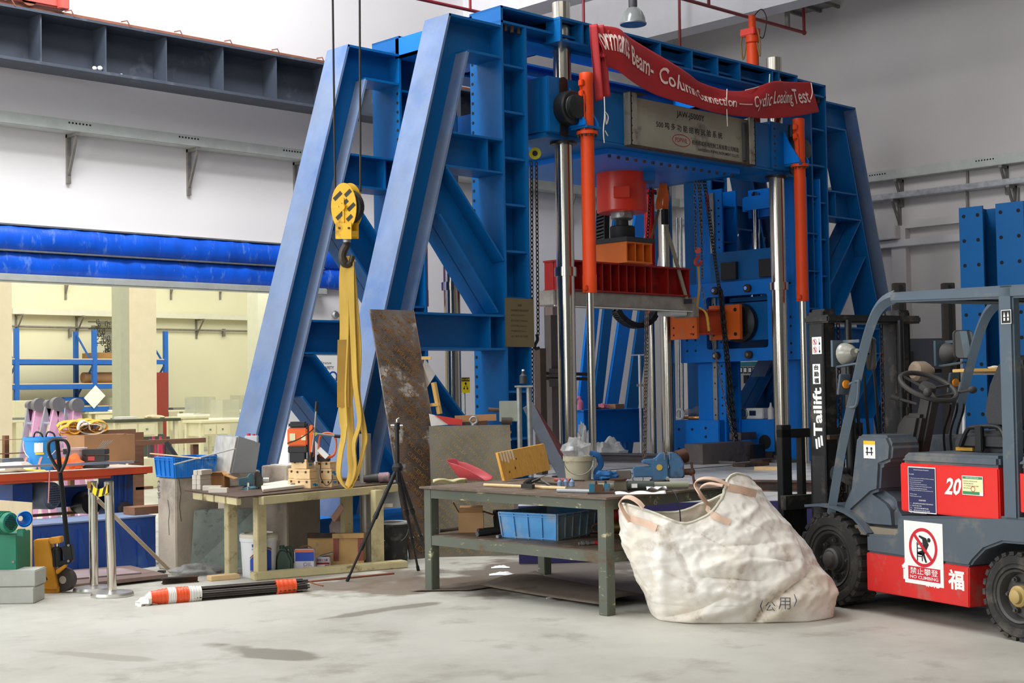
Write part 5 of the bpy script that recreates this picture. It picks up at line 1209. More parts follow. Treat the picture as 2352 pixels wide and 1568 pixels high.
def patch(pts, w, name='handle_patch'):
    P = []
    for a, b in zip(pts[:-1], pts[1:]):
        for k in range(5): P.append((a[0]+(b[0]-a[0])*k/5, a[1]+(b[1]-a[1])*k/5))
    P.append(pts[-1]); W3 = [spoint(*q)-AD*.014 for q in P]
    for _ in range(2): W3 = [W3[0]]+[(W3[i-1]+W3[i]*2+W3[i+1])/4 for i in range(1, len(W3)-1)]+[W3[-1]]
    m = MB(); m.ribbon(W3, [AD.cross(W3[min(i+1, len(W3)-1)]-W3[max(i-1, 0)]) for i in range(len(W3))], w, .006); return m.build(name, BEI, sk)
patch([(1448, 1190), (1480, 1200), (1508, 1212)], .045); patch([(1672, 1118), (1705, 1125), (1736, 1133)], .05); patch([(1622, 1164), (1640, 1185), (1676, 1199)], .04)
def strap(pts, w, name='handle'):
    m = MB(); P = catmull(pts, 5); m.ribbon(P, [(AD*.9+BGz*.2+AR*.3) for _ in P], w, .006); return m.build(name, BEI, sk)
r1 = sack(200/360, 1); r2 = sack(225/360, 1)
strap([spoint(1446, 1196)-AD*.02, dep(1432, 1175, 9.05), dep(1424, 1155, 9.1), dep(1432, 1143, 9.12), dep(1448, 1142, 9.1), dep(1466, 1152, 9.05), spoint(1478, 1165)-AD*.01], .07)
strap([spoint(1628, 1160)-AD*.02, dep(1613, 1140, 9.0), dep(1597, 1115, 9.0), dep(1600, 1104, 9.02), dep(1618, 1098, 9.04), dep(1645, 1101, 9.06), spoint(1675, 1114)-AD*.01], .06)
strap([spoint(1626, 1158)+AD*.05, dep(1606, 1135, 9.25), dep(1610, 1118, 9.25), dep(1630, 1110, 9.25), dep(1660, 1115, 9.22)], .05)
# marker writing on the sack
m = MB()
for s, px, py, hh in (('(', 1744, 1382, .075), ('公', 1757, 1380, .06), ('用', 1787, 1376, .075), (')', 1822, 1370, .08)):
    vs_t, fs_t = text_geo(s, -.006, 1)
    if not vs_t: continue
    x0 = min(v.x for v in vs_t); y0 = min(v.y for v in vs_t); y1 = max(v.y for v in vs_t); kk = hh/(y1-y0)*362*1.0; out = []
    for v in vs_t:
        qx, qy = px+(v.x-x0)*kk, py+22-(v.y-y0)*kk; out.append(spoint(qx, qy)-AD*.02)
    m.add(out, fs_t)
MARK = pm('faded marker ink', (70, 70, 84), .8, var=.1)
m.build('marker_writing', MARK, sk, kind='stuff')

# ================================================================== BANNER
BANM = pm('red banner cloth', (158, 22, 28), .7, var=.08, scale=2.5, bump=.08, bscale=200)
PAIRS = [((1360, 56), (1388, 152)), ((1413, 65), (1415, 162)), ((1441, 86), (1450, 190)), ((1510, 131), (1505, 219)), ((1579, 172), (1575, 243)), ((1613, 193), (1620, 256)), ((1665, 208), (1665, 264)), ((1716, 207), (1720, 270)), ((1765, 189), (1770, 272)), ((1812, 187), (1822, 268)), ((1866, 188), (1876, 258))]
BT = [onY(*a, 10.36) for a, b in PAIRS]; BB = [onY(*b, 10.33) for a, b in PAIRS]
BT[0].y = 10.40; BT[-1].y = BT[-2].y = 10.42
def cr(P, u):
    n = len(P)-1; i = min(int(u*n), n-1); t = u*n-i; a, b, c, d = P[max(i-1, 0)], P[i], P[i+1], P[min(i+2, n)]
    return .5*((2*b)+(c-a)*t+(2*a-5*b+4*c-d)*t*t+(3*b-a-3*c+d)*t**3)
def ban(u, v):
    p = cr(BB, u).lerp(cr(BT, u), v); f = .016*math.sin(u*26+v*2.5)+.02*math.sin(u*11-v*5)+.02*NZ.noise(Vector((u*9, v*2.2, 3)))
    f += .045*math.exp(-((v-.62)/.12)**2)*math.exp(-((u-.42)/.18)**2)
    p.y = min(p.y-.03+f*.8-.05*math.sin(PI*v)*.6, 10.49); return p
bn = thing('banner', 'red cloth banner with white lettering sagging along the top blue beam', 'banner', (13.5, 10.4, 5.0))
m = MB(); m.grid(ban, 150, 18); m.build('banner_cloth', BANM, bn, smooth=180, solid=.003)
BL = pm('white banner lettering', (226, 196, 190), .7, var=.05)
def bantext(s, u0, u1, v0, v1):
    vs_t, fs_t = text_geo(s, .012, 3); x0 = min(v.x for v in vs_t); x1 = max(v.x for v in vs_t); y0 = min(v.y for v in vs_t); y1 = max(v.y for v in vs_t); out = []
    for v in vs_t:
        u = u0+(u1-u0)*(v.x-x0)/(x1-x0); w = v0+(v1-v0)*(v.y-y0)/(y1-y0); q = ban(u, w); out.append(q+V(0, -.014, 0))
    m = MB(); m.add(out, fs_t); return m.build('banner_lettering', BL, bn)
bantext('ormance', .01, .165, .38, .80); bantext('Beam-', .19, .28, .36, .78); bantext('Column', .30, .43, .34, .76); bantext('Connection', .445, .625, .30, .68); bantext('——', .635, .695, .42, .46); bantext('Cyclic', .705, .79, .22, .72); bantext('Loading', .80, .895, .28, .72); bantext('Test', .90, .965, .34, .78)
A0 = onY(1357, 54, 10.38)
def drape(u, v):
    q0 = onY(1356+30*u, 56+4*u, 10.38); q1 = onY(1366+32*u, 234-14*u, 10.36); p = q1.lerp(q0, v); p.y += .035*math.sin(u*13+v*1.5)-.02; return p
m = MB(); m.grid(drape, 24, 24); m.build('hanging_end', BANM, bn, smooth=180, solid=.003)
def drape2(u, v):
    q0 = onY(1388+16*u, 70, 10.34); q1 = onY(1378+18*u, 132-2*u, 10.31); p = q1.lerp(q0, v); p.y += .02*math.sin(u*8); return p
m = MB(); m.grid(drape2, 10, 10); m.build('folded_corner', BANM, bn, smooth=180, solid=.003)
CORD = pm('white cord', (214, 204, 186), .85, var=.05)
for pts in ([(1388, 222), (1389, 262), (1386, 300), (1388, 328)], [(1389, 255), (1397, 268), (1393, 285), (1390, 262)], [(1390, 300), (1396, 312)], [(1670, 204), (1669, 240), (1671, 290)], [(1863, 190), (1866, 212), (1862, 228)], [(1768, 170), (1767, 190)]):
    MB().tube(catmull([onY(a, b, 10.28) for a, b in pts], 4), .006, 6).build('tie_cord', CORD, bn)
MB().tube(catmull([onY(a, b, 10.33) for a, b in ((1712, 207), (1740, 200), (1767, 190))], 4), .005, 5).build('tie_cord', CORD, bn)

# ================================================================== CRANE HOOK WITH YELLOW SLING
hk = thing('crane_hook_block', 'yellow crane hook block with black stripes hanging on two wire ropes at the left', 'hook block', dep(797, 480, 9.7))
HT = 9.7
def hp_(px, py, dt=0): return dep(px, py, HT+dt)
YEL = pm('worn yellow paint', (232, 178, 10), .45, var=.06, scale=6, dirt=((150, 110, 20), .12, 7))
ROPE = pm('greasy wire rope', (44, 42, 40), .55, .4, var=.2, scale=60)
for a, b in (((755, -700), (770, 440)), ((823, -700), (828, 440))): MB().cyl(hp_(*a), hp_(*b), .0075, 8).build('wire_rope', ROPE, hk)
c = hp_(797, 475); hn = (CAM-c).normalized(); hx = Vector((0, 0, 1)).cross(hn).normalized(); hz = hn.cross(hx)
hx2 = (hx*.88+hn*.47).normalized(); hn2 = hx2.cross(hz)
def ell(rx, rz, n=32, dz=0): return [(rx*math.cos(2*PI*k/n), rz*math.sin(2*PI*k/n)+dz) for k in range(n)]
for s in (-1, 1): MB().prism(ell(.098, .165), c+hn2*(s*.045-.004), hx2, hz, hn2*.008).build('cheek_plate', YEL, hk)
MB().lathe([(.0, -.03), (.12, -.03), (.105, -.01), (.105, .01), (.12, .03), (0, .03)], c, hn2, 28).build('sheave', ROPE, hk)
m = MB()
for a, b, l in ((-.045, .075, .09), (.0, .02, .1), (-.03, -.06, .08), (.06, -.0, .08), (.045, -.075, .06), (.035, .095, .07)): m.fbox(c+hn2*.0505+hx2*a+hz*b, (hx2*.75+hz*.66).normalized()*l*.42, (hx2*-.66+hz*.75).normalized()*.013, hn2*.001)
m.build('black_stripe', pm('worn black stripe', (46, 42, 30), .6, var=.3, scale=20), hk)
MB().cyl(c+hn2*.05, c+hn2*.075, .022, 12).build('axle_nut', YEL, hk)
MB().fbox(c+hn2*.052-hz*.06, hx2*.006, hz*.12, hn2*.004).build('retainer_bar', YEL, hk)
c2 = hp_(797, 530)
MB().fbox(c2+hn2*.05, hx2*.062, hz*.055, hn2*.004).build('hook_housing_plate', YEL, hk); MB().fbox(c2-hn2*.05, hx2*.062, hz*.055, hn2*.004).build('hook_housing_plate', YEL, hk)
MB().fbox(c2+hz*-.02, hx2*.06, hz*.02, hn2*.05).cyl(c2-hz*.0, c2+hz*.05, .035, 14).build('trunnion', YEL, hk)
for a, b in ((-.03, .02), (.045, .02)): MB().cyl(c2+hn2*.054+hx2*a+hz*b, c2+hn2*.062+hx2*a+hz*b, .008, 8).build('bolt', IRON, hk)
hpts = [hp_(797, 545), hp_(796, 562), hp_(788, 578), hp_(787, 594), hp_(795, 607), hp_(806, 602), hp_(810, 585)]
MB().tube(catmull(hpts, 5), [.02]*5+[.028]*10+[.03]*5+[.026]*5+[.018]*5+[.008], 10).build('hook', pm('dark forged hook', (58, 50, 42), .5, .4, var=.2, dirt=((120, 96, 50), .2, 9)), hk)
MB().cyl(hp_(797, 556), hp_(797, 545), .028, 14).build('hook_collar', GALV, hk)
sl_ = thing('lifting_sling', 'long worn yellow webbing sling hanging in loops from the crane hook', 'sling', hp_(805, 860))
SLM = pm('worn yellow webbing', (196, 160, 70), .85, var=.12, scale=14, bump=.15, bscale=300, stretch=(1, 1, .2))
def loop(pts, w, tw): 
    P = catmull(pts, 5); n = len(P); wd_ = []
    for i in range(n):
        a = tw[0]+(tw[1]-tw[0])*i/(n-1); wd_.append(hx*math.cos(a)+hn*math.sin(a))
    m = MB(); m.ribbon(P, wd_, w, .008); m.build('webbing', SLM, sl_)
TW = 9.72
def sp_(px, py, d=0): return dep(px, py, TW+d)
loop([sp_(795, 600), sp_(790, 640), sp_(791, 760), sp_(786, 900), sp_(790, 990), sp_(782, 1040, .0), sp_(778, 1085, .0), sp_(785, 1108, .01), sp_(800, 1122, .04), sp_(812, 1108, .06)], [.07]*20+[.05]*26, (.3, 1.25))
loop([sp_(808, 1112, .05), sp_(820, 1090, .03), sp_(832, 1045, .02), sp_(838, 1008, .0), sp_(833, 975), sp_(820, 900), sp_(822, 800), sp_(813, 690), sp_(806, 620), sp_(797, 600)], [.045]*14+[.06]*32, (1.3, .3))
loop([sp_(800, 598, .03), sp_(801, 660, .03), sp_(803, 780, .03), sp_(801, 900, .03), sp_(806, 985, .05), sp_(804, 1040, .06), sp_(806, 1085, .07), sp_(798, 1116, .07)], [.07]*16+[.055]*20, (.2, 1.0))
loop([sp_(806, 600, -.02), sp_(808, 700, -.02), sp_(812, 800, -.02), sp_(816, 880, -.03), sp_(826, 965, -.03), sp_(813, 1018, -.02), sp_(816, 1070, .0), sp_(810, 1100, .03), sp_(800, 1120, .05)], [.045]*20+[.04]*21, (.4, 1.3))
loop([sp_(797, 596, .02), sp_(800, 589, .01), sp_(806, 600, -.02)], .07, (.4, .2))
MB().ribbon([sp_(789, 780, -.012), sp_(788, 850, -.012), sp_(788, 935, -.012)], hx, .082, .006).build('stitched_overlap', pm('darker yellow webbing', (170, 132, 56), .85, var=.12), sl_)
# yellow-green pulley and hoist chains in the frame
# ================================================================== LEFT WORK BENCH AND WHAT STANDS ROUND IT
CRM = pm('chipped cream paint', (196, 184, 142), .6, var=.08, scale=5, dirt=[((120, 88, 56), .16, 6, .05), ((150, 138, 104), .2, 3)])
A, B_, C_ = onz(531, 1318), onz(598, 1328), onz(868, 1303)
D_ = A+(C_-B_); e1 = (C_-B_).normalized(); e2 = (A-B_).normalized(); Z = Vector((0, 0, 1))
wb = thing('work_bench', 'cream steel bench with a loose dark top plate at the left of the yellow sling', 'table', (A+C_)/2)
for q in (A, B_, C_, D_): MB().fbox(q+Z*.33, e1*.04, e2*.035, Z*.33).build('leg', CRM, wb, bevel=.004)
ZB2 = .70
T_, L_, R_ = onz(547, 1141, ZB2), onz(424, 1125, ZB2), onz(920, 1107, ZB2); K_ = L_+(R_-T_)
m = MB(); m.add([T_, L_, K_, R_]+[q-Z*.01 for q in (T_, L_, K_, R_)], [(0, 1, 2, 3)[::-1], (4, 5, 6, 7), (0, 4, 5, 1)[::-1], (1, 5, 6, 2)[::-1], (2, 6, 7, 3)[::-1], (3, 7, 4, 0)[::-1]]); m.build('top_plate', pm('dark brown top plate', (88, 70, 58), .6, .3, var=.2, scale=6), wb)
m = MB(); ef = (R_-T_).normalized(); m.fbox(T_+ef*.16+(R_-T_)*.46-Z*.045, (R_-T_)*.42, Vector((-ef.y, ef.x, 0))*.03, Z*.032); m.build('front_apron', CRM, wb, bevel=.003)
ee = (L_-T_).normalized(); nn = Vector((-ee.y, ee.x, 0))
for k in range(4):
    q = T_+(L_-T_)*(.14+.21*k); MB().fbox(q-Z*.04-nn*.03, ee*.1, nn*.02, Z*.028).build('side_apron', CRM, wb, bevel=.004)
g0, g1 = onz(580, 1332), onz(930, 1302)
MB().bar(g0+Z*.03, g1+Z*.03, .13, .06).build('floor_beam', CRM, wb, bevel=.008)
tag(MB().cyl(onz(680, 1338, .008), onz(905, 1316, .008), .008, 8).build('rebar', RUST), 'rusty reinforcing bar on the floor along the bench beam', 'bar')
tag(MB().cyl(onz(712, 1337, .005), onz(742, 1345, .005), .005, 8).build('rebar_stub', RUST), 'tiny rusty bar end on the floor before the bench', 'bar')
tag(MB().bar(onz(480, 1328, .02), onz(545, 1322, .02), .1, .04).build('timber_block', WOOD, bevel=.004), 'pale timber block on the floor at the left bench leg', 'block')
# small mortar prisms
MORT = pm('pale mortar', (206, 198, 184), .9, var=.08, scale=9)
def zb(px, py, z=ZB2): return onz(px, py, z)
sx_ = (AR*.93-AD*.36).normalized(); sy_ = Vector((-sx_.y, sx_.x, 0))
base = zb(439, 1127); k_ = 0
proto = None
def prism_at(c, rz, label, grp='mortar prisms on the left bench'):
    global proto
    if proto is None:
        proto = MB().box(-.08, .08, -.02, .02, 0, .04).build('mortar_prism', MORT, bevel=.002); tag(proto, label, 'mortar prism', grp); proto.location = c; proto.rotation_euler = (0, 0, rz)
    else:
        o = proto.copy(); COL.objects.link(o); o.location = c; o.rotation_euler = (0, 0, rz); o['label'] = label
ang = math.atan2(sy_.y, sy_.x)-.0
nm = ['bottom', 'second', 'third', 'top']
b0 = zb(438, 1124)
for r in range(4):
    for cidx in range(2 if r in (0, 3) else 1):
        wdt = .042 if r in (0, 3) else .0
        prism_at(b0+sx_*(.02+.044*cidx+(.012 if r == 3 else 0))+sy_*.10+Z*.0405*r, ang if True else 0, 'pale mortar prism, %s layer of the stack left of the carton, %s one' % (nm[r], 'left' if cidx == 0 else 'right'))
    if r in (1, 2): prism_at(b0+sx_*.062+sy_*.10+Z*.0405*r, ang, 'pale mortar prism, %s layer of the stack left of the carton, right one' % nm[r])
b1 = zb(528, 1116)
for r in range(3): prism_at(b1+sy_*.05+Z*.0405*r, ang, 'pale mortar prism in the %s layer behind the carton, next to the vise' % ['bottom', 'middle', 'top'][r])
av = math.atan2(sx_.y, sx_.x)+.2
prism_at(zb(488, 1126)+AD*.0, av, 'pale mortar prism lying loose in front of the carton, the rear of two'); prism_at(zb(502, 1131), av, 'pale mortar prism lying loose in front of the carton, the front of two')
carton('mortar_carton', 'small printed brown carton with open flaps on the left bench', zb(490, 1120)+AD*.10, (sx_*.95+sy_*.2), .20, .12, .10, pm('printed brown carton', (170, 124, 76), .8, var=.06, dirt=((96, 66, 40), .08, 5, .02)))
# second vise
p = zb(576, 1123); vx, vy = (AR*.9+AD*.3).normalized(), (AD*.9-AR*.3).normalized()
VB2 = pm('worn teal vise paint', (70, 104, 116), .5, .3, var=.15, scale=9, dirt=((60, 58, 54), .25, 9))
v2 = thing('bench_vise', 'small worn teal vise clamped at the front corner of the left bench', 'vise', p)
def vq(a, b, z): return p+vx*a+vy*b+Z*z
MB().lathe([(0, 0), (.07, 0), (.07, .015), (.045, .03), (0, .03)], p, seg=20).build('vise_base', VB2, v2)
m = MB(); m.prism([(-.10, .03), (.02, .03), (.025, .09), (.02, .13), (-.005, .135), (-.03, .10), (-.10, .095)], vq(0, -.035, 0), vx, Z, vy*.07); m.build('fixed_jaw_body', VB2, v2, bevel=.006)
m = MB(); m.prism([(.035, .02), (.075, .0), (.10, .04), (.10, .09), (.07, .145), (.035, .145)], vq(0, -.035, 0), vx, Z, vy*.07); m.build('sliding_jaw', pm('greasy dark iron', (70, 70, 66), .5, .6, var=.2), v2, bevel=.008)
MB().cyl(vq(.1, -.01, .075), vq(.15, -.02, .075), .02, 12).build('screw_head', GALV, v2)
MB().cyl(vq(-.03, -.06, .0), vq(-.03, -.06, .06), .008, 8).cyl(vq(-.03, -.06, -.04), vq(-.03, -.06, -.02), .012, 6).build('clamp_screw', CHROME, v2)
# laminated board and the wooden instrument boxes
m = MB(); q = [zb(600, 1131), zb(598, 1119), zb(668, 1108), zb(724, 1118)]; q[0] = zb(604, 1132)
m.add([x+Z*.004 for x in q]+[x+Z*.03 for x in q], [(0, 1, 2, 3), (4, 7, 6, 5), (0, 4, 5, 1), (1, 5, 6, 2), (2, 6, 7, 3), (3, 7, 4, 0)]); tag(m.build('laminated_board', pm('white laminate on wood', (226, 214, 196), .6, var=.05, scale=3), bevel=.004), 'white laminated board with brown edge lying on the left bench', 'board')
BXW = pm('pale beech box', (226, 192, 142), .55, var=.08, scale=6, stretch=(1, 7, 7))
BXE = pm('box end grain', (206, 166, 116), .6, var=.1, scale=6, stretch=(7, 1, 7))
TAPE = pm('blue tape', (20, 140, 200), .6, var=.03)
bxx = (AR*.85-AD*.53).normalized(); bxy = Vector((-bxx.y, bxx.x, 0))
def wbox(c, L, W_, H, label, tape=(), rz=0.0, holes=True):
    ex = Matrix.Rotation(rz, 3, 'Z') @ bxx; ey = Vector((-ex.y, ex.x, 0)); t = thing('wooden_box', label, 'box', c, 0, 'wooden instrument boxes on the left bench')
    MB().fbox(c+Z*H*.36, ex*L/2, ey*W_/2, Z*H*.355).build('box_body', BXW, t, bevel=.002); MB().fbox(c+Z*H*.86, ex*L/2, ey*W_/2, Z*H*.135).build('lid', BXW, t, bevel=.002)
    for s in (-.25, .25): MB().fbox(c+ex*0-ey*(W_/2+.001)+ex*(s*L)+Z*H*.7, ex*.008, ey*.0015, Z*.009).build('clasp', pm('dark clasp', (66, 58, 50), .5, .5), t)
    for a, b in tape: MB().fbox(c+ex*(L/2+.001)+ey*a+Z*b, ey*.024, ex*.0008, Z*.008).build('tape_strip', TAPE, t)
    return t
bx0 = zb(698, 1118)
L1, W1, H1 = .155, .11, .072
wx = (AR*.80-AD*.6).normalized()
bxx = (AR*.92-AD*.40).normalized(); bxy = Vector((-bxx.y, bxx.x, 0))
c0 = zb(702, 1121)+AD*.06
wbox(c0, .15, .12, .075, 'pale wooden box at the bottom front of the stack on the left bench', ((.0, .03), (.03, .022)))
wbox(c0-AR*.085+AD*.10, .13, .12, .075, 'pale wooden box at the bottom rear left of the stack on the left bench')
wbox(c0+Z*.077-AR*.01, .16, .12, .083, 'pale wooden box in the middle front of the stack on the left bench')
wbox(c0-AR*.085+AD*.12+Z*.077, .13, .12, .083, 'pale wooden box in the middle rear left of the stack on the left bench')
wbox(c0+Z*.162-AR*.035+AD*.02, .15, .12, .08, 'pale wooden box on top of the stack with a yellow and a blue sticker', ((.0, .03),))
c1 = zb(752, 1119)+AD*.09
wbox(c1, .12, .11, .06, 'pale wooden box at the bottom of the right pile beside the yellow sling', ((.0, .04),)); wbox(c1+Z*.062, .12, .11, .095, 'pale wooden box in the middle of the right pile beside the yellow sling', ((-.02, .06), (.01, .045))); wbox(c1+Z*.159-AR*.02, .14, .11, .055, 'pale wooden box on top of the right pile with a black charger on it')
q = c1+Z*.215-AR*.04
t = thing('charger', 'small black charger with a cable on top of the right wooden box pile', 'charger', q); MB().fbox(q+Z*.03, AR*.055, AD*.03, Z*.03).build('charger_body', pm('dusty black plastic box', (58, 56, 54), .6), t, bevel=.006)
MB().tube(catmull([q+AR*.04-AD*.03+Z*.02, q+AR*.05-AD*.06-Z*.06, q+AR*.08-AD*.07-Z*.14, q+AR*.03-AD*.08-Z*.2, q-AR*.02-AD*.07-Z*.12, q-AR*.02-AD*.04+Z*.0]), .003, 5).build('cable', BLACK, t)
# magnetic drill
q = onz(692, 1062, ZB2+.10); DT = (q-CAM).dot(_f)
t = thing('magnetic_drill', 'orange and black magnetic core drill standing behind the wooden boxes', 'drill', q)
def dq(px, py, d=0): return dep(px, py, 11.75+d)
OR2 = pm('orange drill housing', (236, 104, 30), .45, var=.05)
def vblock(px0, px1, py0, py1, dpt, name, mat, par, d0=0, bev=.006):
    a, b = dq(px0, py1, d0), dq(px1, py0, d0); c = (a+b)/2; w = (Vector((b.x, b.y, 0))-Vector((a.x, a.y, 0))).length/2; h = (b.z-a.z)/2
    return MB().fbox(c+AD*dpt/2, AR*w, AD*dpt/2, Z*h).build(name, mat, par, bevel=bev)
vblock(660, 705, 982, 1025, .14, 'motor_housing', OR2, t, bev=.012); vblock(662, 703, 968, 983, .13, 'motor_cap', SEATM, t, bev=.015); vblock(661, 705, 1024, 1040, .13, 'gear_case', SEATM, t); vblock(665, 700, 1038, 1062, .11, 'spindle_block', SEATM, t)
vblock(706, 718, 976, 1062, .12, 'slide_column', BLACK, t, .02); vblock(711, 719, 976, 1050, .03, 'orange_side_plate', OR2, t, -.02)
MB().fbox(dq(690, 1120)+AD*.1+Z*.0, AR*.09, AD*.06, Z*.03).fbox(dq(700, 1090)+AD*.1, AR*.03, AD*.03, Z*.12).build('magnet_base', BLACK, t)
vblock(665, 678, 995, 1012, .004, 'rating_label', pm('cream label', (232, 226, 180), .6), t, -.006, .0); vblock(692, 702, 1000, 1011, .004, 'rating_label', MATS['cream label'], t, -.006, .0)
MB().cyl(dq(723, 996, -.05), dq(723, 996, .06), .018, 14).build('feed_hub', pm('yellow hub', (220, 190, 40), .5), t)
MB().cyl(dq(722, 994, -.05), dq(726, 944, -.05), .008, 10).cyl(dq(722, 996, -.05), dq(716, 1040, -.05), .008, 10).cyl(dq(726, 996, -.04), dq(770, 1001, .0), .009, 10).build('feed_handle', GALV, t)
MB().cyl(dq(726, 944, -.05), dq(728, 922, -.05), .013, 10).cyl(dq(716, 1038, -.05), dq(713, 1056, -.05), .013, 10).cyl(dq(768, 1001, 0), dq(790, 1003, .01), .014, 10).build('handle_grip', BLACK, t)
MB().tube(catmull([dq(660, 1018, -.03), dq(690, 1006, -.06), (dq(716, 988, -.07)), dq(722, 975, -.03)]), .005, 6).build('cable', BLACK, t)
MB().fbox(dq(742, 1040), (AR*.5-Z*.5)*.07, AD*.015, (AR*.5+Z*.5)*.03).build('label_plate', WHITEP, t); 
p_ = []
for k in range(40):
    a_ = .5+k*.33; p_.append(dq(752+22*math.cos(a_)+2*math.sin(k), 1020-27*math.sin(a_)+k*.12, .01+.001*k))
tag(MB().tube(p_, .008, 6).build('orange_hose', pm('orange hose', (232, 112, 60), .5, var=.05)), 'coil of orange hose hanging beside the magnetic drill', 'hose')
# grinders and grimy bottles at the right end of the bench
q = zb(868, 1110)+AD*.06
t = thing('polisher', 'grimy grey power tool with a pink sleeve at the right bench end', 'power tool', q)
MB().cyl(q-AR*.13+Z*.04, q+AR*.0+Z*.045, .03, 14, .04).build('tool_body', pm('grimy dark tool', (60, 58, 56), .6, var=.2, dirt=((120, 112, 106), .2, 12)), t)
MB().cyl(q+AR*.0+Z*.045, q+AR*.10+Z*.05, .045, 16).build('sleeve', pm('grimy pink sleeve', (150, 120, 126), .7, var=.25, scale=14, dirt=((80, 76, 74), .3, 9)), t, bevel=.008)
MB().tube(catmull([q+AR*.1+Z*.05, q+AR*.16+Z*.07, q+AR*.2+Z*.05]), .012, 6).build('nozzle', BLACK, t)
for k, (px, py) in enumerate(((834, 1085), (770, 1098))):
    q = zb(px, py+18)+AD*.12+Z*.05; t = thing('grinding_wheel', ('dark red grinding disc beside the yellow sling on the left bench' if k == 0 else 'dark red grinding disc behind the yellow sling loop on the left bench'), 'grinding disc', q); n_ = (CAM-q).normalized()
    MB().lathe([(0, -.01), (.042, -.01), (.042, .01), (0, .01)], q, n_, 20).build('disc', pm('dark red disc', (92, 30, 28), .7, var=.1), t); MB().lathe([(0, .01), (.012, .01), (.012, .02), (0, .02)], q, n_, 10).build('nut', CHROME, t)
q = zb(885, 1104)+AD*.1; tag(MB().bar(q-AR*.5+Z*.012, q+AR*.12+Z*.012, .05, .02).build('dark_strip', IRON), 'dark steel strip lying along the back edge of the left bench', 'strip')
# big pipe standing behind the bench
q = onz(842, 1292); tag(MB().cyl(q, q+Z*1.13, .052, 28).build('steel_pipe', pm('dull galvanised pipe', (150, 148, 140), .4, .7, var=.08, scale=3, stretch=(1, 1, .2))), 'dull grey steel pipe standing upright behind the left bench', 'pipe')
# concrete posts, crate, cabinet
CON2 = pm('cracked concrete', (176, 164, 148), .92, var=.12, scale=4, bump=.3, bscale=26, dirt=[((122, 114, 104), .2, 3, .12), ((190, 184, 174), .15, 2.5)])
def post(px, py, xl, xr, h, label, grp='concrete test blocks behind the left bench'):
    q = onz(px, py); m = MB(); m.box(q.x, q.x+xr, q.y, q.y+xl, 0, h); t = thing('concrete_post', label, 'concrete block', (q.x+xr/2, q.y+xl/2, 0), 0, grp)
    m.build('post_body', CON2, t, bevel=.008); return t, q
p1_, q1 = post(405, 1312, .30, .42, .79, 'cracked concrete test block under the blue crate')
m = MB()
for pts in ([(q1.x+.03, q1.y-.001, .78), (q1.x+.05, q1.y-.001, .66), (q1.x+.035, q1.y-.001, .55), (q1.x+.05, q1.y-.001, .42)], [(q1.x-.001, q1.y+.13, .6), (q1.x-.001, q1.y+.10, .5), (q1.x-.001, q1.y+.12, .42), (q1.x-.001, q1.y+.11, .3)]): m.tube(pts, .003, 4)
m.build('crack', pm('crack', (60, 54, 48), .9), p1_, kind='stuff')
m = MB(); text(m, '试件3', (q1.x-.0005, q1.y+.255, .60), (0, 0, 1), (0, 1, 0), w=.16, h=.05); m.build('marker_writing', MARK, p1_)
p2_, q2 = post(661, 1294, .40, .36, .85, 'concrete test block standing behind the glass sheets and the white pail')
post(535, 1288, .35, .3, .80, 'dark concrete test block between the two others behind the bench')
m = MB(); q = Vector((q2.x, q2.y, .845)); tag(MB().box(q.x+.02, q.x+.34, q.y+.02, q.y+.3, .845, .862).build('cement_crust', pm('white cement crust', (206, 202, 194), .9, var=.08, bump=.3, bscale=40), bevel=.006), 'white crust of cement on top of the block behind the bench', 'cement')
cc0 = Vector((q1.x+.17, q1.y+.12, .792))
crate('blue_crate', 'bright blue open crate with white scrapes on the cracked concrete test block', 'crate', cc0, (1, -.02, 0), .40, .32, .17, PLASTIC_B, None, 6)
MB_ = MB().bar(cc0+V(-.02, .0, .08), cc0+V(-.13, .1, .30), .05, .03); tag(MB_.build('black_bar', BLACK), 'black flat bar sticking out of the bright blue crate', 'bar')
tag(MB().bar(dep(400, 1066, 11.6), dep(540, 1030, 11.9), .03, .008).build('aluminium_strip', pm('pale aluminium', (206, 204, 200), .4, .5)), 'long pale metal strip lying over the bright blue crate towards the grey cabinet', 'strip')
tag(MB().bar(dep(345, 1041, 11.7), dep(462, 1052, 11.55), .014, .008).build('wooden_stick', WOOD), 'thin pale wooden stick across the bright blue crate', 'stick')
q = onz(545, 1092, .80); GC = pm('grey cabinet paint', (150, 158, 166), .5, var=.04); GCL = pm('pale dusty cabinet door', (198, 196, 188), .6, var=.06, scale=3, stretch=(1, 1, .3), dirt=((150, 146, 138), .15, 4))
t = thing('control_cabinet', 'tilted grey control cabinet with a dusty pale door leaning by the rear blue brace', 'cabinet', (q.x, q.y, .6))
fa = [dep(487, 1086, 12.3), dep(531, 1088, 12.15), dep(548, 1001, 12.15), dep(498, 998, 12.3)]; fb = [dep(531, 1088, 12.15), dep(588, 1086, 12.35), dep(599, 1017, 12.35), dep(548, 1001, 12.15)]
bk_ = AD*.28
m = MB(); a0, a1, a2, a3 = fa; b1, b2 = fb[1], fb[2]; c1_, c2_ = a0+(b1-a1), a3+(b2-a2)
m.add([a0, a1, b1, c1_, a3, a2, b2, c2_], [(0, 3, 2, 1), (4, 5, 6, 7), (1, 2, 6, 5), (2, 3, 7, 6), (3, 0, 4, 7), (0, 1, 5, 4)]); m.build('cabinet_body', GC, t, bevel=.006)
nrm_ = (a1-a0).cross(a3-a0).normalized(); nrm_ = -nrm_ if nrm_.dot(CAM-a0) < 0 else nrm_
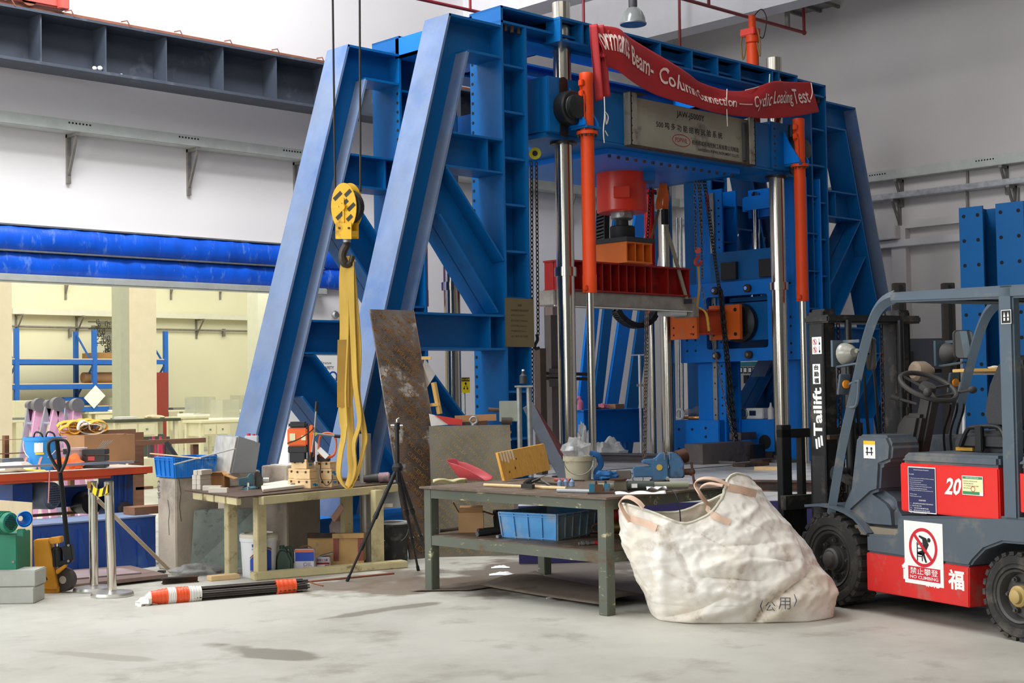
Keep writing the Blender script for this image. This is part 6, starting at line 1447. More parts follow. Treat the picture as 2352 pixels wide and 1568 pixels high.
m = MB(); ins = [x+nrm_*.004 for x in (a0.lerp(a2, .03), a1.lerp(a3, .03), a2.lerp(a0, .03), a3.lerp(a1, .03))]; m.add(ins+[x+nrm_*.012 for x in ins], [(0, 3, 2, 1), (4, 5, 6, 7), (0, 1, 5, 4), (1, 2, 6, 5), (2, 3, 7, 6), (3, 0, 4, 7)]); m.build('cabinet_door', GCL, t)
MB().cyl(a0.lerp(a3, .45)+(a1-a0)*.16+nrm_*.012, a0.lerp(a3, .45)+(a1-a0)*.16+nrm_*.03, .014, 10).build('door_lock', BLACK, t)
q = dep(578, 1008, 12.35); bb = MB().fbox(q, AR*.055, AD*.04, Z*.03).build('button_box', pm('pale grey box', (196, 202, 208), .5), t, bevel=.004)
MB().cyl(q+Z*.03-AR*.025, q+Z*.05-AR*.025, .016, 12).build('red_button', REDP, bb); MB().cyl(q+Z*.03+AR*.02, q+Z*.045+AR*.02, .012, 12).build('red_button', REDP, bb)
# glass sheets leaning on the posts
GLS = pm('frosted greenish glass', (182, 194, 186), .35, var=.1, scale=12, trans=.35, alpha=.82, dirt=((120, 132, 124), .2, 18))
def leanq(p, name, mat, th, label, cat):
    m = MB(); n = (p[1]-p[0]).cross(p[3]-p[0]).normalized()*th; m.add(list(p)+[x+n for x in p], [(0, 3, 2, 1), (4, 5, 6, 7), (0, 1, 5, 4), (1, 2, 6, 5), (2, 3, 7, 6), (3, 0, 4, 7)]); return tag(m.build(name, mat), label, cat)
leanq([onz(437, 1308), onz(585, 1301), dep(590, 1166, 12.2), dep(446, 1172, 11.98)], 'glass_sheet', GLS, .01, 'front sheet of frosted greenish glass leaning on the concrete test blocks', 'glass')
leanq([onz(441, 1305), onz(592, 1298), dep(597, 1164, 12.28), dep(451, 1169, 12.06)], 'glass_sheet', GLS, .01, 'rear sheet of frosted greenish glass leaning on the concrete test blocks', 'glass')
# pails, cans, jug, crate under the bench
q = onz(587, 1328)+AD*.16
t = thing('paint_pail', 'white paint pail with a blue label behind the front bench leg', 'pail', q)
WP = pm('white pail plastic', (218, 220, 222), .45, var=.04)
MB().lathe([(0, 0), (.132, 0), (.148, .29), (.156, .29), (.158, .32), (.150, .32)], q, seg=40).build('pail_body', WP, t)
MB().lathe([(.155, .315), (.158, .335), (.150, .35), (.12, .355), (.12, .345), (0, .345)], q, seg=40).build('lid', pm('dirty white lid', (206, 200, 180), .5, var=.08), t)
def cyltext(m, s, c, r, a0, z, hh, off=.01):
    vs_t, fs_t = text_geo(s, off, 2)
    if not vs_t: return
    x0 = min(v.x for v in vs_t); y0 = min(v.y for v in vs_t); y1 = max(v.y for v in vs_t); kk = hh/(y1-y0); m.add([c+Vector((math.cos(a0+(v.x-x0)*kk/r)*r, math.sin(a0+(v.x-x0)*kk/r)*r, z+(v.y-y0)*kk)) for v in vs_t], fs_t)
def cylpatch(m, c, r, a0, a1, z0, z1, n=10, f0=None, f1=None):
    vs_, fs_ = [], []
    for i in range(n+1):
        u = i/n; a = a0+(a1-a0)*u
        for z in (f0(u) if f0 else z0, f1(u) if f1 else z1): vs_.append(c+Vector((r*math.cos(a), r*math.sin(a), z)))
    for i in range(n): fs_.append((2*i, 2*i+2, 2*i+3, 2*i+1))
    m.add(vs_, fs_)
fa_ = math.atan2((CAM-q).y, (CAM-q).x)
m = MB(); cylpatch(m, q, .1475, fa_-.5, fa_+.75, .07, .22, 14, lambda u: .06+.0*u, lambda u: .15+.08*math.sin(u*2.2)); m.build('blue_label', BLUEP, t)
m = MB(); cylpatch(m, q, .143, fa_-.5, fa_+.75, .04, .056, 14); cylpatch(m, q, .1495, fa_-.5, fa_+.75, 0, 0, 14, lambda u: .155+.08*math.sin(u*2.2), lambda u: .168+.08*math.sin(u*2.2)); m.build('brown_stripe', pm('brown print', (140, 70, 40), .6), t)
m = MB(); cyltext(m, '普', q, .149, fa_-.18, .13, .05); cyltext(m, 'WAXING', q, .149, fa_-.22, .1, .014); cyltext(m, '1,000 ml', q, .142, fa_-.35, .015, .02)
m.build('label_lettering', WHITEP, t); m = MB(); cyltext(m, '天成', q, .150, fa_-.40, .225, .016); cylpatch(m, q, .1505, fa_-.38, fa_-.28, .25, .275); m.build('pail_emblem', BLUEP, t)
MB().tube([q+AR*.158*math.cos(a_*PI/10)+Z*(.27-.10*math.sin(a_*PI/10))-AD*.158*math.sin(a_*PI/10)*.4+AD*.1 for a_ in range(11)], .003, 5).build('wire_handle', GALV, t)
q = onz(651, 1321)+AD*.06
t = thing('oil_jug', 'dark green plastic oil jug beside the white paint pail', 'jug', q); GJ = pm('dark green plastic', (52, 78, 66), .45, var=.1)
m = MB(); m.prism([(-.07, 0), (.07, 0), (.072, .12), (.05, .16), (.035, .20), (-.0, .215), (-.03, .215), (-.05, .19), (-.072, .13)], q-AD*.045, AR, Z, AD*.09); m.build('jug_body', GJ, t, bevel=.018, seg=3)
MB().cyl(q-AR*.02+Z*.21, q-AR*.02+Z*.24, .022, 14).build('cap', GJ, t); MB().tube(catmull([q+AR*.0+Z*.215, q+AR*.05+Z*.22, q+AR*.065+Z*.16, q+AR*.06+Z*.12]), .012, 8).build('handle', GJ, t)
def can(px, py, label, w, d, h, bands, name='oil_can'):
    q = onz(px, py)+AD*(d/2); t = thing(name, label, 'can', q); MB().fbox(q+Z*h/2, AR*w/2, AD*d/2, Z*h/2).build('can_body', pm('lavender tin', (196, 194, 206), .4, .3), t, bevel=.006)
    for nm_, mt, z0, z1, a0, a1 in bands: MB().fbox(q-AD*(d/2+.0006)+AR*((a0+a1)/2*w/2)+Z*h*(z0+z1)/2, AR*((a1-a0)/2*w/2), AD*.0006, Z*h*(z1-z0)/2).build(nm_, mt, t)
    return t, q
ORP = pm('orange print', (224, 96, 40), .5); t, q = can(699, 1318, 'square blue and white oil can under the left bench', .165, .09, .205, [('blue_band', BLUEP, .52, .88, -.9, .97), ('orange_band', ORP, .89, .97, -.97, .97)])
m = MB(); o_ = q-AD*.0468
text(m, 'OIL', o_+AR*-.01+Z*.065, AR, Z, w=.075, h=.032, off=.02); m.build('can_lettering', pm('grey print', (150, 146, 150), .6), t); m = MB(); text(m, 'GREASE', o_+AR*-.01+Z*.048, AR, Z, w=.075, h=.011, off=.01); m.build('can_lettering', REDP, t); m = MB(); text(m, '吉', o_+AR*.035+Z*.012, AR, Z, h=.026, off=.01); m.build('can_emblem', BLUEP, t)
MB().tube(catmull([q-AR*.05+Z*.205, q-AR*.02+Z*.225, q+AR*.03+Z*.225, q+AR*.06+Z*.205]), .005, 6).build('can_handle', RUST, t)
t, q = can(742, 1312, 'small white and maroon tin beside the blue oil can', .115, .11, .12, [('maroon_band', LOGO, .5, .62, -.95, .95), ('maroon_patch', LOGO, .02, .45, .3, .95), ('white_field', WHITEP, .02, .45, -.9, .25)], 'paint_tin')
m = MB(); text(m, '塑钢土工膜', q-AD*.0568-AR*.05+Z*.085, AR, Z, w=.09, h=.02, off=.01); m.build('can_lettering', LOGO, t)
tag(MB().fbox(q+Z*.135+AR*.02+AD*.02, (AR*.95+Z*.25)*.06, AD*.06, Z*.003).build('tin_cover', GALV), 'loose grey lid lying tilted on the small white and maroon tin', 'lid')
q = onz(800, 1303)+AD*.12
t = thing('wooden_crate', 'small stained plywood crate with red corner battens under the left bench', 'crate', q); PLY = pm('stained plywood', (204, 166, 110), .7, var=.1, scale=4, dirt=((110, 84, 56), .2, 3)); RB = pm('faded red batten', (150, 84, 74), .7, var=.1)
MB().fbox(q+Z*.16, AR*.13, AD*.1, Z*.115).build('front_panel', PLY, t); 
for s in (-1, 1): MB().fbox(q-AD*.106+AR*s*.105+Z*.155, AR*.022, AD*.008, Z*.12).build('corner_batten', RB, t)
for z in (.035, .27): MB().fbox(q-AD*.108+Z*z, AR*.135, AD*.012, Z*.02).build('rail', PLY, t)
for s in (-1, 1): MB().fbox(q-AD*.08+AR*s*.1+Z*.008, AR*.02, AD*.02, Z*.008).build('foot', BLACK, t)
MB().fbox(q-AR*.25+AD*.06+Z*.14, AR*.12, AD*.006, Z*.14).build('side_panel', PLY, t); MB().fbox(q-AR*.25+AD*.04+Z*.262, AR*.12, AD*.02, Z*.02).build('dark_rail', IRON, t)
q = onz(903, 1292)+AD*.13
t = thing('cement_pail', 'black cement pail with a white crusted rim beside the tripod', 'pail', q)
MB().lathe([(0, 0), (.115, 0), (.128, .31), (.133, .31), (.134, .34), (.128, .34)], q, seg=32).build('pail_body', pm('cement stained black plastic', (44, 44, 44), .7, var=.2, dirt=((104, 102, 98), .2, 9)), t)
MB().lathe([(.134, .33), (.135, .345), (.12, .35), (.11, .34), (0, .335)], q, seg=32).build('cement_crust', pm('grey-white cement', (186, 186, 188), .9, var=.1), t)
MB().tube([q+AR*.134*math.cos(PI+a_*PI/10)-AD*.10+Z*(.29-.12*math.sin(a_*PI/10)) for a_ in range(11)], .003, 5).build('wire_handle', GALV, t)
q = dep(782, 1228, 12.7); m = MB(); crumple(m, q, .10, .1, .13, 4, 16, 10, .3); tag(m.build('cement_sack', pm('pinkish paper sack', (206, 186, 180), .85, var=.06)), 'slumped pinkish paper sack behind the rear bench leg', 'sack')
tag(MB().bar(dep(772, 1192, 12.35), dep(796, 1160, 12.3), .12, .06).build('pink_timber', pm('pinkish timber', (222, 176, 158), .75, var=.06), bevel=.004), 'short pinkish timber offcut tilted above the paper sack', 'timber')
tag(MB().bar(dep(878, 1160, 12.2), dep(902, 1160, 12.2), .04, .03).build('pale_batten', MORT), 'short pale batten behind the right bench leg', 'batten')

# ================================================================== LEANING BOARDS AND TRIPOD
PLM = pm('stained brown film plywood', (66, 54, 46), .5, var=.2, scale=4, dirt=[((120, 112, 108), .3, 2.2, .16), ((104, 72, 44), .2, 7, .1), ((186, 180, 172), .16, 3.1, .06)])
PLG = pm('dusty grey-brown film plywood', (96, 90, 78), .55, var=.1, scale=3, dirt=((118, 112, 100), .3, 2.5, .15))
PRT = pm('tan board print', (116, 82, 40), .7, var=.1); PRT2 = pm('dull gold board print', (134, 116, 70), .7, var=.1); EDGE = pm('plywood edge', (170, 110, 60), .7, var=.1)
def board(name, label, pts, mat, th, words, prt, rowh, letterh, dirn=-1):
    a, b, c, d = pts      # bottom-left, bottom-right, top-right, top-left
    t = thing(name, label, 'board', (a+b)/2); n = (b-a).cross(d-a).normalized(); n = -n if n.dot(CAM-a) < 0 else n
    m = MB(); P = [a, b, c, d]; m.add(P+[x-n*th for x in P], [(0, 1, 2, 3), (7, 6, 5, 4), (0, 4, 5, 1), (1, 5, 6, 2), (2, 6, 7, 3), (3, 7, 4, 0)]); bo = m.build('board_sheet', mat, t)
    MB().bar(b-n*th/2, c-n*th/2, .004, th*1.02, up=n).build('raw_edge', EDGE, t)
    W_ = (b-a).length; H_ = (d-a).length; ex = (b-a).normalized(); ey = n.cross(ex); di = (ex*.72+ey*dirn*.69).normalized(); dy = n.cross(di); m = MB(); vs_t, fs_t = text_geo(words, .012, 1)
    x0 = min(v.x for v in vs_t); x1 = max(v.x for v in vs_t); y0 = min(v.y for v in vs_t); y1 = max(v.y for v in vs_t); kk = letterh/(y1-y0); tl = (x1-x0)*kk+letterh*.6; R_ = W_+H_
    i = 0; y = -R_
    while y < R_:
        x = -R_+(i % 2)*tl*.5+(i*.13 % .1)
        while x < R_:
            out = []; ok = 0
            for v in vs_t:
                q = a+(ex*W_+ey*H_)/2+di*(x+(v.x-x0)*kk)+dy*(y+(v.y-y0)*kk); u, w = (q-a).dot(ex), (q-a).dot(ey); out.append((q+n*.0012, u, w))
            good = set(k for k, (q, u, w) in enumerate(out) if .01 < u < W_-.01 and .01 < w < H_-.01)
            ff = [f for f in fs_t if all(k in good for k in f)]
            if ff:
                idx = {}; vv = []
                for f in ff:
                    for k in f:
                        if k not in idx: idx[k] = len(vv); vv.append(out[k][0])
                m.add(vv, [tuple(idx[k] for k in f) for f in ff])
            x += tl
        y += rowh; i += 1
    m.build('board_print', prt, bo, kind='stuff'); return t, a, ex, ey, n, W_, H_
bl, br = onz(943, 1285), onz(1046, 1274)
def solve(px, py, base, L, t0=12.0):
    best = min(((abs((dep(px, py, t0+k*.01)-base).length-L), t0+k*.01) for k in range(250)), key=lambda x: x[0]); return dep(px, py, best[1])
tl_ = solve(850, 710, bl, 2.36, 12.6); tr_ = br+(tl_-bl)
t, a, ex, ey, n, W_, H_ = board('plywood_board', 'tall narrow brown film-faced board with white smears leaning on the front blue brace', [bl, br, tr_, tl_], PLM, .018, 'CEMPLEX', PRT, .085, .048, -1)
bl2, br2 = onz(995, 1280)+AD*.02, onz(1184, 1276)+AD*.02
tl2 = solve(985, 978, bl2, 1.19, 12.6); tr2 = br2+(tl2-bl2)
board('plywood_board', 'wide grey-brown film-faced board standing behind the tall narrow one', [bl2, br2, tr2, tl2], PLG, .018, 'SUPERPLEX', PRT2, .062, .032, -1)
# tripod
q = onz(905, 1305); tp = thing('tripod', 'black camera tripod standing in front of the leaning brown boards', 'tripod', q)
TT = 11.05; apex = dep(913, 1072, TT)
TB = pm('tripod black', (32, 33, 36), .4, .2)
MB().cyl(apex-Z*.12, dep(912, 985, TT), .017, 14).build('centre_column', TB, tp); MB().lathe([(0, -.03), (.04, -.03), (.045, 0), (.03, .03), (0, .03)], apex, seg=18).build('collar', TB, tp)
hd = dep(912, 978, TT); MB().cyl(hd-Z*.03, hd+Z*.025, .024, 14).build('head', TB, tp); MB().cyl(hd-AR*.05, hd-AR*.02, .014, 10).cyl(hd+AR*.02, hd+AR*.045, .01, 10).build('head_knob', CHROME, tp); MB().tube([hd+Z*.02, hd+Z*.05, hd+Z*.06+AR*.02], .008, 8).build('mount_screw', CHROME, tp)
for foot, k1 in ((onz(797, 1335), .5), (onz(961, 1310), .5), (onz(990, 1300), .5)):
    top = apex+(foot-apex).normalized()*.03; L = foot-top; m1, m2 = top+L*.40, top+L*.68
    lg = MB().cyl(top, m1, .017, 12).build('leg', TB, tp); MB().cyl(m1-L*.02, m1+L*.03, .02, 12).build('leg_lock', BLACK, lg); MB().cyl(m2-L*.02, m2+L*.03, .018, 12).build('leg_lock', BLACK, lg); MB().cyl(m1, m2, .013, 10).cyl(m2, foot+(top-foot)*.03, .010, 10).build('lower_tube', TB, lg); MB().cyl(foot+(top-foot)*.05, foot+Z*.0, .014, 10).build('rubber_foot', BLACK, lg)
# ================================================================== FAR LEFT: STANCHIONS, PALLET JACK, MACHINES
ST = pm('stainless post', (214, 208, 198), .16, 1.0, var=.03)
BASEM = pm('worn chrome base', (214, 212, 206), .38, 1.0, var=.06)
tops = []
for px, py, tx, lb in ((216, 1356, 213, 'polished queue barrier post with belt end, the rear of two'), (258, 1368, 250, 'polished queue barrier post holding the belt, the front of two')):
    q = onz(px, py); top = dep(tx, 1106, (q-CAM).dot(_f)); t = thing('barrier_post', lb, 'barrier post', q, 0, 'queue barrier posts'); d_ = (top-q)
    MB().lathe([(0, 0), (.155, 0), (.158, .012), (.15, .03), (.05, .04), (.034, .045), (0, .045)], q, seg=44).build('base', BASEM, t)
    MB().cyl(q+Z*.03, top-Z*.03, .034, 32).build('post', ST, t); MB().cyl(top-Z*.10, top-Z*.0, .0355, 32).build('head', ST, t); MB().cyl(top, top+Z*.004, .033, 24).build('cap', BLACK, t)
    MB().fbox(top-Z*.05-AD*.034, AR*.012, AD*.006, Z*.03).build('belt_slot', BLACK, t); tops.append(top)
t = thing('barrier_belt', 'yellow and black barrier belt hanging between the two polished posts', 'belt', (tops[0]+tops[1])/2)
BY, BK = pm('belt yellow', (240, 200, 10), .6, var=.03), pm('belt black', (34, 34, 36), .7, var=.03)
bt = 10.42
P_ = catmull([dep(206, 1113, bt+.1), dep(212, 1121, bt+.08), dep(222, 1131, bt+.04), dep(234, 1130, bt), dep(247, 1122, bt-.06)], 6)
MB().ribbon(P_, Z, .058, .003).build('belt_webbing', BY, t)
for k in (3, 11, 18):
    a, b = P_[k], P_[k+3]; n_ = (b-a).cross(Z).normalized(); n_ = -n_ if n_.dot(CAM-a) < 0 else n_; o_ = n_*.0022
    MB().add([a-Z*.028+o_, b-Z*.028+o_, P_[k+5 if k+5 < len(P_) else -1]+Z*.028+o_, P_[k+2]+Z*.028+o_], [(0, 1, 2, 3)]).build('belt_stripe', BK, t)
MB().fbox(P_[0]-AD*.01, AR*.014, AD*.008, Z*.026).build('belt_clip', pm('brass clip', (150, 110, 60), .4, .6), t)
# pallet jack
q = onz(108, 1362); pj = thing('pallet_jack', 'yellow hand pallet jack with a tall black loop handle', 'pallet jack', q); PY = pm('worn yellow jack paint', (214, 146, 34), .5, var=.08, scale=4, dirt=((130, 90, 40), .14, 6))
jt = (q-CAM).dot(_f)
def jq(px, py, d=0): return dep(px, py, jt+d)
def jpoly(pts, dpt, name, mat, par, d0=0, bev=.006):
    P0 = [jq(x, y, d0) for x, y in pts]; o_ = P0[0]; pl = [((p-o_).dot(AR), (p-o_).z) for p in P0]; return MB().prism(pl, o_, AR, Z, AD*dpt).build(name, mat, par, bevel=bev)
jpoly([(76, 1240), (112, 1237), (134, 1354), (82, 1352)], .10, 'jack_body', PY, pj); jpoly([(80, 1350), (135, 1346), (135, 1362), (81, 1366)], .22, 'foot_plate', PY, pj); jpoly([(110, 1236), (138, 1232), (139, 1247), (116, 1250)], .09, 'top_arm', PY, pj, -.02); jpoly([(126, 1310), (150, 1295), (152, 1301), (130, 1320)], .05, 'wheel_arm', PY, pj, -.03)
MB().cyl(jq(106, 1328, -.012), jq(106, 1328, .0), .014, 12).build('pivot_hole', DARK, pj)
wq = jq(150, 1330, .05); m = MB(); m.lathe([(.03, -.03), (.084, -.03), (.09, -.02), (.09, .02), (.084, .03), (.03, .03)], wq, AD*.96+AR*.3, 28); w_ = m.build('steer_wheel', pm('dark nylon wheel', (64, 58, 56), .6, var=.15), pj); MB().lathe([(0, -.035), (.03, -.035), (.03, .035), (0, .035)], wq, AD*.96+AR*.3, 16).build('wheel_hub', pm('pale hub', (180, 172, 160), .6), w_)
MB().cyl(jq(133, 1300, .03), jq(132, 1262, .03), .042, 18).lathe([(.04, 0), (.035, .02), (.0, .03)], jq(132, 1262, .03), seg=16).build('pump', BLACK, pj); MB().cyl(jq(132, 1262, .03), jq(132, 1245, .03), .012, 10).build('pump_rod', CHROME, pj); jpoly([(140, 1255), (163, 1250), (168, 1285), (150, 1290)], .06, 'pump_bracket', BLACK, pj, -.01); jpoly([(130, 1290), (166, 1282), (164, 1292), (132, 1302)], .07, 'pump_base', BLACK, pj, -.01)
for x, y in ((157, 1252), (157, 1288)): MB().cyl(jq(x, y, -.03), jq(x, y, -.01), .01, 8).build('bolt', GALV, pj)
MB().tube(catmull([jq(156, 1255), jq(150, 1200), jq(142, 1120), jq(138, 1085)]), .02, 8, flat=.55).build('handle_shaft', BLACK, pj); MB().bar(jq(138, 1080), jq(131, 1012), .016, .03).build('handle_bar', BLACK, pj)
pts_ = [jq(137, 1082), jq(126, 1066), jq(113, 1040), jq(112, 1018), jq(121, 1010), jq(135, 1009), jq(150, 1012), jq(158, 1028), jq(154, 1050), jq(146, 1072), jq(139, 1084)]
MB().tube(catmull(pts_, 4), .013, 8).build('grip_loop', BLACK, pj); MB().fbox(jq(149, 1037), AR*.012, AD*.008, Z*.02).build('release_lever', BLACK, pj)
# green motor machine, plywood, concrete blocks at the left edge
gm = thing('green_machine', 'green machine with a round finned motor at the left edge', 'machine', onz(30, 1335)); GG = pm('green machine paint', (30, 120, 92), .5, var=.08, dirt=((70, 110, 90), .15, 6)); gt = 10.25
def gq(px, py, d=0): return dep(px, py, gt+d)
def gbox(x0, x1, y0, y1, dpt, name, mat, par, d0=0, bev=.006):
    a, b = gq(x0, y1, d0), gq(x1, y0, d0); c = (a+b)/2; return MB().fbox(c+AD*dpt/2, AR*abs((b-a).dot(AR))/2, AD*dpt/2, Z*abs(b.z-a.z)/2).build(name, mat, par, bevel=bev)
gbox(-60, 38, 1225, 1322, .3, 'machine_body', GG, gm, .05); gbox(38, 55, 1215, 1231, .05, 'bracket', GG, gm, .0)
mo = MB(); c = gq(25, 1200, -.02); mo.lathe([(0, .0), (.07, .0), (.075, .01), (.075, .25), (0, .25)], c, (-AR*.85+AD*.5), 28); mt_ = mo.build('motor', GG, gm)
m = MB(); ax_ = (-AR*.85+AD*.5).normalized(); a_, u_, s_ = frame(ax_)
for i in range(-4, 5):
    for j in range(-4, 5):
        if i*i+j*j <= 17: m.cyl(c-ax_*.001+u_*i*.012+s_*j*.012, c-ax_*.003+u_*i*.012+s_*j*.012, .0045, 6)
m.build('vent_holes', DARK, mt_, kind='stuff')
for k in range(8): MB().lathe([(.075, .04+.025*k), (.083, .04+.025*k), (.083, .045+.025*k), (.075, .045+.025*k)], c, ax_, 24, cap=False).build('cooling_fin', GG, mt_)
MB().cyl(gq(30, 1290, .04), gq(30, 1290, .05), .01, 8).build('bolt', GALV, gm)
cn = gq(57, 1192, -.05); m = MB(); m.lathe([(.055, 0), (.06, .008), (.04, .06), (.02, .10), (.018, .10), (.038, .055), (.05, .005)], cn, (AR*-.6+AD*.8), 28, cap=False); tag(m.build('blue_funnel', pm('blue plastic funnel', (30, 130, 220), .4)), 'bright blue plastic funnel on the green motor', 'funnel')
P4 = [dep(-60, 1328, 10.75), dep(74, 1325, 10.75), dep(75, 1154, 10.9), dep(-60, 1144, 10.9)]
leanq(P4, 'plywood_sheet', pm('pale plywood sheet', (206, 186, 152), .7, var=.06, scale=3, stretch=(6, 6, 1)), .015, 'pale plywood sheet standing behind the green machine', 'plywood')
CB = pm('pale concrete block', (168, 168, 160), .9, var=.08, bump=.2, bscale=40)
for z0, z1, x1, lb in ((0, .115, 78, 'lower pale concrete block under the green machine'), (.117, .235, 82, 'upper pale concrete block under the green machine')):
    q = onz(x1, 1386 if z0 == 0 else 1384); m = MB(); q.z = 0; m.fbox(q-AR*.22+AD*.12+Z*(z0+z1)/2, AR*.22, AD*.12, Z*(z1-z0)/2); tag(m.build('concrete_block', CB, bevel=.006), lb, 'concrete block', 'pale concrete blocks under the green machine')
# saw bench with orange top on a blue machine base
OY = 11.6
def oy(px, py, d=0): return onY(px, py, OY+d)
OT = pm('red-orange table paint', (206, 78, 38), .5, var=.08, scale=3)
a, b = oy(-60, 1094), oy(349, 1070); z1 = b.z; zz0 = oy(349, 1083).z
ob = thing('saw_bench', 'blue machine base with a long red-orange table top by the door opening', 'machine', ((a.x+b.x)/2, OY+.3, 0)); MBL = pm('dark blue machine paint', (24, 62, 128), .5, var=.1, dirt=((40, 50, 70), .15, 5))
MB().box(a.x, b.x, OY, OY+.9, zz0, z1).build('table_top', pm('pale worn table top', (206, 190, 176), .6, var=.08), ob); MB().box(a.x, b.x, OY-.012, OY+.012, zz0-.01, z1-.004).build('front_edge', OT, ob); c = oy(254, 1097); MB().box(a.x, c.x, OY+.0, OY+.03, c.z, zz0).build('front_rail', OT, ob)
def obx(px0, px1, py0, py1, d0, d1, name, mat, par=ob, bev=.006):
    A1, B1 = oy(px0, py1, d0), oy(px1, py0, d0); return MB().box(min(A1.x, B1.x), max(A1.x, B1.x), OY+d0, OY+d1, min(A1.z, B1.z), max(A1.z, B1.z)).build(name, mat, par, bevel=bev)
obx(262, 306, 1085, 1186, .1, .4, 'leg_casting', MBL); obx(30, 75, 1110, 1160, .15, .5, 'leg_casting', MBL); obx(305, 340, 1080, 1090, .05, .4, 'bracket', BLACK); obx(40, 260, 1112, 1172, .45, .7, 'motor_panel', MBL)
for k in range(2): A1 = oy(274+14*k, 1130, .09); MB().box(A1.x-.01, A1.x+.01, OY+.085, OY+.1, A1.z-.13, A1.z+.15).build('casting_rib', MBL, ob)
w0 = oy(287, 1167, .06); MB().lathe([(0, -.03), (.055, -.03), (.06, -.01), (.06, .03), (0, .03)], w0, (0, 1, 0), 24).build('pulley', pm('dark pulley', (50, 44, 44), .6), ob)
w1 = oy(112, 1138, .2); mm = MB().lathe([(0, -.06), (.10, -.06), (.12, -.04), (.12, .25), (0, .25)], w1, (-.45, 1, 0), 28).build('motor', pm('grey motor', (96, 104, 116), .5, var=.1), ob); m = MB()
for i in range(-4, 5):
    for j in range(-4, 5):
        if i*i+j*j < 18: q = w1+Vector((.9, .4, 0)).normalized()*i*.02+Z*j*.02+Vector((.45, -1, 0)).normalized()*.062; m.cyl(q, q+Vector((.45, -1, 0)).normalized()*.002, .005, 6)
m.build('vent_holes', DARK, mm, kind='stuff'); w2 = oy(205, 1155, .3); MB().lathe([(0, -.05), (.1, -.05), (.1, .2), (0, .2)], w2, (0, 1, 0), 24).build('drum', BLACK, ob)
obx(75, 300, 1170, 1183, .5, .62, 'lower_rail', BROWNW)
tag(MB().bar(oy(-40, 1080, -.02)+Z*.02, oy(305, 1064, -.02)+Z*.015, .05, .02).build('aluminium_profile', pm('bright aluminium', (210, 210, 216), .3, .8, var=.05)), 'long bright aluminium profile lying along the red-orange table edge', 'profile')
tag(MB().bar(oy(200, 1072, .05)+Z*.03, oy(320, 1065, .05)+Z*.02, .04, .012).build('grey_strip', RAILM), 'short dark strip behind the bright aluminium profile', 'strip')
tag(MB().cyl(oy(114, 1080, -.03), oy(111, 1155, -.03), .006, 6).build('pink_ribbon', pm('pink ribbon', (226, 150, 140), .8)), 'pink ribbon hanging down from the red-orange table', 'ribbon')
# blue steel plate wall behind the jack, with standing fins
BPL = pm('scuffed deep blue steel', (30, 72, 150), .55, var=.1, scale=3, dirt=((52, 88, 150), .2, 4))
PY_ = onz(250, 1312).y; a, b = onY(70, 1210, PY_), onY(357, 1182, PY_)
t = thing('blue_tank', 'long scuffed deep blue steel tank side behind the barrier posts', 'tank', ((a.x+b.x)/2, PY_, 0)); zt = onY(300, 1190, PY_).z
MB().box(a.x-.4, b.x, PY_, PY_+.5, 0, zt).build('tank_side', BPL, t); MB().box(a.x-.4, b.x, PY_-.01, PY_+.51, zt, zt+.012).build('rim', pm('pale worn rim', (126, 140, 170), .5), t)
for px in (315, 180, 262, 95): c = onY(px, 1300, PY_); MB().prism([(0, 0), (.10, 0), (.02, .36), (0, .38)], (c.x, PY_-.02, .0), (1, 0, 0), Z, (0, .02, 0)).build('fin', BPL, t)
c = onY(308, 1178, PY_+.2); tag(MB().box(c.x-.05, c.x+.35, PY_+.1, PY_+.3, zt+.014, zt+.08).build('brown_beam', BROWNW), 'short brown timber on the rim of the blue tank', 'timber')
# floor things
tag(MB().cyl(dep(222, 1145, 10.9), onz(392, 1312, .02), .016, 10).build('broom_handle', pm('pale worn wood pole', (186, 168, 144), .7, var=.1)), 'pale wooden pole leaning down behind the barrier posts', 'pole')
PLT = pm('brown scuffed plywood', (124, 104, 96), .7, var=.1, scale=4)
t = thing('low_platform', 'low brown panel with slots on the floor behind the barrier posts', 'panel', onz(280, 1330)); q = [onz(172, 1342, .05), onz(386, 1318, .05), onz(300, 1298, .05), onz(160, 1308, .05)]
m = MB(); m.add(q+[x-Z*.03 for x in q], [(0, 1, 2, 3), (7, 6, 5, 4), (0, 4, 5, 1), (1, 5, 6, 2), (2, 6, 7, 3), (3, 7, 4, 0)]); m.build('panel_board', PLT, t, bevel=.003)
q2_ = [onz(168, 1328, .062), onz(325, 1314, .062), onz(280, 1304, .062), onz(168, 1310, .062)]; m = MB(); m.add(q2_+[x-Z*.01 for x in q2_], [(0, 1, 2, 3), (7, 6, 5, 4), (0, 4, 5, 1), (1, 5, 6, 2), (2, 6, 7, 3), (3, 7, 4, 0)]); m.build('upper_board', pm('dusty mauve board', (150, 132, 132), .7), t)
for px, py in ((186, 1336), (366, 1318), (250, 1310)): c = onz(px, py, .0); MB().fbox(c+AD*.08+Z*.01, AR*.03, AD*.03, Z*.01).build('foot', BLACK, t)
tag(MB().beam(onz(373, 1334, .025), onz(454, 1328, .025), (0, 0, 1), .05, .08, .006, .006).build('steel_channel', IRON), 'short dark steel channel on the floor before the cracked block', 'channel')
m = MB(); crumple(m, onz(455, 1318), .22, .12, .06, 12, 26, 12, .8); tag(m.build('plastic_film', CLEAR), 'crumpled clear plastic film on the floor by the glass sheets', 'film')
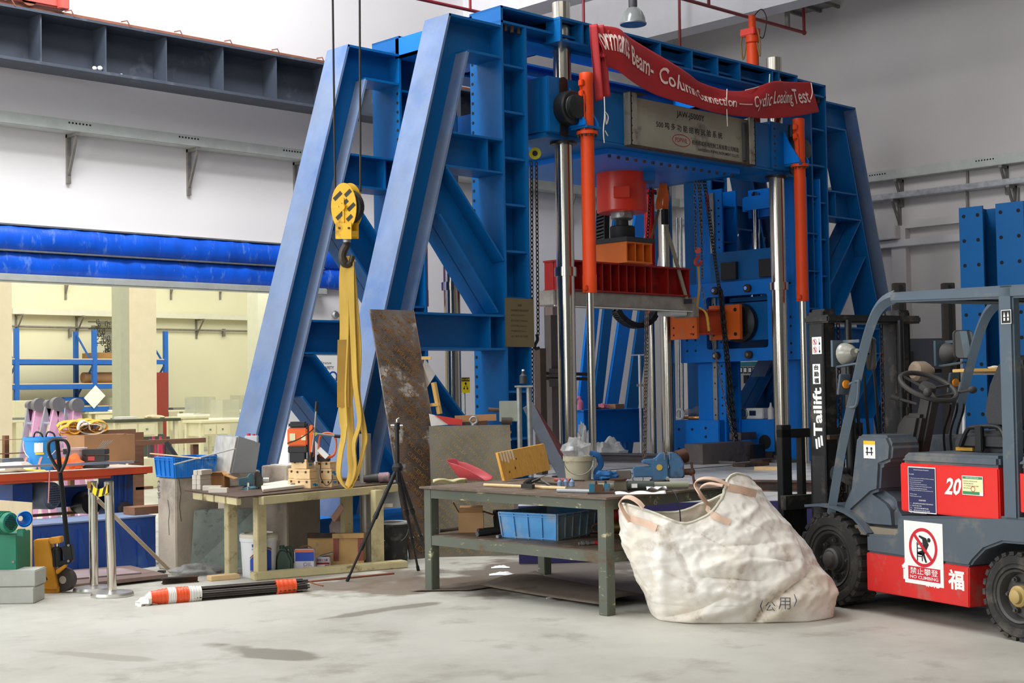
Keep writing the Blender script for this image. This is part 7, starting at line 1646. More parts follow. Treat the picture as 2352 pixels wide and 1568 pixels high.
# bundle of thin rods in an orange and white sleeve
t = thing('rod_bundle', 'bundle of thin dark steel rods wrapped in orange and white sleeves on the floor', 'rods', onz(500, 1362)); r0_, r1_ = onz(345, 1372, .05), onz(692, 1344, .045); rd = (r1_-r0_).normalized(); rs = Vector((-rd.y, rd.x, 0)); RODM = pm('dark drawn steel', (72, 66, 62), .45, .6, var=.15)
random.seed(3)
for k in range(40):
    a_ = random.uniform(0, 2*PI); rr = .05*math.sqrt(random.random()); o_ = rs*rr*math.cos(a_)+Z*(rr*math.sin(a_)*.9); MB().cyl(r0_+o_+rd*.15, r1_+o_+rd*random.uniform(-.03, .06), .0065, 6).build('rod', RODM, t)
SLO = pm('orange sleeve', (232, 84, 40), .4, var=.08, scale=10, dirt=((240, 200, 180), .1, 14)); SLW = pm('clear white sleeve', (226, 222, 216), .35, var=.1, scale=12)
L_ = (r1_-r0_).length
def sleeve(f0, f1, ra, rb, mat): 
    n = 12; P = [r0_+rd*L_*(f0+(f1-f0)*k/n) for k in range(n+1)]; R = [(ra+(rb-ra)*k/n)*(1+.05*math.sin(k*2.3)) for k in range(n+1)]; MB().tube(P, R, 18, flat=.9, up=(0, 0, 1)).build('sleeve', mat, t, smooth=60)
sleeve(-.03, .0, .02, .045, SLW); sleeve(.0, .105, .046, .06, SLO); sleeve(.105, .155, .061, .061, SLW); sleeve(.155, .24, .061, .06, SLO); sleeve(.24, .32, .062, .055, SLW); sleeve(.82, .955, .058, .056, SLO)
m = MB(); crumple(m, r0_-Z*.05-rd*.03, .07, .05, .045, 5, 18, 10, .7); m.build('sleeve_end', SLW, t); m = MB()
for k in range(5): c = r0_+rd*L_*(.845+.022*k)-AD*.048+Z*(.03*math.cos(k*1.7)); m.frameplate([(.011*math.cos(j*PI/6), .011*math.sin(j*PI/6)) for j in range(12)], [(.006*math.cos(j*PI/6), .006*math.sin(j*PI/6)) for j in range(12)], c, rd, Z, -AD*.0)
# ================================================================== THINGS ON AND BEHIND THE SAW BENCH
ZT1 = oy(349, 1070).z
def tb_(px, py, d): return onY(px, py, OY+d)
def onbench(px, d, py=1070): q = onY(px, py, OY+d); return Vector((q.x, OY+d, ZT1+.002))
q = onbench(97, .35); t = thing('blue_bucket', 'bright blue plastic bucket with a paper label on the red-orange table', 'bucket', q); BB = pm('bright blue bucket plastic', (50, 150, 226), .4, var=.05)
hb_ = onY(97, 1003, OY+.35).z-q.z
MB().lathe([(0, 0), (.115, 0), (.155, hb_-.03), (.165, hb_-.03), (.168, hb_), (.15, hb_), (.112, .02), (0, .02)], q, seg=36).build('bucket_body', BB, t)
fa_ = math.atan2((CAM-q).y, (CAM-q).x); m = MB(); cylpatch(m, q, .152, fa_-.45, fa_+.05, hb_*.55, hb_*.85, 8); m.build('paper_label', WHITEP, t); m = MB(); cylpatch(m, q, .150, fa_-.4, fa_+.1, hb_*.48, hb_*.54, 8); m.build('yellow_stripe', BY, t)
MB().tube([q+AR*.165*math.cos(a_*PI/12)-AD*(.165*math.sin(a_*PI/12)*.7)+Z*(hb_-.03-.17*math.sin(a_*PI/12)) for a_ in range(13)], .004, 6).build('bucket_handle', WHITEP, t)
for k in (-.09, .04): MB().ribbon(catmull([q+AR*k-AD*.14+Z*.12, q+AR*(k-.02)-AD*.15+Z*.05, q+AR*(k-.01)-AD*.15+Z*.0]), AR, .02, .003).build('pink_ribbon', MATS['pink ribbon'], t)
for k, p0 in enumerate(((-.08, .0), (.03, .02))): MB().tube(catmull([q+AR*p0[0]+Z*(hb_-.02), q+AR*(p0[0]+.02)+Z*(hb_+.04), q+AR*(p0[0]+.07)+Z*(hb_+.03), q+AR*(p0[0]+.09)+Z*(hb_-.02)]), .008, 6).build('cable_loop', BLACK, t)
q = onbench(172, .4); t = thing('white_bucket', 'white plastic bucket behind an orange cloth on the red-orange table', 'bucket', q); h_ = onY(172, 1028, OY+.4).z-q.z
MB().lathe([(0, 0), (.09, 0), (.105, h_-.02), (.112, h_-.02), (.112, h_), (.10, h_), (.086, .02), (0, .02)], q, seg=30).build('bucket_body', pm('pinkish white plastic', (226, 208, 200), .5, var=.04), t)
m = MB(); crumple(m, onbench(158, .2), .12, .08, .09, 21, 20, 12, .6); tag(m.build('orange_cloth', pm('orange vest cloth', (244, 110, 50), .8, var=.08)), 'crumpled orange cloth on the red-orange table', 'cloth')
q = onbench(220, .22); t = thing('tray_stack', 'stack of black plastic parts trays with a red label and rods on top', 'trays', q); h_ = onY(220, 1030, OY+.22).z-q.z; TB_ = pm('dusty black tray', (46, 46, 46), .6, var=.15)
for k in range(3): MB().fbox(q+Z*h_*(k+.5)/3, AR*.105, AD*.07, Z*(h_/6-.004)).build('tray', TB_, t, bevel=.004)
MB().fbox(q+Z*h_*.5-AD*.071+AR*-.02, AR*.03, AD*.001, Z*.018).build('red_label', pm('faded red label', (196, 70, 70), .6), t)
for k in range(5): MB().cyl(q+Z*h_+AR*(.02+.012*k), q+Z*(h_+.07)+AR*(.07+.02*k)+AD*.02, .003, 5).build('thin_rod', GALV, t)
q = onbench(252, .62); cx0, cx1 = onY(200, 1000, OY+.62), onY(305, 1000, OY+.62); H_ = onY(250, 999, OY+.62).z-ZT1
c = Vector(((cx0.x+cx1.x)/2, OY+.8, ZT1+.002)); carton('carton', 'large brown cardboard carton on the red-orange table', c, (1, 0, 0), cx1.x-cx0.x+.05, .35, H_, CARD, False, pm('packing tape', (176, 140, 104), .4))
m = MB(); crumple(m, onbench(20, .3), .22, .14, .06, 30, 22, 10, .3); tag(m.build('white_sack', TARP), 'flat white sack lying at the left end of the red-orange table', 'sack')
tag(MB().ribbon(catmull([onbench(55, .2)+Z*.02, onbench(80, .1)+Z*.012, onbench(105, .05)+Z*.008]), (0, 1, .2), .04, .003).build('yellow_strap', BY), 'yellow strap lying before the bright blue bucket', 'strap')
q = onY(25, 1056, OY+.75); tag(MB().box(q.x-.1, q.x+.1, OY+.7, OY+.8, ZT1, ZT1+.1).build('grey_box', GALV, bevel=.006), 'small grey metal box at the back of the red-orange table', 'box')
# brown timber frames in the doorway
BY_ = 13.6
t = thing('timber_railing', 'brown timber frame with a top rail standing in the doorway', 'timber frame', onY(300, 1100, BY_).xy.to_3d())
for (x0, x1, y0, y1, d) in ((305, 473, 1005, 1023, 0), (305, 330, 992, 1130, .1), (444, 456, 1020, 1055, .05), (300, 352, 1116, 1126, .1)):
    a, b = onY(x0, y1, BY_+d), onY(x1, y0, BY_+d); MB().box(a.x, b.x, BY_+d, BY_+d+.06, 0 if y1 > 1040 and y1-y0 > 30 else a.z, b.z).build('rail', BROWNW, t)
t = thing('timber_rack', 'long brown timber rack with two boards behind the bright blue bucket', 'timber frame', onY(100, 1100, 13.0).xy.to_3d())
for (x0, x1, y0, y1) in ((-60, 312, 999, 1012), (-60, 300, 1028, 1046), (-60, 300, 1052, 1062), (186, 312, 985, 1000)):
    a, b = onY(x0, y1, 13.0), onY(x1, y0, 13.0); MB().box(a.x, b.x, 13.0, 13.08, a.z, b.z).build('board', BROWNW, t)
for px in (10, 160, 300): a, b = onY(px, 1000, 13.1), onY(px+10, 1000, 13.1); MB().box(a.x, b.x, 13.09, 13.15, 0, a.z).build('upright', BROWNW, t)
# coiled yellow straps
t = thing('strap_coil', 'heap of coiled orange-yellow lifting straps on the brown timber rack', 'straps', onY(215, 995, 13.05)); YS = pm('orange-yellow strap', (232, 170, 60), .75, var=.12, scale=12); YW = pm('pale strap', (226, 212, 190), .8, var=.06)
random.seed(11)
for k in range(14):
    cx_, cy_ = 175+random.uniform(-15, 95), 985+random.uniform(-9, 5); rx, ry = random.uniform(14, 30), random.uniform(8, 16); ph = random.uniform(0, 6)
    P_ = [onY(cx_+rx*math.cos(ph+a_*.5), min(cy_-ry*math.sin(ph+a_*.5), 997), 13.0+.01*k) for a_ in range(14)]; MB().ribbon(P_, (0.2, 1, .35), .06, .006).build('strap_loop', YS if k % 4 else YW, t)
P_ = [onY(192+14*math.cos(a_*.45), 986-20*math.sin(a_*.45), 12.95) for a_ in range(8)]; MB().ribbon(P_, (0.2, 1, .3), .06, .006).build('strap_loop', YW, t)
# pink folding ladders
LAD = pm('pink ladder rail', (226, 170, 200), .5, .1, var=.06); LAL = pm('ladder aluminium', (200, 204, 216), .35, .7, var=.05)
def ladder(apx, feet, Yp, label):
    t = thing('folding_ladder', label, 'ladder', onY(apx[0], 1030, Yp).xy.to_3d(), 0, 'pink folding ladders in the doorway'); ap = onY(apx[0], apx[1], Yp)
    for d in (0.0, .22):
        for fx, mt in zip(feet, (LAL, LAD)):
            f = onY(fx, 1040, Yp); p0 = ap+V(0, d, 0); p1 = Vector((f.x+(f.x-ap.x)*.9, Yp+d, 0)); p1 = ap+(f-ap)*((ap.z)/(ap.z-f.z))+V(0, d, 0); MB().bar(p0, p1, .03, .07, up=(1, 0, 0)).build('rail', LAD if d == 0 else mt, t)
        MB().cyl(ap+V(0, d-.04, 0), ap+V(0, d+.04, 0), .08 if d == 0 else .05, 18).build('hinge', pm('grey hinge', (124, 120, 122), .5, .4), t)
    for k in (.15, .3, .45, .6, .75): 
        f = onY(feet[0], 1040, Yp); p = ap+(f-ap)*(k*(ap.z)/(ap.z-f.z)); MB().cyl(p, p+V(0, .22, 0), .014, 8).build('rung', LAL, t)
    return t
ladder((89, 930), (72, 104), 15.4, 'pink folding ladder in the doorway, the left one'); ladder((132, 928), (108, 158), 14.9, 'pink folding ladder in the doorway, the middle one'); ladder((176, 930), (166, 196), 15.5, 'pink folding ladder in the doorway, the right one')

# ================================================================== SECOND LAB SEEN THROUGH THE DOORWAY
FY = 35.0
def fy(px, py, Y): return onY(px, py, Y)
struct(MB().box(-20, 50, FY, FY+.3, 0, 12).build('wall_far', FARW)); struct(MB().box(27.0, 27.3, 16.3, FY, 0, 12).build('wall_far_right', FARW))
PILM = pm('cream pillar plaster', (226, 214, 188), .9, var=.03)
a, b = fy(298, 900, 28.0), fy(360, 900, 28.0); struct(MB().box(a.x, b.x, 28.0, 28.5, 0, 9).build('trim_4', PILM)); c = fy(273, 900, 28.1); struct(MB().box(c.x, a.x, 28.0, 28.4, 0, 9).build('trim_5', pm('shaded pillar side', (176, 178, 158), .8, var=.04)))  # side box: the pillar's shaded side put into a darker colour
a = fy(28, 900, 24.0); struct(MB().box(a.x-1.6, a.x, 24.0, 24.5, 0, 9).build('trim_6', PILM)); a, b = fy(594, 900, 31), fy(640, 900, 31); struct(MB().box(a.x, b.x, 31, 31.5, 0, 9).build('trim_7', pm('pale pillar', (214, 214, 194), .9, var=.03)))
FG_ = pm('pale far trunking', (216, 214, 196), .6, var=.04)
t = thing('cable_trunking', 'pale cable trunking on the far wall of the next lab', 'trunking', fy(300, 715, FY)); a, b = fy(30, 710, FY-.3), fy(590, 731, FY-.3); MB().box(a.x, b.x, FY-.3, FY-.12, b.z-.06, b.z+.09).build('trunking_body', FG_, t)
for px in (36, 175, 450, 575, 300): c = fy(px, 728, FY); bracket(MB(), (c.x, FY, b.z-.06), (0, -1, 0), (1, 0, 0), .45, .55).build('bracket', BRKT, t)
t = thing('conduit', 'thin dark conduit along the far wall above the blue racks', 'conduit', fy(300, 755, FY)); a, b = fy(28, 749, FY-.1), fy(592, 760, FY-.1); MB().cyl((a.x, FY-.1, a.z), (b.x, FY-.1, a.z), .028, 8).build('pipe', BRKT, t)
for px in (162, 515): c = fy(px, 755, FY-.1); MB().box(c.x-.03, c.x+.03, FY-.12, FY-.02, c.z-.22, c.z).build('clip', BRKT, t)
t = thing('upper_trunking', 'row of dark brackets high on the far wall of the next lab', 'brackets', fy(300, 655, FY))
for px in (150, 272, 392, 505): c = fy(px, 688, FY); bracket(MB(), (c.x, FY, c.z+.9), (0, -1, 0), (1, 0, 0), .45, .9).build('bracket', BRKT, t)
a = fy(30, 660, FY-.3); b = fy(590, 660, FY-.3); MB().box(a.x, b.x, FY-.45, FY-.1, c.z+.9, c.z+1.05).build('trunking_body', FG_, t)
# blue pallet racks
RBL = pm('blue rack paint', (30, 96, 180), .5, var=.06); RY = 33.2
rk = thing('pallet_rack', 'blue pallet rack with wooden shelves in the next lab', 'rack', fy(200, 1000, RY).xy.to_3d())
up = [fy(px, 900, RY).x for px in (40, 219, 383)]; zt = fy(219, 757, RY).z
for x in up:
    for d in (0, 1.0): MB().box(x-.055, x+.055, RY+d, RY+d+.1, 0, zt).build('upright', RBL, rk)
    for z0, z1, s in ((zt-.9, zt-.1, 1), (zt-1.7, zt-.9, 0), (zt-2.5, zt-1.7, 1)): MB().bar((x, RY+.1, z0 if s else z1), (x, RY+1.0, z1 if s else z0), .05, .03, up=(1, 0, 0)).build('brace', RBL, rk)
zz_ = [fy(219, y, RY).z for y in (830, 886, 938)]
for x0, x1 in ((up[0]-2, up[0]), (up[0], up[1]), (up[1], up[2])):
    for z in zz_:
        for d in (0, 1.0): MB().box(x0+.055, x1-.055, RY+d+.01, RY+d+.07, z-.07, z+.05).build('beam', RBL, rk)
        MB().box(x0+.055, x1-.055, RY+.02, RY+1.05, z+.05, z+.075).build('shelf_board', WOOD, rk)
WIRE = pm('dark wire', (60, 60, 52), .6, .4, var=.2)
t = thing('wire_bundle', 'bundle of dark bent rebar stacked on the top shelf of the blue rack', 'rebar', fy(260, 828, RY+.3)); z = zz_[0]+.075; x0 = up[1]+.1
MB().box(x0-.0, x0+1.6, RY+.1, RY+.9, z, z+.16).build('pallet', pm('dusty pallet wood', (150, 116, 66), .8, var=.12), t); random.seed(5)
for k in range(22):
    zz0 = z+.18+.038*k; xx = x0+.02+random.uniform(0, .4); MB().cyl((xx, RY+.2+.025*k, zz0), (x0+1.7, RY+.2+.02*k, zz0), .013, 5).build('bar', WIRE, t); 
    MB().tube([(xx+.04*math.cos(a_*1.2), RY+.2, zz0+.08*math.sin(a_*1.2)-.03) for a_ in range(6)], .011, 5).build('stirrup', WIRE, t)
for (px0, px1, y0, y1, mt, nm_, lb) in ((190, 272, 868, 880, pm('brown wrapped roll', (150, 118, 88), .8, var=.12), 'wrapped_roll', 'brown wrapped roll on the middle shelf of the blue rack'),):
    a, b = fy(px0, y1, RY+.4), fy(px1, y0, RY+.4); tag(MB().cyl((a.x, RY+.4, zz_[1]+.075+.14), (b.x, RY+.4, zz_[1]+.075+.14), .14, 14).build(nm_, mt), lb, 'roll')
c = fy(221, 911, RY-.1); tag(MB().fbox((c.x, RY-.02, c.z), Vector((.16, 0, .16)), (0, .004, 0), Vector((-.16, 0, .16))*.85).build('paper_sheet', WHITEP), 'white paper sheet taped askew to the blue rack upright', 'paper')
c = fy(188, 925, RY+.2); tag(MB().box(c.x-.5, c.x+.3, RY+.2, RY+.7, zz_[2]-.1+.2, zz_[2]+.3).build('blue_bin', RBL, bevel=.02), 'dark blue bin on the lowest shelf of the blue rack', 'bin')
a, b = fy(361, 960, 30.5), fy(386, 855, 30.5); tag(MB().box(a.x, b.x, 30.5, 30.9, 0, b.z).build('red_cabinet', pm('brick red cabinet', (150, 62, 50), .6, var=.04)), 'narrow brick red cabinet beside the cream pillar in the next lab', 'cabinet')
# desks of the next lab
DESK = pm('cream lab desk', (226, 220, 188), .6, var=.04); DTOP = pm('dark desk edge', (70, 76, 60), .6, var=.1)
DZ = []
def desk(px0, px1, py, Y, label, top=None, hgt=None, legs=True):
    a, b = fy(px0, py, Y), fy(px1, py, Y); z = a.z; DZ.append((Y, z)); t = thing('lab_desk', label, 'desk', ((a.x+b.x)/2, Y+.35, 0)); W = b.x-a.x
    MB().box(a.x, b.x, Y, Y+.75, z-.05, z).build('desk_top', top or DESK, t, bevel=.006)
    MB().box(a.x+W*.06, b.x-W*.35, Y+.03, Y+.7, z-.32, z-.05).build('drawer_unit', DESK, t, bevel=.004)
    for k in (0, 1): d = MB().box(a.x+W*(.08+.27*k), a.x+W*(.33+.27*k), Y+.015, Y+.03, z-.29, z-.08).build('drawer', DESK, t, bevel=.004); MB().box(a.x+W*(.19+.27*k), a.x+W*(.22+.27*k), Y+.0, Y+.015, z-.2, z-.17).build('drawer_lock', GALV, d)
    for s in (0, 1):
        x = a.x+.06 if s == 0 else b.x-.06; sx = (1 if s else -1)
        for d in (.1, .65): MB().bar((x, Y+d, z-.05), (x, Y+d, 0), .07, .07).build('leg', DESK, t)
    return t, z
desk(-80, 70, 968, 27.5, 'cream desk at the far left edge of the next lab'); t, zd = desk(265, 416, 964, 23.0, 'green-grey desk with a dark edge and drawers nearest in the next lab', DTOP); MB().box(fy(290, 990, 23).x, fy(410, 990, 23).x, 23.5, 23.53, .2, zd-.3).build('perforated_back', pm('dark perforated steel', (96, 104, 96), .5), t)
desk(415, 520, 957, 29.0, 'cream desk behind the green-grey one in the next lab'); desk(462, 566, 966, 25.0, 'cream desk with open drawer in front of the rear blue brace'); desk(205, 450, 946, 33.0, 'low pale desk by the far wall under the blue rack'); desk(480, 600, 946, 32.0, 'pale desk below the clear tanks at the far wall')
a, b = fy(34, 960, 30.0), fy(126, 918, 30.0); tag(MB().box(a.x, b.x, 30.0, 30.6, 0, b.z).build('equipment_box', pm('pale equipment box', (220, 214, 186), .6, var=.03), bevel=.02), 'pale box-shaped instrument behind the pink ladders', 'instrument')
ACR = pm('clear acrylic tank', (226, 228, 214), .15, var=.02, trans=.7, alpha=.45)
for (x0, x1, y0, pd, Yd, lb) in ((450, 495, 910, 957, 29.0, 'clear acrylic tank at the far wall, leftmost of the three by the brace'), (512, 550, 917, 966, 25.0, 'clear acrylic tank nearest, on the desk before the rear brace'), (552, 580, 907, 946, 32.0, 'clear acrylic tank beside the rear blue brace'), (252, 272, 913, 946, 33.0, 'clear acrylic tank left of the cream pillar')):
    Y = Yd+.15; a, b = fy(x0, 940, Y), fy(x1, y0, Y); zb0 = fy(300, pd, Yd).z+.042; zb0 = [q_ for q_ in DZ if abs(q_[0]-Yd) < .01][0][1]+.042; t = thing('acrylic_tank', lb, 'tank', ((a.x+b.x)/2, Y, zb0)); w = .5
    MB().box(a.x, b.x, Y, Y+.008, zb0, b.z).box(a.x, b.x, Y+w-.008, Y+w, zb0, b.z).box(a.x, a.x+.008, Y+.008, Y+w-.008, zb0, b.z).box(b.x-.008, b.x, Y+.008, Y+w-.008, zb0, b.z).build('tank_walls', ACR, t); MB().box(a.x-.02, b.x+.02, Y-.02, Y+w+.02, zb0-.04, zb0).build('tank_base', WHITEP, t)
for (x0, x1, py, h, Y, mt, lb) in ((283, 318, 960, 7, 23.2, WHITEP, 'white scale on the nearest green-grey desk'), (345, 388, 958, 9, 23.2, pm('beige cloth', (206, 190, 156), .9), 'beige cloth bundle on the nearest green-grey desk'), (425, 465, 955, 8, 29.2, WHITEP, 'stack of white papers on the cream desk behind'), (520, 556, 965, 5, 25.2, BLUEP, 'flat blue case on the desk before the rear brace'), (400, 440, 938, 6, 33.2, GALV, 'grey tools lying on the far desk'), (215, 250, 946, 8, 33.2, WHITEP, 'white trays behind the pink ladders'), (35, 62, 966, 6, 27.7, pm('grey gadget', (120, 124, 130), .6), 'grey gadget on the far left desk')):
    a, b = fy(x0, py, Y), fy(x1, py-h, Y); zd_ = [q_ for q_ in DZ if 0 <= Y-q_[0] < .9][0][1]+.001; hh = abs(b.z-a.z); m = MB(); (crumple(m, ((a.x+b.x)/2, Y+.2, zd_), (b.x-a.x)/2, .15, hh*.8, 8, 14, 8, .3) if 'cloth' in lb else m.box(a.x, b.x, Y+.05, Y+.35, zd_, zd_+hh)); tag(m.build('desk_item', mt, bevel=0 if 'cloth' in lb else .005), lb, 'desk item')
PB = pm('pink bottle', (200, 60, 100), .4)
for k, px in enumerate((346, 356, 392, 380, 402)):
    q = onY(px, 1050, 20.5); tag(MB().lathe([(0, 0), (.05, 0), (.05, .26), (.02, .30), (.02, .34), (0, .34)], (q.x, 20.5+.05*k, q.z), seg=12).build('bottle', PB if k % 2 else pm('dark bottle', (70, 64, 72), .4)), ['dark bottle first from the left', 'pink bottle second from the left', 'dark bottle fourth from the left', 'pink bottle third from the left', 'dark bottle fifth from the left'][k]+' under the green-grey desk in the next lab', 'bottle', 'bottles under the green-grey desk')
q0 = onY(340, 1052, 20.4); q1_ = onY(410, 1052, 20.4); tag(MB().box(q0.x-.1, q1_.x+.1, 20.35, 20.95, 0, q0.z).build('low_cupboard', DESK, bevel=.01), 'low cream cupboard carrying the pink and dark bottles', 'cupboard')

# ================================================================== BEHIND THE LOADING FRAME
# safety poster and yellow sign on the back wall
t = thing('safety_poster', 'white laboratory safety poster on the back wall between the blue braces', 'poster', onY(750, 850, YA-.02)); a, b = onY(718, 905, YA-.03), onY(790, 812, YA-.03); MB().box(a.x, b.x+.6, YA-.03, YA-.005, a.z-.6, b.z).build('poster_board', WHITEP, t)
m = MB(); c = onY(738, 836, YA-.031); text(m, 'Structure', (c.x, YA-.0305, c.z), (1, 0, 0), Z, w=.17, h=.04); m.build('poster_lettering', BLACKP, t); m = MB(); c = onY(727, 848, YA-.031); text(m, 'LABORATORY SAFETY', (c.x-.25, YA-.0305, c.z), (1, 0, 0), Z, w=.55, h=.045, off=.01); m.build('poster_lettering', BLACKP, t)
c = onY(765, 866, YA-.031); m = MB(); m.cyl((c.x, YA-.031, c.z), (c.x, YA-.032, c.z), .085, 28); m.box(c.x-.06, c.x+.5, YA-.032, YA-.0305, c.z-.19, c.z-.12); m.build('safety_emblem', BLUEP, t); m = MB(); m.cyl((c.x, YA-.0322, c.z+.01), (c.x, YA-.0326, c.z+.01), .05, 20); m.box(c.x-.04, c.x+.04, YA-.0326, YA-.0322, c.z-.06, c.z-.02); m.build('safety_pictogram', WHITEP, t)
for px in (768, 783): c = onY(px, 723, YA-.05); tag(MB().lathe([(0, 0), (.05, 0), (.06, .03), (.04, .06), (0, .06)], c, (0, -1, 0), 18).build('wall_knob', GALV), 'round grey fitting on the back wall above the strut, %s one' % ('left' if px == 768 else 'right'), 'fitting')
t = thing('warning_sign', 'yellow warning sign with a black machine pictogram behind the guide columns', 'sign', onY(1070, 885, 14.5)); a, b = onY(1060, 902, 14.5), onY(1079, 866, 14.5); YP_ = pm('sign yellow', (240, 212, 10), .5)
MB().box(a.x, b.x, 14.5, 14.52, a.z, b.z).build('sign_board', YP_, t); cx_ = (a.x+b.x)/2; m = MB(); m.box(a.x+.005, b.x-.005, 14.498, 14.5, b.z-.055, b.z-.005); m.cyl((cx_, 14.498, a.z+.13), (cx_, 14.4995, a.z+.13), .018, 12)
for s in (-1, 1): m.cyl((cx_+s*.03, 14.498, a.z+.06), (cx_+s*.03, 14.4995, a.z+.06), .014, 10); m.bar((cx_+s*.01, 14.499, a.z+.1), (cx_+s*.035, 14.499, a.z+.07), .008, .001, up=(0, 1, 0))
m.build('sign_pictogram', BLACKP, t); m = MB(); text(m, '当心机械', (a.x+.01, 14.4975, b.z-.045), (1, 0, 0), Z, w=b.x-a.x-.02, h=.03); m.build('sign_lettering', YP_, t)
MB().cyl((cx_, 14.53, 0), (cx_, 14.53, b.z), .015, 8).build('sign_post', GALV, t)
# hand chain hoists, chains and straps
CH = pm('dark hoist chain', (62, 54, 48), .5, .6, var=.2); CHB = pm('bright chain', (110, 100, 90), .4, .8, var=.2)
def yv(px, py, Y): return onY(px, py, Y)
t = thing('chain_hoist', 'yellow chain hoist wheel with long dark chains beside the front left column', 'chain hoist', yv(1229, 352, 10.9)); c = yv(1229, 352, 10.9); hn_ = (CAM-c).normalized()
MB().lathe([(.03, -.03), (.065, -.03), (.068, -.02), (.055, 0), (.068, .02), (.065, .03), (.03, .03)], c, hn_, 24).build('chain_wheel', pm('yellow-green wheel', (216, 200, 30), .5), t); MB().lathe([(0, -.04), (.03, -.04), (.03, .035), (0, .035)], c, hn_, 16).build('wheel_core', BLACK, t)
chain(MB(), yv(1221, 372, 10.9), yv(1223, 970, 10.9), .06, .006, .017).build('chain', CH, t, kind='stuff'); chain(MB(), yv(1232, 372, 10.9), yv(1236, 770, 10.9), .06, .006, .017).build('chain', CH, t, kind='stuff')
q = yv(1233, 780, 10.9); MB().tube(catmull([q+Z*.06, q+V(.01, 0, 0), q+V(-.03, 0, -.06), q+V(-.02, 0, -.1), q+V(.03, 0, -.09)]), .018, 8).build('hook', BLACK, t)
t = thing('chain_hoist', 'orange-red chain hoist with bundles of grey chains hanging below the blue crosshead', 'chain hoist', yv(1605, 400, 11.9)); ORH = pm('orange hoist paint', (216, 84, 60), .5)
for k, px in enumerate((1593, 1602, 1612)): c = yv(px, 400+2*k, 11.9); MB().lathe([(.0, -.012), (.075, -.012), (.08, 0), (.075, .012), (0, .012)], c, (AR*.8-AD*.6), 20).build('sheave_cover', ORH, t)
for k, (px0, px1, y0, y1, mt) in enumerate(((1596, 1598, 410, 572, CHB), (1603, 1612, 410, 560, CHB), (1609, 1613, 410, 640, CHB), (1615, 1650, 410, 660, CH), (1619, 1653, 410, 660, CH))): chain(MB(), yv(px0, y0, 11.7), yv(px1, y1, 11.7), .055, .006, .017).build('chain', mt, t, kind='stuff')
for p_c, r_ in (((1603, 575), .042),): c = yv(*p_c, 11.7); MB().lathe([(0, -.03), (r_, -.03), (r_, .03), (0, .03)], c, (CAM-c).normalized(), 18).build('lower_block', ORH, t)
q = yv(1603, 585, 11.7); MB().tube(catmull([q, yv(1604, 590, 11.7), yv(1598, 597, 11.7), yv(1597, 604, 11.7), yv(1603, 609, 11.7), yv(1609, 604, 11.7), yv(1610, 598, 11.7)]), [.02]*6+[.022]*30+[.014], 8).build('lower_hook', ORH, t)
MB().cyl(yv(1574, 397, 11.7), yv(1584, 408, 11.7), .012, 8).build('lever_grip', BLACK, t); MB().cyl(yv(1584, 408, 11.7), yv(1600, 420, 11.7), .008, 8).build('lever', GALV, t); tag(MB().tube(catmull([yv(1622, 440, 11.6), yv(1626, 455, 11.6), yv(1624, 470, 11.6), yv(1624, 485, 11.6)]), .012, 6).build('grip_pliers', pm('red grip', (150, 30, 30), .5)), 'red-handled pliers hanging among the chains under the crosshead', 'pliers')
tag(chain(chain(MB(), yv(1653, 660, 11.6), yv(1686, 1010, 11.4), .075, .011, .026, sag=.04), yv(1656, 665, 11.6), yv(1692, 1015, 11.4), .075, .011, .026).build('heavy_chain', pm('black heavy chain', (30, 30, 30), .5, .5)), 'heavy black chain hanging before the square blue window', 'chain', kind='stuff')
tag(chain(MB(), yv(1612, 660, 11.5), yv(1688, 1018, 11.3), .05, .005, .014, sag=.05).build('thin_chain', CHB), 'thin grey chain hanging left of the heavy black chain', 'chain', kind='stuff')
tag(chain(chain(MB(), yv(1484, 715, 10.9), yv(1479, 1060, 10.9), .05, .006, .017), yv(1488, 715, 10.9), yv(1482, 1060, 10.9), .05, .006, .017, wob=.008).build('load_chain', CHB), 'doubled steel chain hanging to the test bed before the rear guide column', 'chain', kind='stuff')
chx = chain(MB(), yv(1497, 395, 12.2), yv(1486, 560, 12.2), .06, .007, .02); tag(chx.build('hanging_chain', CH), 'dark chain hanging behind the red jack', 'chain', kind='stuff')
c = yv(1481, 1066, 10.9); tag(MB().lathe([(0, 0), (.05, 0), (.05, .02), (.02, .03), (0, .03)], Vector((c.x, c.y, .503)), seg=14).build('chain_weight', IRON), 'small steel weight at the foot of the doubled chain', 'weight')
t = thing('ratchet_strap', 'orange webbing strap knotted round the crosshead behind the jack', 'strap', yv(1525, 430, 11.9)); OS = pm('orange webbing', (236, 110, 40), .75, var=.08)
for pts, w in (([(1516, 378), (1519, 400), (1522, 412), (1520, 440), (1514, 462), (1515, 480)], .09), ([(1526, 382), (1522, 405), (1526, 430), (1530, 455), (1527, 482)], .08), ([(1523, 410), (1536, 412), (1550, 418)], .08)): MB().ribbon(catmull([yv(a, b, 11.9) for a, b in pts], 4), (.8, -.5, .1), w, .006).build('webbing', OS, t)
MB().fbox(yv(1527, 498, 11.9), (.04, 0, 0), (0, .03, 0), (0, 0, .1)).build('ratchet', BLACK, t)
TR = pm('tan rope', (120, 100, 72), .9, var=.15)
tag(MB().tube([yv(1513, 482, 11.8), yv(1494, 555, 11.8)], .018, 8).build('rope', TR), 'tan rope slanting from the orange strap to the spreader block', 'rope'); tag(MB().tube([yv(1530, 520, 11.7), yv(1553, 600, 11.6), yv(1578, 690, 11.55)], .026, 8).build('slanting_sling', pm('pale dusty sling', (150, 142, 124), .85, var=.12)), 'pale dusty sling slanting down to the end of the concrete specimen', 'sling')
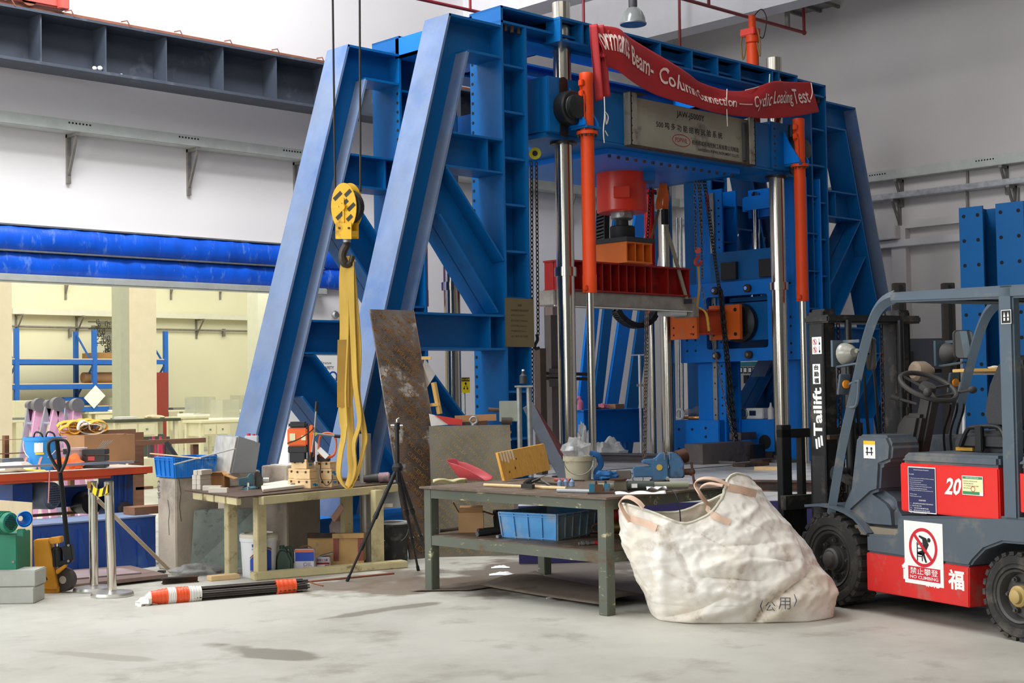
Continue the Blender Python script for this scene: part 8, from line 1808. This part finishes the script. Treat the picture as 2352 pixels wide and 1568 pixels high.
tag(MB().fbox(yv(1580, 692, 11.5), AR*.05, AD*.03, Z*.03).build('sling_clamp', BLACK), 'black clamp at the foot of the pale dusty sling', 'clamp')
tag(MB().ribbon(catmull([yv(1604, 612, 11.5), yv(1606, 660, 11.5), yv(1602, 702, 11.4), yv(1606, 706, 11.3), yv(1622, 720, 11.2), yv(1628, 760, 11.2)], 4), (.7, -.7, 0), .03, .004).build('yellow_strap', pm('ochre strap', (186, 140, 46), .8)), 'thin ochre strap from the orange hook to the actuator arm', 'strap')
# drag chain loop under the specimen and behind the load cell
t = thing('cable_carrier', 'black cable carrier loop hanging below the concrete specimen', 'cable carrier', yv(1460, 735, 12.3)); 
def carrier(pts, Y, par, w=.2):
    P_ = catmull([yv(a, b, Y) for a, b in pts], 5)
    for i in range(len(P_)-1):
        a, b = P_[i], P_[i+1]; d = (b-a); sd_ = Vector((.45, .89, 0)); nn_ = d.cross(sd_).normalized(); c = (a+b)/2
        for s in (-1, 1): MB().fbox(c+sd_*s*w/2, d*.5, sd_*.012, nn_*.035).build('link_plate', BLACK, par)
        for s in (-1, 1): MB().fbox(c+nn_*.03*s, d*.25, sd_*w/2, nn_*.006).build('link_bar', BLACK, par)
carrier([(1414, 712), (1424, 728), (1442, 742), (1465, 748), (1488, 740), (1502, 722), (1506, 712)], 12.3, t)
t = thing('cable_carrier', 'black cable carrier hanging upright behind the load cell', 'cable carrier', yv(1385, 520, 12.4)); carrier([(1385, 480), (1384, 515), (1384, 552)], 12.4, t, .3)
t = thing('rear_brace', 'blue raking brace of another rig seen below the concrete specimen', 'brace', yv(1400, 960, 14.7)); YB_ = 14.9
for p0, p1, w_, nm_, mt in (((1364, 690), (1331, 1010), .24, 'outer_flange', BLUEB), ((1398, 690), (1362, 1010), .20, 'web', BLUE), ((1441, 690), (1392, 1010), .27, 'inner_flange', BLUEB), ((1483, 690), (1440, 1010), .28, 'post_web', BLUE)):  # slabs share one plane; lit flanges and shaded webs are put in by colour
    a, b = yv(*p0, YB_), yv(*p1, YB_); b = a+(b-a)*(a.z/(a.z-b.z)); MB().bar(a+(a-b)*.5, b, w_, .05, up=(0, 1, 0)).build(nm_, mt, t)
# small blue control desk, sacks and stand on the test bed
c0_, c1_ = onX(1330, 1040, 12.6), onY(1440, 1030, 13.6)
t = thing('blue_cabinet', 'blue steel tool cabinet with odds and ends on top behind the guide columns', 'cabinet', yv(1405, 985, 13.9)); a, b = yv(1342, 1022, 13.9), yv(1478, 937, 13.9); PL2 = BLUEB
MB().box(a.x, b.x, 13.9, 14.5, a.z, b.z-.02).build('cabinet_body', PL2, t, bevel=.006); MB().box(a.x-.03, b.x+.03, 13.87, 14.53, b.z-.02, b.z).build('cabinet_top', PL2, t)
for px in (1385, 1440, 1350): c = yv(px, 1040, 13.95); MB().box(c.x-.02, c.x+.02, 13.95, 14.0, .0, a.z).build('leg', PL2, t)
for (px, w_, h_, mt, nm_, lb) in ((1398, .1, .06, pm('red-white rag', (206, 120, 130), .9, var=.3, scale=20), 'rag', 'crumpled red and white rag on the blue tool cabinet'), (1424, .1, .04, CARD, 'book', 'brown flat box on the blue tool cabinet'), (1380, .08, .03, IRON, 'tool_pile', 'dark tools on the blue tool cabinet')):
    c = yv(px, 937, 14.0); m = MB(); (crumple(m, (c.x, 14.1, b.z), w_, .08, h_, 4, 14, 8, .5) if nm_ != 'book' else m.box(c.x-w_, c.x+w_, 14.0, 14.2, b.z+.002, b.z+.07)); tag(m.build(nm_, mt), lb, 'clutter')
c = yv(1348, 930, 13.8); t = thing('pink_bottle', 'pink translucent bottle at the left end of the blue tool cabinet', 'bottle', c); MB().lathe([(0, 0), (.06, 0), (.06, .12), (.03, .16), (.03, .2), (0, .2)], (c.x+.03, 13.98, b.z), seg=16).build('bottle_body', pm('pink plastic', (236, 140, 176), .4, trans=.3), t); MB().tube(catmull([(c.x, 13.97, b.z+.06), (c.x-.05, 13.97, b.z+.12), (c.x-.01, 13.97, b.z+.18)]), .01, 6).build('bottle_handle', MATS['pink plastic'], t)
for (px, py, sx, sy, sz, sd, lb) in ((1400, 1036, .28, .14, .16, 6, 'white plastic sack lying on the test bed before the blue tool cabinet'), (1342, 1020, .1, .08, .3, 8, 'white plastic sheet behind the front left guide column')):
    q = yv(px, py, 13.2 if px > 1390 else 13.0); q.z = .5; m = MB(); crumple(m, q, sx, sy, sz*1.2, sd, 24, 14, .6); tag(m.build('white_plastic_sack', pm('white plastic sheet', (226, 226, 224), .4, var=.05)), lb, 'sack')
q = onz(1473, 1044, .5); t = thing('post_stand', 'thin white T-shaped post stand beside the doubled chain', 'stand', q); zt_ = dep(1470, 815, (q-CAM).dot(_f)); WS = pm('white stand paint', (206, 208, 210), .4, .3)
MB().cyl(q, Vector((q.x, q.y, zt_.z)), .022, 14).build('post', WS, t); MB().cyl(Vector((q.x, q.y, zt_.z))-AR*.13, Vector((q.x, q.y, zt_.z))+AR*.1, .01, 8).build('arm', WS, t); MB().box(q.x-.12, q.x+.12, q.y-.12, q.y+.12, .5, .52).build('foot', IRON, t); MB().fbox(Vector((q.x, q.y, zt_.z-.45)), AR*.05, AD*.02, Z*.02).build('clamp', GALV, t)
# odds and ends on the pedestal
for (px, w_, d_, h_, mt, nm_, lb) in ((1742, .16, .14, .12, pm('white instrument', (226, 226, 220), .5), 'instrument', 'small white instrument with a dark screen on the blue pedestal'),):
    c = onX(px, 960, 16.2); t = thing(nm_, lb, 'instrument', (16.15, c.y, 1.03)); MB().box(16.1, 16.3, c.y-.15, c.y+.15, 1.035, 1.035+.15).build('case', mt, t, bevel=.01); MB().box(16.096, 16.1, c.y-.03, c.y+.08, 1.08, 1.15).build('screen', pm('dark screen', (40, 44, 70), .3), t)
c = onX(1599, 962, 15.75); t = thing('copper_coil', 'flat coil of bright copper strip on the blue pedestal', 'coil', (15.75, c.y, 1.03)); 
for k in range(5): MB().tube([(15.75+(.14-.012*k)*math.cos(a_*PI/12), c.y+(.19-.012*k)*math.sin(a_*PI/12), 1.06) for a_ in range(24)], .02, 6, closed=True, flat=.35).build('coil_turn', pm('copper strip', (206, 146, 84), .35, .8, var=.06), t)
c = onX(1597, 948, 15.8); m = MB(); crumple(m, (15.9, c.y+.05, 1.09), .12, .2, .1, 15, 18, 10, .5); tag(m.build('bubble_wrap', CLEAR), 'crumpled clear wrap on the copper coil', 'wrap')
c = onX(1563, 955, 15.6); tag(MB().tube([(15.58, c.y+.07*math.cos(a_*PI/10), 1.11+.07*math.sin(a_*PI/10)) for a_ in range(20)], .018, 8, closed=True).build('white_ring', WHITEP), 'white tape roll standing at the left end of the blue pedestal', 'tape roll')
c = onX(1706, 955, 16.1); tag(MB().tube([(16.1, c.y+.08*math.cos(a_*PI/10), 1.105+.065*math.sin(a_*PI/10)) for a_ in range(20)], .014, 8, closed=True).build('steel_ring', GALV), 'grey steel ring standing on the blue pedestal beside the white instrument', 'ring')
c = onX(1770, 960, 16.05); tag(MB().lathe([(0, 0), (.045, 0), (.045, .14), (.018, .18), (.012, .23), (0, .23)], (16.06, c.y, 1.032), seg=16).build('spray_bottle', pm('white bottle', (222, 214, 210), .4)), 'white spray bottle beside the white instrument on the pedestal', 'bottle')
# steel blocks on the bed before the pedestal
BLK = pm('mill scale steel block', (104, 96, 96), .55, .5, var=.12, scale=4, dirt=((80, 68, 64), .25, 3))
for (x0, x1, y0, y1, Y, d, lb) in ((1614, 1732, 1065, 1020, 11.25, .3, 'long dull steel block on the test bed before the blue pedestal'), (1702, 1738, 1020, 1000, 11.6, .2, 'short dull steel block standing on the long one'), (1730, 1758, 1044, 1021, 11.2, .25, 'dark short block at the right end of the long dull steel block')):
    a, b = yv(x0, y1, Y), yv(x1, y1, Y); zlo = .502 if 'long dull steel block on' in lb or 'dark short' in lb else yv(x0, y0, Y).z; zhi = a.z
    if 'standing on' in lb: zlo = zlong; 
    else: zlong = max(zhi, .6)
    zhi = max(zhi, zlo+.1)
    if 'long dull steel block on' in lb: zlong = zhi+.002
    tag(MB().box(a.x, b.x, Y, Y+d, zlo, zhi).build('steel_block', BLK if 'dark' not in lb else BLACK, bevel=.005), lb, 'steel block')
for k, (px, py, w_, h_, lb) in enumerate(((1755, 1062, .35, .05, 'flat rusty plate on the bed right of the long dull steel block'), (1725, 1070, .5, .04, 'long rusty plate on the bed before the flat one'), (1770, 1052, .2, .09, 'dark stepped steel block on the bed near the forklift mast'))):
    q = onz(px, py, .5); tag(MB().box(q.x-w_/2, q.x+w_/2, q.y-.1, q.y+.1, .502, .502+h_).build('steel_plate', IRON, bevel=.004), lb, 'plate')
tag(MB().bar(onz(1733, 1075, .52), onz(1790, 1075, .52), .06, .04).build('pale_timber', WOOD), 'pale timber strip lying on the bed near the forklift mast', 'timber'); tag(MB().bar(onz(1640, 1060, .52), onz(1686, 1062, .52), .04, .03).build('white_bar', GALV), 'bright bar lying on the bed before the long dull steel block', 'bar')
# electrical cabinet, raking braces and rods behind the lateral frame
t = thing('meter_cabinet', 'pale grey control cabinet with four meters behind the blue lateral frame', 'cabinet', (18.3, 11.3, 0)); XC = 18.2; a, b = onX(1690, 960, XC), onX(1760, 832, XC); y0, y1 = min(a.y, b.y), max(a.y, b.y); CGR = pm('pale grey cabinet', (168, 164, 156), .5, var=.04)
MB().box(XC, XC+.6, y0-.3, y1, 0, b.z-.05).build('cabinet_body', CGR, t, bevel=.006); MB().box(XC-.005, XC+.6, y0-.3, y1, b.z-.05, b.z+.02).build('teal_header', pm('teal header', (40, 120, 130), .5), t)
for k in range(4): c = onX(1702+10.7*k, 850, XC); MB().box(XC-.012, XC, c.y-.035, c.y+.035, c.z-.05, c.z+.05).build('meter', BLACKP, t); MB().box(XC-.014, XC-.012, c.y-.025, c.y+.025, c.z-.03, c.z+.035).build('meter_face', WHITEP, t)
c = onX(1716, 870, XC); MB().box(XC-.04, XC, c.y-.04, c.y+.04, c.z-.07, c.z+.06).build('main_switch', BLACK, t); c = onX(1735, 860, XC); MB().box(XC-.02, XC, c.y-.02, c.y+.02, c.z-.02, c.z+.02).build('knob', BLACK, t); c = onX(1700, 897, XC); MB().box(XC-.003, XC, y0-.3, y1, c.z-.008, c.z+.004).build('door_gap', BLACK, t)
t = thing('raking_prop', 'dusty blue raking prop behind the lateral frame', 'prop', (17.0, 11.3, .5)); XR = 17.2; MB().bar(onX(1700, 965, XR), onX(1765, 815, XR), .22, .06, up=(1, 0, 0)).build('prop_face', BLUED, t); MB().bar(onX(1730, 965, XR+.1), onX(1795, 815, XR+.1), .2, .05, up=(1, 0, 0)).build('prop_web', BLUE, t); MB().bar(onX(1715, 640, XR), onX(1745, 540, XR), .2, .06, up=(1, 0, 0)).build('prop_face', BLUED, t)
for px0, px1, Yq in ((1555, 1560, 13.3), (1564, 1568, 13.35)): tag(MB().cyl(yv(px0, 500, Yq), Vector((yv(px1, 960, Yq).x, Yq, .5)), .018, 8).build('thin_rod', GALV), 'thin bright vertical rod left of the blue lateral frame, %s of two' % ('left' if px0 == 1555 else 'right'), 'rod')
tag(MB().box(15.95, 16.4, 11.25, 11.9, 3.85, 4.24).build('blue_drum_housing', BLUEB, bevel=.1), 'blue rounded housing above the square window', 'housing')
c = onX(1735, 480, 16.0); tag(MB().cyl((16.0, c.y, 3.0), (16.0, c.y, 4.2), .05, 20).cyl((16.0, c.y, 2.7), (16.0, c.y, 3.0), .06, 20).build('chrome_ram', CHROME), 'slim chrome ram hanging above the square window', 'ram')
# rough timber and steel column, rods left of the front guide column
t = thing('steel_upright', 'grey-brown steel upright with bolted plates left of the front guide column', 'post', yv(1275, 980, 13.0)); GB = pm('grey-brown steel', (110, 100, 96), .7, .2, var=.12, scale=5)
a, b = yv(1269, 985, 13.0), yv(1287, 705, 13.0); MB().box(a.x, b.x+.12, 13.0, 13.12, .5, b.z).build('upright', GB, t); a, b = yv(1267, 723, 12.98), yv(1290, 672, 12.98); MB().box(a.x, b.x+.1, 12.96, 13.1, a.z, b.z).build('plaster_head', pm('pinkish plaster', (150, 132, 126), .9, var=.1), t)
for y0, y1 in ((866, 888), (868, 846)): a, b = yv(1259, max(y0, y1), 12.95), yv(1287, min(y0, y1), 12.95); MB().box(a.x, b.x, 12.93, 12.97, a.z, b.z).build('bolted_plate', GB, t)
for y in (857, 868): MB().cyl(yv(1240, y, 12.95), yv(1350, y+2, 12.95), .022, 8).build('tie_rod', IRON, t)
tag(MB().bar(yv(1240, 800, 11.6), Vector((yv(1243, 965, 11.6).x, 11.6, .5)), .1, .1).build('timber_prop', pm('dark timber', (74, 60, 52), .8, var=.15)), 'dark timber prop below the chain hook', 'prop')
tag(MB().cyl(yv(1222, 935, 10.1), onz(1338, 1108, .51), .035, 12).build('red_brown_rod', pm('red-brown rod', (96, 40, 36), .5, var=.1)), 'red-brown round rod leaning behind the grey raking plate', 'rod')
p0, p1 = onY(1212, 930, 9.9), onY(1309, 1120, 9.7); tag(MB().bar(p0, p1, .12, .02, up=(-.4, -.9, .1)).build('raking_plate', pm('grey raking plate', (112, 118, 130), .6, .1, var=.12, dirt=((60, 90, 140), .15, 4)), bevel=.003), 'grey flat bar raking down beside the cream pail', 'flat bar')
# stand with square plate, bottles on the near column foot
t = thing('roller_stand', 'pair of grey tubular stands with a square plate behind the orange plywood panel', 'stand', onz(1195, 1090, .4)); D0 = 12.9
def dd(px, py, d=0): return dep(px, py, D0+d)
for x0, x1, y1 in ((1192, 1193, 1055), (1214, 1218, 1050)): MB().cyl(dd(x0, 885), dd(x1+2, 1095), .025, 14).build('tube', GALV, t)
MB().fbox(dd(1203, 887), AR*.085, AD*.05, Z*.008).build('cross_plate', GALV, t); MB().fbox(dd(1168, 944), AR*.085, AD*.012, Z*.095).build('square_plate', pm('worn grey-green plate', (138, 142, 130), .6, .2, var=.1), t, bevel=.004); MB().cyl(dd(1122, 940, .05), dd(1148, 942, .05), .02, 10).build('spindle', IRON, t); MB().cyl(dd(1152, 966), dd(1176, 966), .035, 12).build('lower_bracket', IRON, t)
for (px, z_, lb, mt) in ((1186, 880, 'dark spray bottle standing on the grey stand plate', SEATM),): c = dd(px+16, z_+3); t = thing('spray_bottle', lb, 'bottle', c+Z*.01); MB().lathe([(0, 0.01), (.035, .01), (.035, .08), (.016, .10), (.014, .125), (0, .125)], c, seg=16).build('bottle_body', mt, t); MB().cyl(c+Z*.12, c+Z*.14, .012, 10).build('nozzle', WHITEP, t)
# things on top of the wide board: red-white panel, timber, ring bolt
t = thing('red_white_board', 'red and white painted panel lying behind the leaning boards', 'panel', dep(1030, 965, 13.0)); 
def dpoly(pts, D, dpt, name, mat, par): P0 = [dep(x, y, D) for x, y in pts]; o_ = P0[0]; pl = [((p-o_).dot(AR), (p-o_).z) for p in P0]; return MB().prism(pl, o_, AR, Z, AD*dpt).build(name, mat, par)
dpoly([(985, 950), (998, 953), (1030, 975), (990, 978)], 13.0, .02, 'white_part', pm('white painted board', (206, 202, 196), .7), t); dpoly([(998, 953), (1062, 963), (1062, 976), (1030, 975)], 12.99, .02, 'red_part', pm('red painted board', (188, 44, 36), .6), t)
tag(MB().bar(dep(1045, 962, 13.15), dep(1140, 958, 13.15), .08, .06).build('brown_timber', pm('brown timber bar', (158, 112, 72), .7, var=.1)), 'brown timber bar lying behind the wide board', 'timber'); tag(MB().bar(dep(1062, 975, 13.05), dep(1120, 970, 13.05), .06, .04).build('dark_bar', IRON), 'dark steel bar below the brown timber bar', 'bar')
c = dep(1088, 965, 12.95); t = thing('eye_bolt', 'grey ring eye bolt standing on the edge of the wide board', 'eye bolt', c); MB().tube([c+AR*.032*math.cos(a_*PI/8)+Z*.032*math.sin(a_*PI/8) for a_ in range(16)], .011, 8, closed=True).build('ring', GALV, t); MB().cyl(c-Z*.03, c-Z*.08, .025, 12).build('shank', GALV, t)
t = thing('wooden_ladder', 'light wooden ladder frame leaning behind the tall brown board', 'ladder', dep(1000, 900, 13.3))
for a, b in (((996, 878), (1010, 950)), ((968, 822), (990, 822)), ((985, 930), (1010, 928))): MB().bar(dep(*a, 13.2), dep(*b, 13.2), .045, .03).build('batten', pm('yellow batten', (206, 166, 96), .7, var=.06), t)
dpoly([(975, 822), (1000, 860), (978, 895), (960, 890)], 13.25, .02, 'pale_panel', pm('pale panel', (170, 166, 160), .7), t)
# spare reaction columns and stacker mast at the right
for (x0, x1, y, X, lb) in ((2202, 2256, 478, 17.6, 'spare blue bolted column behind the forklift guard, the left one'), (2286, 2350, 468, 17.6, 'spare blue bolted column behind the forklift guard, the right one')):
    a, b = onX(x0, y, X), onX(x1, y, X); yy0, yy1 = min(a.y, b.y), max(a.y, b.y); t = thing('spare_column', lb, 'column', (X+.2, (yy0+yy1)/2, 0), 0, 'spare blue columns at the right wall'); zt_ = a.z
    MB().box(X, X+.03, yy0, yy1, 0, zt_).box(X+.42, X+.45, yy0, yy1, 0, zt_).box(X+.03, X+.42, (yy0+yy1)/2-.012, (yy0+yy1)/2+.012, 0, zt_).build('column_body', BLUE, t); MB().box(X-.02, X+.47, yy0-.03, yy1+.03, 0, .03).build('foot_plate', BLUE, t); m = MB()
    for k in range(11):
        for yv_ in (yy0+.07, yy1-.07): m.cyl((X+.001, yv_, zt_-.12-.335*k), (X-.004, yv_, zt_-.12-.335*k), .026, 10)
    m.build('bolt_holes', DARK, t, kind='stuff')
DB = pm('dark brown mast steel', (52, 46, 44), .5, .3, var=.12); t = thing('stacker', 'dark pallet stacker with two tall channel masts behind the forklift', 'stacker', (13.5, 8.6, 0)); SD = 15.5
def sdp(px, py, d=0): return dep(px, py, SD+d)
for x0, x1 in ((2050, 2078), (2163, 2190)):
    a, b = sdp(x0, 650), sdp(x1, 650); w = (b-a).length/2; c = (a+b)/2; c0 = Vector((c.x, c.y, c.z/2)); MB().fbox(c0, AR*w, AD*.05, Z*c.z/2).build('mast_channel', DB, t, bevel=.006); MB().fbox(c0-AD*.06, AR*w*.2, AD*.012, Z*c.z/2*.98).build('mast_groove', BLACK, t)
a, b = sdp(2050, 1000), sdp(2205, 775); c = (a+b)/2; MB().fbox(Vector((c.x, c.y, b.z/2))+AD*.2, AR*((b-a).dot(AR)/2), AD*.1, Z*b.z/2).build('dark_shield', pm('dark slate shield', (52, 54, 66), .5, var=.05), t, bevel=.006)
for px in (2093, 2199): c = sdp(px, 842); MB().fbox(c, AR*.03, AD*.008, Z*.17).build('slot', DARK, t)
c = sdp(2195, 972, -.1); m = MB(); [m.fbox(c+AR*(.03*k), (AR*.6+Z*.5)*.02, AD*.003, Z*.03) for k in (-1, 1)]; m.build('hazard_stripe', BY, t)
t = thing('side_table', 'small wooden-topped table with a bent white tube leg behind the forklift seat', 'table', dep(2250, 900, 11.5)); TD = 11.5; a, b = dep(2205, 850, TD), dep(2305, 850, TD); MB().fbox((a+b)/2+AR*.1, AR*((b-a).length/2+.1), AD*.2, Z*.013).build('table_top', pm('yellow laminate', (226, 184, 106), .5, var=.05), t, bevel=.003)
MB().tube(catmull([dep(2300, 857, TD), dep(2230, 857, TD), dep(2220, 862, TD), dep(2217, 880, TD), dep(2214, 990, TD), Vector((dep(2214, 990, TD).x, dep(2214, 990, TD).y, .0))]), .013, 8).build('bent_leg', WS, t); MB().tube([dep(2330, 857, TD+.3), Vector((dep(2330, 857, TD+.3).x, dep(2330, 857, TD+.3).y, 0))], .013, 8).build('leg', WS, t); m = MB(); crumple(m, dep(2285, 847, TD), .05, .05, .02, 3, 12, 8, .4); tag(m.build('cloth_scrap', TARP), 'white scrap of cloth on the small wooden-topped table', 'cloth')
BLX, BLZ = .02, 1.585
B(MB().lathe([(0, -.07), (.05, -.07), (.07, -.05), (.07, .03), (.05, .07), (.03, .07), (.03, .1), (0, .1)], (BLX, -.33, BLZ), (-.1, -1, 0), 20), 'cushioned_lamp', pm('cream foam', (170, 150, 130), .8, var=.1))
B(MB().cyl((BLX, -.42, BLZ), (BLX-.02, -.5, BLZ), .02, 10), 'lamp_arm', BLACK)
